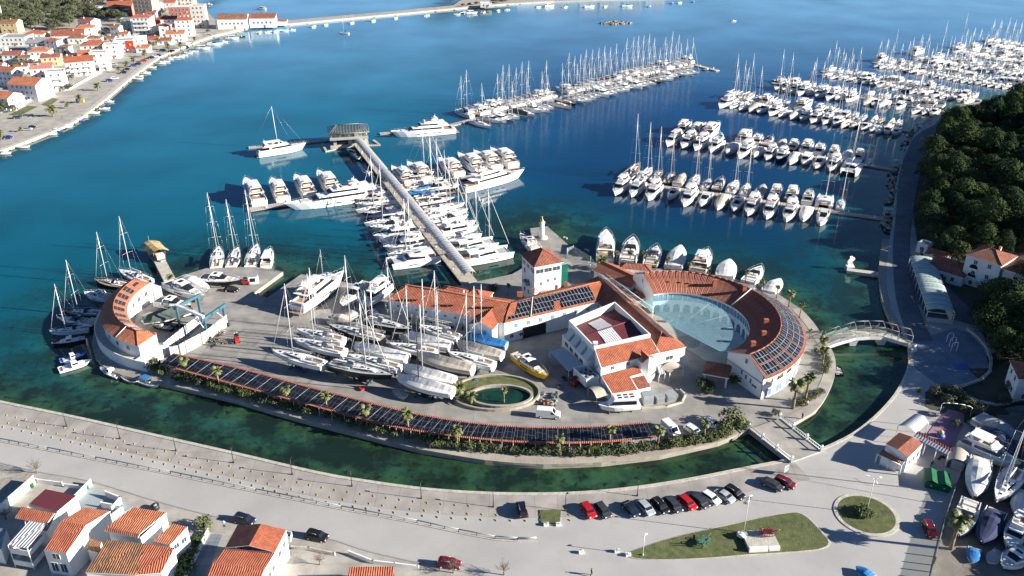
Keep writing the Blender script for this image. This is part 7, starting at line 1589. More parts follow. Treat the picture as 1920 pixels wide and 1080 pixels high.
# yard clutter
random.seed(3)
for i in range(12):
    px,py=random.uniform(392,440),random.uniform(622,652); x,y=G(px,py,GZ); t=thing('scrap_frame',f'rusty steel boat stand in the scrap heap below hoist, {ORD[i]} from left','scrap metal',(x,y,GZ),random.uniform(0,3),'scrap heap below the boat hoist'); k=MB()
    for _ in range(7): k.tube((random.uniform(-1,1),random.uniform(-1,1),random.uniform(0,.4)),(random.uniform(-1,1),random.uniform(-1,1),random.uniform(.2,1.3)),.06,random.choice(['metal_teal','wood','steel','rubber']),4)
    k.build('bars',t); k=MB(); k.box((0,0,.15),(1.3,.9,.25),random.choice(['wood','rubber','steel'])); k.build('base',t)
def forklift(px,py,rot,label):
    x,y=G(px,py,GZ); t=thing('forklift',label,'forklift',(x,y,GZ),rot); k=MB(); k.box((0,0,.75),(2.2,1.2,.8),'red'); k.box((-.8,0,1.2),(.6,1.1,.4),'red'); k.build('body',t); k=MB()
    for a in(-.5,.7):
        for b in(-.5,.5): k.tube((a,b,1.1),(a,b,2.1),.05,'black',4)
    k.box((.1,0,2.12),(1.5,1.15,.08),'black'); k.build('cab_frame',t); k=MB()
    for b in(-.35,.35): k.tube((1.2,b,.1),(1.2,b,2.6),.06,'steel',4); k.box((1.8,b,.12),(1.2,.12,.06),'steel')
    k.build('mast',t)
    for a in(-.8,.8):
        for b in(-.6,.6): w=MB(); w.tube((a,b-.1,.35),(a,b+.1,.35),.35,'rubber',10); w.build('wheel',t)
forklift(445,641,2,'red forklift beside the scrap heap below the boat hoist'); forklift(1078,722,1,'red yard tractor under the plant terrace'); forklift(462,533,0,'red forklift on the left finger quay')
t=thing('site_hut','small white hut with open front on the left finger quay','hut',(*G(475,530,GZ),GZ),R(10)); k=MB(); k.box((0,0,1.3),(3,2.2,2.6),'white_wall'); k.build('wall',t); k=MB(); k.box((0,0,2.7),(3.3,2.5,.14),'grey_trim'); k.build('roof',t); k=MB(); k.box((0,-1.12,1.4),(1.6,.06,1.2),'dark_glass'); k.build('window',t)
for i,(px,py,sx,m,l) in enumerate([(1213,756,(2.4,1.9,2.7),'metal_flat','tall blue-grey metal container box in the service yard'),(1236,754,(2,1.5,1.7),'grey_trim','grey utility box with brown side, middle of service yard'),(1256,750,(2,1.5,1.7),'grey_trim','grey utility box rightmost in service yard')]):
    x,y=G(px,py,GZ); t=thing('utility_box',l,'utility box',(x,y,GZ),R(15),'utility boxes of the service yard'); k=MB(); k.box((0,0,sx[2]/2),sx,m); k.build('casing',t); k=MB(); k.box((0,-sx[1]/2-.02,sx[2]*.45),(sx[0]*.8,.04,sx[2]*.7),'steel'); k.build('door',t); k=MB(); k.box((0,0,sx[2]+.05),(sx[0]+.2,sx[1]+.2,.12),'metal_flat'); k.build('lid',t)
for i in range(16):
    px,py=random.uniform(1012,1042),random.uniform(735,765)
    if i>9: px,py=random.uniform(1040,1085),random.uniform(690,730)
    x,y=G(px,py,GZ); t=thing('workshop_pile',f'small heap of yard tools and crates behind white van or lean-to, {ORD[i]}','yard clutter',(x,y,GZ),random.uniform(0,3),'clutter around the hall'); k=MB()
    for _ in range(4): k.box((random.uniform(-.7,.7),random.uniform(-.6,.6),random.uniform(.2,.6)),(random.uniform(.3,1),random.uniform(.3,.8),random.uniform(.3,.7)),random.choice(['wood','steel','maroon_hull','rubber','metal_teal','canvas_beige']),random.uniform(0,3))
    k.build('crates',t); k=MB(); k.tube((-1,-.5,.1),(1,.6,.3),.05,'steel',4); k.build('pole',t)
for i in range(26):
    px,py=y8(random.uniform(380,1350),random.uniform(470,930)); x,y=G(px,py,GZ); t=thing('yard_gear',f'small trolley, ladder or crate lying between the boats ashore, {ORD[i]} of the scatter','yard clutter',(x,y,GZ),random.uniform(0,3),'gear lying between boats ashore'); k=MB()
    if i%3==0:
        for s in(-1,1): k.tube((s*.22,0,0),(s*.22,.9,3),.04,'alloy',4)
        for j in range(7): k.tube((-.22,.12*j+.06,.4*j+.2),(.22,.12*j+.06,.4*j+.2),.025,'alloy',3)
    else: k.box((0,0,.35),(random.uniform(.6,1.8),random.uniform(.5,1),random.uniform(.3,.7)),random.choice(['wood','steel','blue_paint','rubber','canvas_white','red','metal_teal']))
    k.build('frame',t); k=MB(); k.box((.1,0,.06),(.9,.7,.1),random.choice(['wood','steel','rubber'])); k.build('base',t)
# stone road bridge
t=thing('road_bridge','flat stone road bridge with white balustrades over the canal','bridge',(*G(1470,825,1.5),GZ)); c4=[g3(x,y,GZ+.3) for x,y in ((1404,804),(1462,785),(1540,846),(1484,866))]
k=MB(); k.slab(c4,1.2,'paving','stone'); wb(k,'deck',t)
for a,b in ((c4[0],c4[3]),(c4[1],c4[2])):
    k=MB(); k.tube(a+Vector((0,0,.95)),b+Vector((0,0,.95)),.1,'white_trim',4); k.tube(a+Vector((0,0,.12)),b+Vector((0,0,.12)),.12,'white_trim',4); n=int((b-a).length/.5)
    for i in range(n+1): p=a.lerp(b,i/n); k.tube(p,p+Vector((0,0,.95)),.05,'white_trim',4)
    wb(k,'balustrade',t,False)
    for f in(0,.33,.66,1): p=a.lerp(b,f); k=MB(); k.box((p.x,p.y,p.z+.65),(.5,.5,1.3),'white_wall'); k.box((p.x,p.y,p.z+1.35),(.62,.62,.12),'white_trim'); k.ball((p.x,p.y,p.z+1.55),.18,'white_trim',6,4); wb(k,'pier_post',t,False)
# arched footbridge
t=thing('footbridge','white arched footbridge with partly glazed gabled canopy over the canal','bridge',(*G(1628,640,2),GZ)); fa_=[(1549,650,1.4),(1576,641,2.2),(1604,633,2.9),(1631,631,3.0),(1658,631.5,2.9),(1684,639,2.2),(1710,647,1.5)]
fr=[g3(*p) for p in fa_]; ax=(fr[-1]-fr[0]); ax.z=0; ax.normalize(); nb_=Vector((-ax.y,ax.x,0)); nb_=nb_ if nb_.y>0 else -nb_; bk=[p+nb_*4.2 for p in fr]
k=MB()
for i in range(6): k.slab([fr[i],fr[i+1],bk[i+1],bk[i]],.3,'court','white_wall'); d=Vector((0,0,.9)); k.hexa([fr[i]-d-nb_*.1,fr[i+1]-d-nb_*.1,fr[i+1]-d+nb_*.2,fr[i]-d+nb_*.2],[fr[i]-nb_*.1,fr[i+1]-nb_*.1,fr[i+1]+nb_*.2,fr[i]+nb_*.2],'white_wall')
wb(k,'deck',t)
for i in(2,4): k=MB(); p=(fr[i]+bk[i])/2; k.hexa([(p.x-.6,p.y-1.4,-1),(p.x+.6,p.y-1.4,-1),(p.x+.6,p.y+1.4,-1),(p.x-.6,p.y+1.4,-1)],[(p.x-1.3,p.y-1.9,p.z-.5),(p.x+1.3,p.y-1.9,p.z-.5),(p.x+1.3,p.y+1.9,p.z-.5),(p.x-1.3,p.y+1.9,p.z-.5)],'white_wall'); wb(k,'pier',t)
for L_ in(fr,bk):
    k=MB()
    for i in range(6):
        a,b=L_[i],L_[i+1]; k.tube(a+Vector((0,0,1)),b+Vector((0,0,1)),.05,'grey_trim',4); k.poly([a+Vector((0,0,.1)),b+Vector((0,0,.1)),b+Vector((0,0,.95)),a+Vector((0,0,.95))],'rail_glass')
        for f in(0,.5): p=a.lerp(b,f); k.tube(p,p+Vector((0,0,1.05)),.05,'grey_trim',4)
    wb(k,'railing',t,False)
k=MB(); g=MB()
for i in range(7):
    a,b=fr[i]+nb_*.4,bk[i]; z=Vector((0,0,2.5)); m=(a+b)/2+Vector((0,0,3.5)); k.tube(b,b+z,.07,'grey_trim',4); k.tube(a,a+z,.07,'grey_trim',4); k.tube(a+z,m,.06,'grey_trim',4); k.tube(m,b+z,.06,'grey_trim',4)
    if i<6: a2,b2=fr[i+1]+nb_*.4,bk[i+1]; m2=(a2+b2)/2+Vector((0,0,3.5)); k.tube(m,m2,.06,'grey_trim',4); k.tube(b+z,b2+z,.06,'grey_trim',4); k.tube(a+z,a2+z,.05,'grey_trim',4); g.poly([b+z,b2+z,m2,m],'dark_canopy')
for i in range(3,6): a,a2=fr[i]+nb_*.4+Vector((0,0,2.5)),fr[i+1]+nb_*.4+Vector((0,0,2.5)); m=(fr[i]+nb_*.4+bk[i])/2+Vector((0,0,3.5)); m2=(fr[i+1]+nb_*.4+bk[i+1])/2+Vector((0,0,3.5))
wb(k,'canopy_frame',t,False); wb(g,'glass_roof',t,False)
# long vaulted shed at right
a=G(1728.5,485,4.5); b=G(1765,586,4.5); w_=math.dist(G(1738,582,4.5),G(1792,590,4.5))
vt,vd=vault('vaulted_shed','long open-sided shed with pale green vaulted roof beside the villa','shed',(1728.5,485),(1765,586),w_*.97,0,.95,'sheet_green',4.6,posts=False)
for i in range(10):
    for s in(-1,1): k=MB(); k.tube((vd*i/9,s*w_*.47,-3.4),(vd*i/9,s*w_*.47,0),.09,'alloy',5); k.build('post',vt)
k=MB(); k.box((vd,0,-2.6),(.2,w_*.9,1.4),'sheet_pale'); k.box((vd,0,-.2),(.15,w_*.92,.2),'alloy'); k.build('end_panel',vt)
k=MB(); k.box((vd*.5,w_*.43,-1.8),(vd*.98,.1,3),'sheet_pale'); k.build('back_wall',vt,uv=True)
# white jetty with sail sculpture
j1=[G(1588,505,1),G(1660,514,1)]; o=strip('small_jetty',j1,-1.1,1.1,1.0,'stone',1.4,False); tag(o,'small pale concrete jetty with white sail sculpture near the right shore','jetty')
x,y=G(1595,500,1); t=thing('sail_sculpture','white wavy vertical sculpture at the tip of the small jetty','sculpture',(x,y,1)); k=MB()
for s in(0,1): k.loft([[(-.9+.25*math.sin(z*2.2+s),-.5+s*.8+.2*math.sin(z*1.7),z),(.5+.35*math.sin(z*2.8+s),-.3+s*.8,z)] for z in [i*.35 for i in range(11)]],'white_trim')
k.build('wavy_panel',t); k=MB(); k.box((-.2,0,.15),(2.4,1.8,.3),'white_trim'); k.build('base',t)
# rocks: right shore and bay islet
def rock(x,y,z,s,label,grp,m='rock'):
    t=thing('rock',label,'rock',(x,y,z),random.uniform(0,6),grp); k=MB(); k.ball((0,0,0),(s*random.uniform(.8,1.3),s*random.uniform(.6,1),s*random.uniform(.4,.7)),m,7,4)
    k.v=[(a+random.uniform(-.15,.15)*s,b+random.uniform(-.15,.15)*s,c+random.uniform(-.12,.12)*s) for a,b,c in k.v]; k.smooth=[False]*len(k.smooth); o=k.build('rock'); bpy.data.objects.remove(t); o.location=(x,y,z); o.rotation_euler=(0,0,random.uniform(0,6)); tag(o,label,'rock',grp)
sl2=smooth(P2([(1664,430),(1672,390),(1678,345),(1688,302),(1708,262),(1740,230),(1780,212),(1820,200)]),4)
for i in range(150):
    j=random.random()*(len(sl2)-1); a=sl2[int(j)]; b=sl2[min(len(sl2)-1,int(j)+1)]; f=j-int(j); rock(a[0]+(b[0]-a[0])*f+random.uniform(-3,2.6),a[1]+(b[1]-a[1])*f+random.uniform(-1.5,1.5),random.uniform(.1,1.2),random.uniform(.5,1.2),'grey boulder of the rock bank along the shaded right shore','boulders of the right shore bank')
for i in range(60):
    px=random.gauss(1152,14); py=44+random.uniform(-3.5,3.5)*max(.2,1-abs(px-1152)/32); x,y=G(px,py,0); rock(x,y,random.uniform(0,.6),random.uniform(.9,2),'pale boulder of the low rock islet in the open bay','boulders of the bay islet')
for i in range(70):
    j=random.random()*60; a=TS[int(j)]; rock(a[0]+random.uniform(.2,1.3),a[1]-random.uniform(.2,1.2),random.uniform(0,.3),random.uniform(.4,.8),'pale stone at the foot of the town quay wall','stones along the town quay')
# kiosks at pontoon ends
for px,py,l in [(1665,402,'pale kiosk at the shore end of nearest right pontoon'),(1682,310,'pale kiosk at the shore end of second right pontoon'),(1720,240,'pale kiosk at the shore end of third right pontoon')]:
    x,y=G(px,py,1); t=thing('pontoon_kiosk',l,'kiosk',(x,y,.8),R(-10),'kiosks at the shore ends of pontoons'); k=MB(); k.box((0,0,1.2),(3.4,2.6,.1),'canopy_glass'); k.box((0,0,2.4),(3.6,2.8,.14),'metal_flat'); k.build('roof',t)
    for a in(-1.5,1.5):
        for b in(-1.1,1.1): k=MB(); k.tube((a,b,-1.3),(a,b,2.4),.08,'white_trim',4); k.build('post',t)
    k=MB(); k.box((0,1.1,1.2),(3,.06,2),'rail_glass'); k.build('panel',t)
# ================================================================ street furniture
def lamp(px,py,h,label,grp,heads=1,m='black'):
    x,y=G(px,py,GZ); t=thing('street_lamp',label,'street lamp',(x,y,GZ),0,grp); k=MB(); k.tube((0,0,0),(0,0,.4),.2,m,6); k.tube((0,0,0),(0,0,h),.09,m,5,.06); k.build('pole',t)
    for s in range(heads):
        a=s*2.2+.3; k=MB(); k.tube((0,0,h),(math.cos(a)*(1.1 if heads>1 else .25),math.sin(a)*(1.1 if heads>1 else .25),h+.25),.05,m,4); k.box((math.cos(a)*(1.3 if heads>1 else .3),math.sin(a)*(1.3 if heads>1 else .3),h+.25),(.6,.3,.14) if h>4.5 else (.35,.25,.3),'white_trim' if h>4.5 else 'black',a); k.build('lamp_head',t)
for i,(px,py) in enumerate([(125,800),(225,823),(330,846),(438,868),(548,890),(660,912),(790,935),(925,951),(1060,958),(1195,930)]): lamp(px,py,4.2,f'short dark lamp post on the canal promenade, {ORD[i]} from the left','lamp posts on the promenade')
lamp(1624,963,8.6,'tall pale lamp post with three heads at the centre of the roundabout',None,3,'alloy'); lamp(1205,1042,5,'pale lamp post with round head at left tip of the grass verge',None,1,'alloy'); lamp(1394,1000,9,'very tall thin flagpole-like lamp on the stone plinth',None,1,'alloy')
for px,py,l in [(470,1000,'blue and white road sign by the passage'),(68,1,'')][:1]:
    x,y=G(423,1000,GZ); t=thing('road_sign',l,'sign',(x,y,GZ)); k=MB(); k.tube((0,0,0),(0,0,3),.04,'steel',4); k.build('post',t); k=MB(); k.tube((0,-.03,2.8),(0,.03,2.8),.35,'white_trim',10); k.box((0,0,1.9),(.5,.06,.6),'blue_paint'); k.build('plate',t)
st=None; c=0; acc=0
for i in range(len(SE1)-1):
    a,b=Vector(SE1[i]),Vector(SE1[i+1]); d=(b-a).length; u=(b-a)/d; n=Vector((u.y,-u.x)); s=(-acc)%2.75
    while s<d:
        p=a+u*s; pxx=proj(p.x,p.y,GZ)[0]
        if -10<pxx<1120:
            for kk,off in enumerate((4.3,6.6,8.1)):
                q=p+n*off
                if pxx>900 and kk==0: continue
                if st is None: k=MB(); k.box((0,0,.06),(.6,.11,.12),'yellow'); st=k.build('parking_stopper'); o=st
                else: o=st.copy(); COL.objects.link(o)
                o.location=(q.x,q.y,GZ+.03); o.rotation_euler=(0,0,math.atan2(u.y,u.x)+R(122)); c+=1
                tag(o,'small yellow parking stopper on the pale canal promenade','parking stopper','yellow parking stoppers on the promenade')
        s+=2.75
    acc+=d
gr=[Vector(G(x,y,GZ)) for x,y in [(-60,812),(0,826),(90,843),(180,861),(320,888),(480,921),(640,953),(782,980),(860,997),(928,1010),(970,1013),(1006,1012.5)]]
t=thing('crash_barrier','long low steel guard rail between the promenade and the road','guard rail',(*gr[5],GZ)); k=MB()
for a,b in zip(gr,gr[1:]):
    for zz in(.55,.7): k.tube((a.x,a.y,GZ+zz),(b.x,b.y,GZ+zz),.07,'steel',4)
wb(k,'rail',t,False); k=MB()
for a,b in zip(gr,gr[1:]):
    n=max(1,int((b-a).length/2.5))
    for i in range(n): p=a.lerp(b,i/n); k.box((p.x,p.y,GZ+.35),(.12,.12,.7),'rubber')
wb(k,'post',t,False)
strip('road_kerb',[(p.x,p.y) for p in gr],.25,.5,GZ+.12,'white_trim' if 0 else 'stone',.1)
strip('verge_kerb',smooth(P2([(-60,852),(0,868),(70,885),(170,903),(300,942),(400,968),(500,988),(615,1010),(690,1034),(820,1063),(900,1078),(1000,1095)])),-.05,.2,GZ+.19,'grey_trim',.2)
# planter beds by the parked cars
for px,py,l in [(1024,985,'white concrete flower box, left of two in front of small lawn'),(1047,985,'white concrete flower box, right of two in front of small lawn'),(1157,1035,'pale concrete flower box on the left tip of the grass verge'),(1090,1037,'pale stone block at the road opening'),(1178,1042,'short white bollard at the grass verge tip')]:
    x,y=G(px,py,GZ); t=thing('flower_box',l,'planter',(x,y,GZ),R(5),'concrete boxes at the verge'); k=MB(); k.box((0,0,.3),(1,.6,.6),'white_wall'); k.build('box',t); k=MB(); leafcloud(k,(0,0,.6),.35,25,.1,'shrub_green'); k.build('plants',t)
# notice board
x,y=G(1473,890,GZ); t=thing('notice_board','small dark notice board on posts behind the maroon car','sign',(x,y,GZ),R(35)); k=MB(); k.box((0,0,1.7),(1.6,.1,1.5),'white_trim'); k.build('board',t); k=MB(); k.box((0,-.06,1.7),(1.4,.03,1.3),'metal_flat'); k.build('poster',t)
for s in(-1,1): k=MB(); k.tube((s*.7,0,0),(s*.7,0,2.5),.05,'grey_trim',4); k.build('post',t)
# monument on the grass verge
x,y=G(1425,1015,GZ+.2); t=thing('stone_platform','low rough stone platform with white side wall on the grass verge','plinth',(x,y,GZ+.2),R(4)); k=MB(); k.box((0,0,.35),(6,4.6,.7),'stone'); k.build('platform',t); k=MB(); k.box((-1.2,-2.5,.5),(3.6,.5,1.1),'white_wall'); k.box((1.9,-2.4,.4),(2,.5,.9),'white_wall'); k.build('side_wall',t)
x,y=G(1389,1008,GZ+.2); rock(x,y,GZ+.8,1.1,'white upright boulder left of the stone platform',None,'white_wall')
def cart(px,py,z,rot,label,mm,horse=False):
    x,y=G(px,py,z); t=thing('old_cart',label,'cart',(x,y,z),rot); k=MB(); k.box((0,0,.8),(2.2,1.1,.25),mm); k.tube((1,0,.8),(2.6,0,1.1),.08,mm,4); k.tube((-.9,.4,.8),(-1.3,.4,1.9),.08,mm,4); k.tube((-.9,-.4,.8),(-1.3,-.4,1.9),.08,mm,4); k.build('frame',t)
    for a in(-.7,.8):
        for s in(-1,1):
            w=MB(); w.path([(a+.55*math.cos(q*math.pi/6),s*.65,.6+.55*math.sin(q*math.pi/6)) for q in range(13)],.06,mm,4)
            for q in range(4): w.tube((a+.5*math.cos(q*math.pi/4),s*.65,.6+.5*math.sin(q*math.pi/4)),(a-.5*math.cos(q*math.pi/4),s*.65,.6-.5*math.sin(q*math.pi/4)),.03,mm,3)
            w.build('wheel',t)
cart(1318,1020,GZ+.2,.8,'old green metal farm machine standing on the grass verge','metal_green'); cart(1437,1003,GZ+.9,.1,'small dark red cart on the stone platform','maroon_hull')
# ================================================================ people
def person(px,py,z,rot,label,top,bottom,pose='stand'):
    x,y=G(px,py,z); b=1.72; me=bpy.data.meshes.new('person'); sw=.18 if pose=='walk' else .05
    V_=[(0,0,.95),(0,0,1.2),(0,0,1.42),(0,0,1.52),(.02,0,1.64),(0,.1,.9),(sw,.11,.5),(sw*1.2-.05,.11,.08),(sw+.12,.11,.03),(0,-.1,.9),(-sw*.6,-.11,.5),(-sw*1.6,-.11,.08),(-sw*1.6+.14,-.11,.03),(0,.19,1.4),(-.04,.25,1.14),(.08,.26,.92),(0,-.19,1.4),(.04,-.25,1.14),(.14,-.25,.93)]
    E_=[(0,1),(1,2),(2,3),(3,4),(0,5),(5,6),(6,7),(7,8),(0,9),(9,10),(10,11),(11,12),(2,13),(13,14),(14,15),(2,16),(16,17),(17,18)]
    rd=[.14,.13,.12,.055,.1,.09,.065,.045,.04,.09,.065,.045,.04,.06,.045,.035,.06,.045,.035]
    me.from_pydata(V_,E_,[])
    o=bpy.data.objects.new('person',me); COL.objects.link(o); o.location=(x,y,z); o.rotation_euler=(0,0,rot); me.materials.append(M['skin'])
    m=o.modifiers.new('skin','SKIN')
    if len(me.skin_vertices):
        for i,r_ in enumerate(rd): me.skin_vertices[0].data[i].radius=(r_,r_); me.skin_vertices[0].data[i].use_root=(i==0)
    m=o.modifiers.new('sub','SUBSURF'); m.levels=1; m.render_levels=1
    tag(o,label,'person')
    k=MB(); k.loft([[(.17*math.cos(a*.785),.24*math.sin(a*.785)*f,z_) for a in range(8)] for z_,f in ((.88,.85),(1.1,.8),(1.35,1),(1.46,.6))],top,close=True); k.build('jacket',o)
    k=MB()
    for s,dx in((1,sw),(-1,-sw)): k.tube((0,s*.1,.95),(dx,s*.11,.5),.11,bottom,7,.09); k.tube((dx,s*.11,.5),(dx*1.4-.03,s*.11,.1),.09,bottom,7,.07)
    k.build('trousers',o); k=MB(); k.ball((0,0,1.7),(.115,.11,.1),'hair',7,5); k.build('hair',o); return o
person(516,766,GZ+.06,1.2,'person in dark clothes on the lower quay path, left of a pair','cloth_dark','cloth_dark','walk'); person(520,768,GZ+.06,1.2,'person in dark clothes on the lower quay path, right of a pair','black','cloth_dark','walk')
person(1509,762,GZ+.07,2.0,'person in dark jacket on the quay by the lower palm pair','cloth_dark','cloth_dark'); person(1513,761,GZ+.07,2.4,'person in pale jacket beside the dark-jacketed one by palm pair','white_trim','cloth_dark'); person(1109,1079,GZ+.02,.5,'person in black walking on the road at bottom edge','black','cloth_dark','walk'); person(1504,785,GZ+.07,1,'person in dark clothes standing on the quay edge near the bridge','black','black'); person(117,223,GZ+.06,1,'tiny person in dark clothes walking on the town quay','black','cloth_dark','walk')
# ================================================================ the town
random.seed(21)
sa=Vector(G(200,184)); sb_=Vector(G(300,106)); SA=math.atan2((sb_-sa).y,(sb_-sa).x)
def th(x0,y0,x1,y1,roof,rm,wm,label,dr=0,cat='house',asp=.75,hh=None,st=None,z0=GZ,**k):
    """box of the house in the photo: left, top, right, bottom"""
    cx=(x0+x1)/2; X_,Y_=G(cx,y1,z0); ppm=(y1+275)*.891/118; w=(x1-x0)/ppm*.96; d=w*asp
    dep=math.atan2(CH,Y_); hv=(y1-y0)/ppm; tot=max(3.2,(hv-.5*d*math.sin(dep))/math.cos(dep)) if hh is None else hh
    rise=0 if roof=='flat' else min(w,d)*.2; h=max(2.8,tot-rise); st=st or max(1,round(h/3))
    return house('town_house',label,cat,X_,Y_+d*.42,w,d,h,SA*0+R(dr),roof,rm,wm,rise=rise,z0=z0,st=st,group='houses of the town',**k)
O,RD,BR,WT,CR='roof_orange','roof_red','roof_brown','white_wall','cream_wall'
TL=[(49,57,85,79,'hip',O,CR,'cream house with orange hip roof between long white shed and flat building',5),(0,68,51,86,'flat','grey_trim',WT,'long low white flat-roofed building at the left edge of town',3),(4,37,36,62,'gable',BR,'yellow_wall','yellow house with brown roof and green shutters by the scrub wood',0),
(96,55,154,79,'gable',RD,WT,'long white shed with dark red roof below the scrub wood',14),(142,46,176,69,'hip','roof_bright',WT,'bright orange hip roof at right end of the long white shed',14),(150,34,182,59,'gable',RD,WT,'tall narrow white house with red roof at the wood edge',-20),
(128,65,160,82,'hip',BR,WT,'house with brown hip roof, left of two',5),(160,68,188,80,'hip',BR,WT,'house with brown hip roof, right of two',5),(153,76,200,108,'hip',O,WT,'big white house with wide orange hip roof near the shore',12),(196,84,224,110,'flat','grey_trim',WT,'white flat-roofed block right of big orange-roofed house',12),
(88,72,114,99,'hip',O,WT,'tall white house with orange hip roof left of the two brown roofs',-10),(52,71,97,97,'gable','grey_trim',WT,'white house with pale blue-grey gable',0),(56,89,93,117,'hip','roof_bright',WT,'white house with bright orange hip roof above the dark trees',8),(7,96,42,119,'gable',RD,WT,'white house with flat red roof at the left of town',5),
(78,101,112,124,'gable',RD,'yellow_wall','yellow house with red roof beside orange hip roof',15),(111,103,141,119,'hip',BR,CR,'low house with large brown roof among trees',5),(146,94,182,116,'gable','roof_bright',CR,'grey house with small bright orange roof',20),(122,106,172,142,'gable',O,WT,'large white balconied house with orange roof facing the quay',25),
(62,122,100,166,'shed','pink_wall',WT,'tall white house with pinkish lean-to roof near the quay',20),(90,134,123,171,'flat','grey_trim',WT,'tall white flat-roofed house with three balconies on the quay',20),(0,126,36,162,'gable',O,WT,'white house with orange gable left of the blue-windowed one',-15),(-14,118,9,142,'gable',O,WT,'orange-roofed white house cut by the left edge, upper',0),
(22,145,84,188,'gable','roof_bright',WT,'white house with bright blue windows and outside stair',-12),(-20,172,30,205,'gable','roof_bright',WT,'white house with bright orange roof cut by left edge, lower',-15),(24,178,46,190,'shed',RD,WT,'small red-roofed annex beside the blue-windowed house',0),(201,68,217,81,'gable',RD,CR,'small cream cottage with red roof',0),
(202,3,250,30,'gable',O,'pink_wall','long pink apartment house with white balconies',3),(210,48,229,74,'gable',RD,WT,'narrow tall white house with red roof beside blue-grey one',-8),(172,15,198,24,'flat','white_trim',WT,'small white flat house alone in the scrub wood',5),(256,-6,294,36,'flat','stone','beige_wall','tall beige apartment tower with small square windows',-8),
(249,27,286,64,'hip',O,WT,'big white hotel with arched balconies and orange roof',5),(229,36,251,58,'flat','grey_trim','metal_flat','blue-grey flat house beside the white hotel',0),(289,33,315,46,'gable',O,'pink_wall','low pink house with orange roof behind white hotel',5),(292,44,318,64,'hip','roof_bright',CR,'cream house with bright orange roof right of the hotel',0),
(301,31,331,50,'gable',O,WT,'white house with orange roof in front of long pink building',15),(318,13,362,37,'flat','white_trim','pink_wall','long pink flat-roofed school-like building',6),(361,12,388,52,'flat','stone',CR,'tall cream block right of the long pink building',6),(312,57,346,79,'gable','roof_bright',WT,'white house with orange roof nearest the car park',12),
(330,33,362,68,'hip',O,WT,'tall white house with orange hip roof behind the car park',12),(266,68,300,84,'gable',O,CR,'low house with long orange roof near the quay palms',-8),(294,72,322,84,'gable',RD,WT,'low red-roofed building nearest the quay, right',5),(247,68,274,90,'gable',WT,WT,'white angular house above the small orange lean-to roof',20),
(256,85,280,99,'shed','roof_bright',WT,'small lean-to with bright orange roof by the quay',5),(216,75,250,98,'flat','grey_trim',WT,'grey-white block with dark windows beside red banner wall',12),(338,-6,364,10,'gable',O,CR,'orange-roofed cream house at the town point',5),(308,1,330,14,'gable',O,WT,'white house with orange roof at the top edge',5),
(264,4,300,24,'gable',O,WT,'white house with orange roof behind beige tower',0),(-6,14,4,40,'flat','white_trim',WT,'white house cut by the left edge beside the scrub wood',0),(25,-14,80,6,'gable',BR,'stone_wall','stone house above the scrub wood at the top edge',0),(105,-12,165,8,'gable',O,CR,'long cream building at the top edge behind the wood',0),
(36,104,58,122,'gable',BR,WT,'white house with brown roof between the red and orange roofs',8),(0,90,14,106,'flat','grey_trim',WT,'grey-roofed white house at left edge above flat red roof',0),(112,84,132,100,'hip',BR,CR,'small cream house with brown hip roof below white shed',-5),
(186,116,206,132,'flat','white_trim',WT,'low white garden house right of the balconied house',15),(28,120,52,138,'gable',RD,WT,'white house with red gable left of the pinkish roof',15),(108,142,124,156,'shed',RD,CR,'small cream lean-to behind the quay houses',15),(224,60,242,76,'gable',O,CR,'cream house with orange roof below the blue-grey flat house',5),
(276,20,296,38,'gable',RD,WT,'small white house with red roof behind the hotel',-5),(300,52,316,70,'flat','grey_trim',WT,'narrow white house right of cream house with bright roof',8),(346,24,364,42,'gable',O,WT,'white house with orange roof beside long pink building',5),(62,86,80,100,'shed','grey_trim',WT,'white house with grey lean-to roof near the blue-grey gable',5),(140,118,158,136,'flat','grey_trim',CR,'cream flat-roofed annex behind the balconied house',20),
(170,98,200,120,'flat','grey_trim',WT,'low white annex with terrace in front of big orange-roofed house',12)]
for i,t in enumerate(TL):
    x0,y0,x1,y1,rf,rm,wm,lb=t[:8]; dr=t[8] if len(t)>8 else 0
    th(x0,y0,x1,y1,rf,rm,wm,lb,dr,glass='blue_paint' if 'blue windows' in lb else 'window_glass',balc='balcon' in lb,chim=rf!='flat')
# red banner
x,y=G(246,98,GZ); t=thing('wall_banner','tall red banner with yellow mark on white wall near the quay','banner',(x,y,GZ),R(12)); k=MB(); k.box((0,0,4.8),(5,.15,5.2),'red'); k.build('cloth',t); k=MB(); k.tube((0,-.1,4.8),(0,-.13,4.8),.8,'yellow',12); k.build('mark',t)
# harbour hangars
for x0,y0,x1,y1,rf,rm,lb,dr,asp in [(408,27,464,54,'gable',BR,'white harbour hangar with brown gabled roof on the point',6,.6),(468,28,517,52,'shed',RD,'white harbour hangar with sloping parapet roof, right of two',6,.5),(512,37,538,48,'gable',RD,'small red-roofed shed at the root of the causeway',6,.5),(405,40,432,54,'flat','white_trim','low white annex at the left end of brown-roofed hangar',6,.5)]:
    th(x0,y0,x1,y1,rf,rm,WT,lb,dr,'hangar' if 'hangar' in lb else 'shed',asp,st=1,chim=False,wins='hangar' in lb)
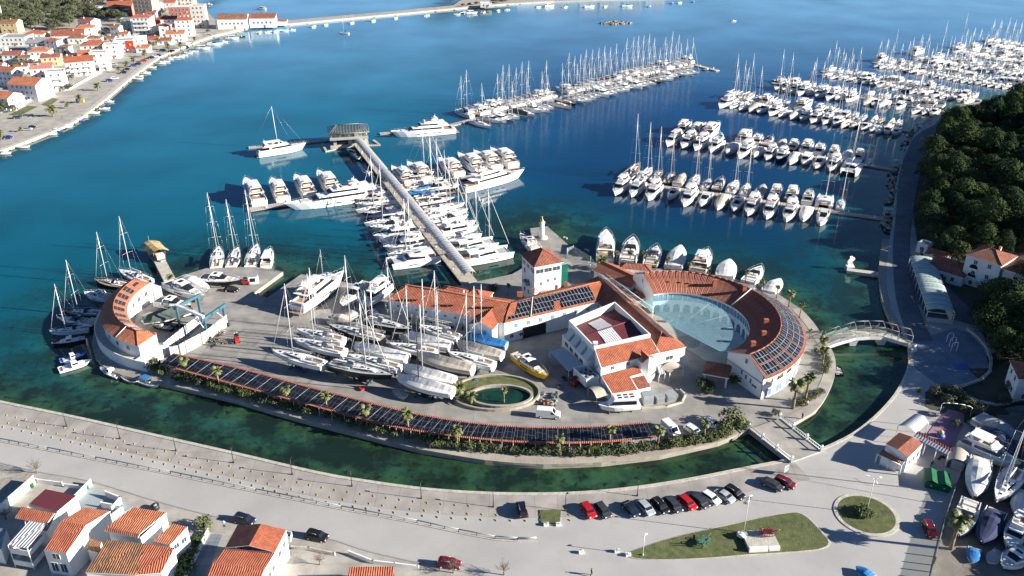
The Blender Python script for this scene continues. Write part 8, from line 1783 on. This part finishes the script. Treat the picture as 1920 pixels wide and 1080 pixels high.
# far quay buildings beyond the causeway
for i,(x0,x1,hh,wm,rf,rm) in enumerate([(968,1008,7,'white_wall','flat','grey_trim'),(1008,1062,8,'stone_wall','gable','roof_orange'),(1064,1085,7,'stone_wall','gable',BR),(1086,1122,8,'cream_wall','gable','roof_orange'),(1124,1165,8,'cream_wall','gable',BR),(1168,1206,8,'beige_wall','gable','roof_orange'),(1210,1250,7,'cream_wall','gable','roof_orange')]):
    ppm=2.1; X_,Y_=G((x0+x1)/2,-3 if x0<1200 else -8,GZ); w=(x1-x0)/ppm*.93; house('quay_house',f'facade on far quay beyond the causeway, {ORD[i]} building from the left','house',X_,Y_+8,w,11,hh,R(2),rf,rm,wm,z0=GZ,st=2,group='houses on the far quay')
for i,(px,py) in enumerate([(925,6),(934,4),(943,6),(952,2),(846,4),(858,-2)]): tr(TO,i,px,py,f'dark tree at the far end of causeway, {ORD[i]} of the clump','trees at the far end of the causeway',.9)
for i,(px,py) in enumerate([(868,12),(880,10),(893,9),(912,11)]): tr(SHP,i,px,py,f'low bush on the far causeway bank, {ORD[i]} from left','bushes on the causeway',1.3)
th(900,6,922,14,'flat','white_trim',WT,'small white hut on the causeway bank',4,'hut',st=1,chim=False)
# ================================================================ houses at the lower left, built from their roof lines
def roofed(name,label,faces,wl,z0=GZ,cat='house',wins=()):
    """faces: (material, [(px,py,z)..]); wl: wall loops [(px,py,z)..]"""
    P0=g3(*wl[0][0]); t=thing(name,label,cat,(P0.x,P0.y,z0)); r=MB()
    for m,f in faces:
        pp=[g3(*p) for p in f]; r.slab(pp,.16,m,'white_trim')
    wb(r,'roof',t); w=MB()
    for l in wl: walls([g3(p[0],p[1],p[2])-Vector((0,0,.17)) for p in l],z0,'white_wall',w)
    wb(w,'wall',t)
    for (a,b,z,n,ww,hh) in wins: A_=g3(*a); B_=g3(*b); win_row(t,A_.xy,B_.xy,[z],n,ww,hh)
    return t
t=roofed('maroon_roof_house','white house with ribbed maroon sheet roof and white balcony canopy, lower-left corner',[('sheet_maroon',[(85,917,7.0),(144,929,7.0),(107,959.5,7.8),(54,945,7.8)]),('roof_orange',[(40,950,7.8),(103,962,7.8),(88,982,7.0),(28,971,7.0)])],
 [[(85,918,7.0),(144,930,7.0),(107,960,7.8),(54,946,7.8)],[(52,948,7.8),(106,960,7.8),(88,995,6.6),(45,985,6.6)]],wins=[((106,960,7),(144,930,7),5.8,2,1.2,1.2)])
B_=[g3(55,977,7.2),g3(88,982,7.2),g3(51,1028,6.8),g3(15,1021.5,6.8)]; k=MB(); k.slab(B_,.1,'sheet_white'); wb(k,'balcony_canopy',t)
for lv in(1.4,4.2):
    k=MB(); q_=[Vector((p.x,p.y,lv+GZ-.4)) for p in B_]; k.slab(q_,.2,'stone','white_trim')
    for a,b in ((q_[1],q_[2]),(q_[2],q_[3]),(q_[3],q_[0])): k.hexa([a,b,b+Vector((.05,.15,0)),a+Vector((.05,.15,0))],[a+Vector((0,0,1)),b+Vector((0,0,1)),b+Vector((.05,.15,1)),a+Vector((.05,.15,1))],'white_wall')
    wb(k,'balcony',t)
for p in B_: k=MB(); k.tube((p.x,p.y,GZ),p,.09,'white_trim',5); wb(k,'post',t,False)
k=MB(); l1=[g3(88,982,7),g3(103,963,7.8),g3(150,942,6.6),g3(151,947,5.5),g3(78,1031,7.0)]; 
t=roofed('twin_slope_house','white house with two-slope orange tiled roof, second from left at the bottom',[('roof_bright',[(115,977,8.6),(161,985,8.6),(207,958,7.6),(157,951,7.6)]),('roof_orange',[(115,977,8.6),(161,985,8.6),(124.5,1037.5,7.0),(82,1031,7.0)])],
 [[(82,1031,7.0),(124,1037,7.0),(161,985,8.6),(206,958,7.6),(157,952,7.6),(115,977,8.6)]],wins=[((82,1031,7),(124,1037,7),3.2,2,1.2,1.9),((82,1031,7),(124,1037,7),5.9,1,1.3,1.1),((124,1037,7),(161,985,7),5.6,2,.8,.8)])
t=roofed('single_slope_house','white house with one broad orange roof slope and overhanging eave',[('roof_bright',[(250,951,9.4),(312,961,9.4),(262,1001,8.4),(200,988,8.4)]),('roof_orange',[(200,988.5,8.4),(262,1001.5,8.4),(259,1008,7.9),(196,995,7.9)])],
 [[(250,952,9.3),(311,962,9.3),(263,1006,8.1),(203,993,8.1)]],wins=[((263,1001,8),(311,962,9),6.8,2,1.1,1.0)])
t=roofed('brown_roof_house','big low house with weathered brown tiled roof, bottom left centre',[('roof_brown',[(200,1012,7.6),(272,1019,7.6),(254,1078,6.4),(160,1073,6.4)]),('roof_orange',[(272,1019,7.6),(328,1027,7.6),(302,1074,6.4),(254,1078,6.4)]),('roof_brown',[(170,1010,5.6),(191,1016,5.6),(185,1036,5.0),(163,1031,5.0)])],
 [[(200,1013,7.5),(327,1028,7.5),(303,1073,6.5),(161,1072,6.5)],[(170,1011,5.5),(191,1017,5.5),(185,1035,5.0),(164,1030,5.0)]],wins=[((303,1073,6),(327,1028,7),4.6,2,1,1.6)])
t=roofed('rear_slope_house','white house with narrow orange roof joined behind the brown-roofed house',[('roof_bright',[(323,982,8),(352,987.5,8),(319,1022,7),(286,1015,7)])],[[(323,983,8),(351,988,8),(318,1022,7),(286,1015,7)]],wins=[((318,1022,7),(351,988,8),5.8,2,1,1)])
t=roofed('gable_house','white house with red gabled roof in front and lower orange roofs, bottom centre-left',[('roof_red',[(489.5,982,9.2),(467,1022.5,9.2),(422,1027,7.9),(445,984.5,7.9)]),('roof_orange',[(489.5,982,9.2),(537,993.5,7.9),(516,1035,7.9),(467,1022.5,9.2)]),('roof_orange',[(422,1027.5,7.4),(516,1035.5,7.4),(497,1066,7.9),(398,1057,7.9)]),('roof_orange',[(398,1057,7.9),(497,1066,7.9),(480,1105,6.8),(380,1098,6.8)])],
 [[(445,985,7.8),(489.5,982.5,9.1),(536,994,7.8),(515,1034,7.8),(423,1027,7.8)],[(423,1028,7.4),(514,1036,7.4),(496,1066,7.8),(478,1103,6.8),(382,1097,6.8),(399,1057,7.8)]],wins=[((515,1034,7.8),(536,994,7.8),5.8,2,1,1.2),((496,1066,7.8),(514,1036,7.4),5,2,1,1.2)])
k=MB()
for i in range(9): k.box((*G(529-i*1.5,1016+i*4.8,4),3.9-i*.34),(1.5,.42,.2),'cream_wall',.2)
a,b=g3(538,1008,4.6),g3(524,1068,1.6); k.hexa([a,b,b+Vector((.15,0,0)),a+Vector((.15,0,0))],[a+Vector((0,0,1)),b+Vector((0,0,1)),b+Vector((.15,0,1)),a+Vector((.15,0,1))],'white_wall'); wb(k,'stair',t)
k=MB(); q_=[g3(534,1003,4.4),g3(547,1005,4.4),g3(545,1015,4.4),g3(531,1013,4.4)]; k.slab(q_,.3,'stone','white_wall')
for a,b in zip(q_,q_[1:]): k.hexa([a,b,b+Vector((.1,.1,0)),a+Vector((.1,.1,0))],[a+Vector((0,0,1)),b+Vector((0,0,1)),b+Vector((.1,.1,1)),a+Vector((.1,.1,1))],'white_wall')
wb(k,'landing',t)
roofed('small_tiled_house','low tiled roof at the bottom edge beside white balustrade','' or [('roof_orange',[(656,1063,5.2),(737,1062,5.2),(742,1100,4.4),(648,1102,4.4)])],[[(656,1063,5.2),(737,1062,5.2),(742,1100,4.4),(648,1102,4.4)]])
x,y=G(95,1060,GZ); 
t=roofed('edge_house','blue-shaded white house cut by the left edge at the bottom',[('sheet_grey',[(-40,985,5),(12,992,5),(2,1030,5),(-50,1020,5)])],[[(-40,985,5),(12,992,5),(2,1030,5),(-50,1020,5)]])
sheet('gravel_plot',P2([(-20,905),(60,885),(66,905),(-10,972)]),'gravel',GZ+.17,.2)
x,y=G(288,968,GZ); t=thing('water_tank','black round water tank beside single-slope house','tank',(*G(292,955,GZ),GZ)); k=MB(); k.tube((0,0,0),(0,0,1.1),.8,'black',14); k.build('tank_body',t); k=MB(); k.tube((0,0,1.1),(0,0,1.2),.4,'grey_trim',10); k.build('lid',t)
for px,py,l in [(60,915,'green wheelie bin by long white garden wall'),(163,918,'green wheelie bin by the terrace wall')]:
    t=thing('wheelie_bin',l,'bin',(*G(px,py,GZ),GZ)); k=MB(); k.frust(-.35,.35,.3,.3,.1,-.42,.42,.36,.36,1.05,'green_skip'); k.build('body',t); k=MB(); k.box((0,0,1.1),(.9,.8,.08),'green_skip'); k.build('lid',t)
# ================================================================ right side buildings
vb=G(1818,538,GZ); ve=G(1845,549,GZ)
va,vc=Vector(G(1798,533,GZ)),Vector(G(1838,547,GZ)); vr=math.atan2((vc-va).y,(vc-va).x)
t=house('villa','large white villa with brown-red tiled roofs and arched loggias in the pines','villa',*(va+(vc-va).normalized()*5+Vector((-(vc-va).normalized().y,(vc-va).normalized().x))*5),10,10,10,vr,'hip','roof_red','white_wall',rise=2.2,st=3,nw=2)
for i,z in enumerate((3.4,6.2,8.6)):
    p=va-(vc-va).normalized()*.5
    for j in range(1): k=MB(); v=Vector(G(1793-(i*4),519-i*22,GZ+0)); 
p0=Vector((vb[0],vb[1]))
def loggia(parent,x,y,z,ang):
    k=MB(); n=8; pts=[(-1.2,0),(1.2,0)]+[(1.2*math.cos(math.pi*j/n),.9+1.1*math.sin(math.pi*j/n)) for j in range(n+1)]
    k.poly([(0,a,b) for a,b in pts],'dark_glass'); k.box((.12,0,.35),(.1,2.4,.7),'white_trim'); o=k.build('loggia_arch',parent); p=parent_w(parent); v=Vector((x-p[0],y-p[1],z-p[2])); v.rotate(Matrix.Rotation(-parent.rotation_euler.z,3,'Z')); o.location=v; o.rotation_euler=(0,0,ang-parent.rotation_euler.z)
tx,ty=t.location.x,t.location.y; fx_,fy_=math.cos(vr),math.sin(vr)
for z in(3.2,5.9,8.0)[:2]:
    loggia(t,tx-fx_*2.2+fy_*5.06,ty-fy_*2.2-fx_*5.06,z+1,vr-math.pi/2)
    loggia(t,tx-fx_*5.06-fy_*2,ty-fy_*5.06+fx_*2,z+1.6,vr+math.pi); loggia(t,tx-fx_*5.06+fy_*2,ty-fy_*5.06-fx_*2,z+1.6,vr+math.pi)
house('villa_wing','long lower wing of the white villa with red tiled roof, right side','villa',tx+fx_*15.5-fy_*2,ty+fy_*15.5+fx_*2,21,10,8.8,vr+.1,'hip','roof_red','white_wall',rise=2.2,st=2)
house('annex_house','low white annex with dark red hip roof between villa and vaulted shed','house',*G(1778,512,2.5),12,10,3.6,vr+.05,'hip','roof_red','white_wall',rise=2.3,st=1)
house('annex_house','small white outbuilding with dark red roof behind the low annex','house',*G(1757,488,3),6,5,4,vr+.05,'gable','roof_red','white_wall',rise=1.1,st=1,chim=False)
house('shore_hut','little white hut in the shade at the edge of the wood','hut',*G(1732,468,2),3.5,3.5,3,vr,'flat','grey_trim','white_wall',st=1,chim=False)
house('edge_villa','white house with tiled balcony cut by the right edge','house',*(Vector(G(1925,757,GZ))+Vector((1.5,4))),7,8,6.5,R(-15),'hip','roof_red','white_wall',rise=1.6,st=2)
# cafe with pergola roof
t=roofed('cafe_house','white single-storey house with red tiled gable and half-tiled porch','' or [('roof_red',[(1711,819,6),(1683,842.5,6),(1661,832,4.9),(1686,811,4.9)]),('roof_red',[(1711,819,6),(1730.5,831.5,4.9),(1702,859,4.9),(1683,842.5,6)]),('roof_orange',[(1655,842,4.4),(1681,858,4.4),(1688,870,3.7),(1647,853,3.7)]),('roof_brown',[(1681,858,4.4),(1699,864,3.9),(1688,871,3.7)])],
 [[(1686,812,4.9),(1711,820,6),(1730,832,4.9),(1702,859,4.9),(1683,843,6),(1662,832,4.9)],[(1657,844,4.1),(1682,860,4.1),(1684,866,3.9),(1653,852,3.9)]],wins=[((1653,852,3.6),(1684,866,3.6),2.6,3,1,1.2),((1702,859,4.9),(1730,832,4.9),3,3,.9,1.1)])
k=MB(); a,b=g3(1645,851,3.7),g3(1690,873,3.7); c_=g3(1702,858,3.9)
for p,q_ in ((a,b),(b,c_)): k.tube(p,q_,.12,'white_trim',4)
for p in (a,a.lerp(b,.5),b): k.tube((p.x,p.y,GZ),p,.16,'white_wall',6)
wb(k,'porch_frame',t,False)
canopy('shade_tent','silver-white curved tent roof beside red-tiled cafe',[(1715,776),(1741,791),(1718,813),(1684,798)],4.4,'sheet_white',.8)
t=thing('long_porch','long porch roof, dark red on one side and white corrugated on other','canopy',(*G(1750,840,4),GZ)); k=MB(); A0,A1,A2,A3=g3(1712,818,4.6),g3(1781,855,4.4),g3(1787,843,4.9),g3(1722,808,5.1)
mA,mB_=(A0+A3)/2+Vector((0,0,.2)),(A1+A2)/2+Vector((0,0,.2)); k.slab([A0,A1,mB_,mA],.08,'sheet_white'); k.slab([mA,mB_,A2,A3],.08,'sheet_maroon'); wb(k,'roof_sheet',t)
for f in(0.05,.35,.65,.95): p=A0.lerp(A1,f); k=MB(); k.tube((p.x,p.y,GZ),p,.09,'white_trim',5); wb(k,'post',t,False)
for px,py,l in [(1743,905,'green skip container, left of two'),(1767,911,'green skip container, right of two')]:
    x,y=G(px,py,GZ); t=thing('skip_container',l,'container',(x,y,GZ),R(70),'green waste containers'); k=MB(); k.frust(-2,2,1.1,1.1,0,-2.3,2.3,1.25,1.25,1.7,'green_skip'); k.build('body',t); k=MB(); k.slab([(-2.3,-1.25,1.72),(2.3,-1.25,1.72),(2.3,0,2.3),(-2.3,0,2.3)],.06,'green_skip'); k.slab([(-2.3,1.25,1.72),(2.3,1.25,1.72),(2.3,0,2.3),(-2.3,0,2.3)],.06,'green_skip'); k.build('lid',t); k=MB(); k.tube((-2.25,0,1),(-2.33,0,1),.16,'white_trim',8); k.build('sticker',t)
x,y=G(1795,870,GZ); t=thing('storage_tent','cream curved tent shelter at the boatyard entrance','tent',(x,y,GZ),R(60)); k=MB(); k.loft([[(x_,2*math.cos(math.pi*j/8),1.5+1.3*math.sin(math.pi*j/8)) for j in range(9)] for x_ in(-2.4,0,2.4)],'canvas_beige'); k.build('cover',t); k=MB()
for s in(-1,1): k.box((0,s*2,.75),(4.8,.06,1.5),'canvas_beige')
k.build('side_wall',t); k=MB(); k.box((-2.42,0,1.2),(.1,2.6,2.2),'metal_flat'); k.build('end_wall',t)
def moto(px,py,rot,label):
    x,y=G(px,py,GZ); t=thing('motorbike',label,'motorbike',(x,y,GZ),rot); k=MB(); k.box((0,0,.65),(1,.3,.4),'black'); k.box((-.4,0,.88),(.7,.28,.12),'rubber'); k.ball((.25,0,.9),(.28,.16,.16),'red',6,4); k.build('body',t)
    for s in(-.7,.72): w=MB(); w.tube((s,-.07,.32),(s,.07,.32),.32,'rubber',10); w.build('wheel',t)
    k=MB(); k.tube((.72,0,.35),(.5,0,1.05),.04,'steel',4); k.tube((.5,-.35,1.08),(.5,.35,1.08),.03,'black',4); k.build('handlebar',t)
moto(1747,872,.8,'black and red motorbike parked in front of the long porch'); moto(1765,861,.3,'dark scooter under the end of the long porch')
# playground, plaza hoops, flag hoop etc.
def hoop(px,py,w,h,label,name='metal_hoop',rot=R(100)):
    x,y=G(px,py,GZ); t=thing(name,label,'sculpture' if name=='metal_hoop' else 'frame',(x,y,GZ),rot); k=MB()
    pts=[(0,-w/2,0),(0,-w/2,h*.8)]+[(0,-w/2*math.cos(math.pi*j/6),h*.8+h*.2*math.sin(math.pi*j/6)) for j in range(1,6)]+[(0,w/2,h*.8),(0,w/2,0)]
    k.path(pts,.09,'white_trim',5); k.build('tube',t); k=MB()
    for s in(-1,1): k.tube((0,s*w/2,0),(0,s*w/2,.08),.2,'white_trim',8)
    k.build('foot',t)
hoop(1780,640,1.7,2.6,'pale metal hoop on the plaza, back one of three'); hoop(1785,648,1.7,2.6,'pale metal hoop on the plaza, middle one of three'); hoop(1788,658,1.7,2.6,'pale metal hoop on the plaza, front one of three')
hoop(1790,777,6.5,3,'white swing frame behind the playground','swing_frame',R(75))
x,y=G(1763,818,GZ); t=thing('playground_toy','blue and yellow climbing toy in middle of playground','playground toy',(x,y,GZ+.1)); k=MB(); k.tube((0,0,0),(0,0,.6),1.1,'blue_paint',10,.8); k.build('base',t); k=MB(); k.ball((0,0,1),(.6,.6,.5),'yellow'); k.build('top',t)
t=thing('floor_tiles','blue and white chequered tile panel set in plaza floor','pavement inlay',(*G(1806,688,GZ),GZ+.09)); k=MB()
for i in range(7):
    for j in range(5): k.box((i*.55-1.9,j*.6-1.2,.01),(.42,.45,.03),'blue_paint')
k.build('tile_field',t)
for i,(px,py) in enumerate([(1712,656),(1712,663)]): x,y=G(px,py,GZ); t=thing('info_panel',f'pale information panel at the footbridge end, {ORD[i]}','sign',(x,y,GZ),.3,'panels by the footbridge'); k=MB(); k.box((0,0,1),(1.6,.15,1.1),'white_trim'); k.build('board',t); k=MB(); k.tube((-.6,0,0),(-.6,0,1),.05,'grey_trim',4); k.tube((.6,0,0),(.6,0,1),.05,'grey_trim',4); k.build('post',t)
x,y=G(1750,777,GZ); t=thing('picnic_table','grey picnic table with benches beside red play board','table',(x,y,GZ+.1),-.4); k=MB(); k.box((0,0,.74),(2.4,.9,.08),'grey_trim'); k.build('tabletop',t)
for s in(-1,1): k=MB(); k.box((0,s*.85,.42),(2.4,.3,.06),'grey_trim'); k.build('bench',t); k=MB(); k.box((s*.9,0,.37),(.1,1.7,.72),'steel'); k.build('leg',t)
x,y=G(1722,735,GZ); t=thing('waste_bin','yellow-topped bin at the corner of the garden','bin',(x,y,GZ)); k=MB(); k.box((0,0,.5),(.7,.6,1),'shrub_green'); k.build('body',t); k=MB(); k.box((0,0,1.05),(.8,.7,.12),'yellow'); k.build('lid',t)
x,y=G(157,186,GZ)
t=thing('waste_bin','blue bin beside the quay palm in the town','bin',(*G(147,192,GZ),GZ)); k=MB(); k.box((0,0,.8),(1.6,1.2,1.5),'blue_paint'); k.build('body',t); k=MB(); k.box((0,0,1.6),(1.7,1.3,.12),'navy_hull'); k.build('lid',t)
t=thing('waste_bin','yellow bin right of the blue bin on the town quay','bin',(*G(155,192,GZ),GZ)); k=MB(); k.box((0,0,.8),(1.6,1.2,1.5),'yellow'); k.build('body',t); k=MB(); k.box((0,0,1.6),(1.7,1.3,.12),'yellow'); k.build('lid',t)
# red buoy boat at the pier tip
o=put('b7',*G(1325,131),0,R(45),'small red workboat tied at the bare tip of the outer pier',None,7)
# terraces with planting on the north quay
for px,py,l in [(1100,470,'small white bench on the lighthouse pier'),(1060,447,'stone bench on lighthouse pier, nearest the lighthouse')]:
    x,y=G(px,py,GZ); t=thing('bench',l,'bench',(x,y,GZ),-.8); k=MB(); k.box((0,0,.45),(1.8,.5,.08),'stone'); k.build('seat',t)
    for s in(-1,1): k=MB(); k.box((s*.7,0,.2),(.2,.45,.42),'stone'); k.build('leg',t)
# garden walls and lawns between the town houses
for i,(pts,l) in enumerate([([(40,196),(90,178),(130,162)],'white garden wall along the quay road below the blue-windowed house'),([(128,170),(160,152),(190,136)],'white pillar wall in front of the tall quay houses'),([(0,212),(36,198)],'pale garden wall at the left edge of the quay'),([(30,208),(62,184)],'thin white wall beside the small lawn on the quay'),([(205,112),(232,102)],'low white wall by the terrace right of the big house')]):
    fence('garden_wall',l,pts,1.1,'white_wall',th=.3,posts=4)
for q_ in ([(78,196),(98,184),(110,186),(92,200)],[(16,216),(52,198),(70,200),(40,216)],[(285,41),(300,38),(312,42),(296,45)]): struct(MB().prism(P2(q_),GZ-.1,GZ+.12,'grass').build('lawn'))
for p in list(PR.values())+TP+TO+TB+SHP+PA+list(CARS.values()): drop(p)
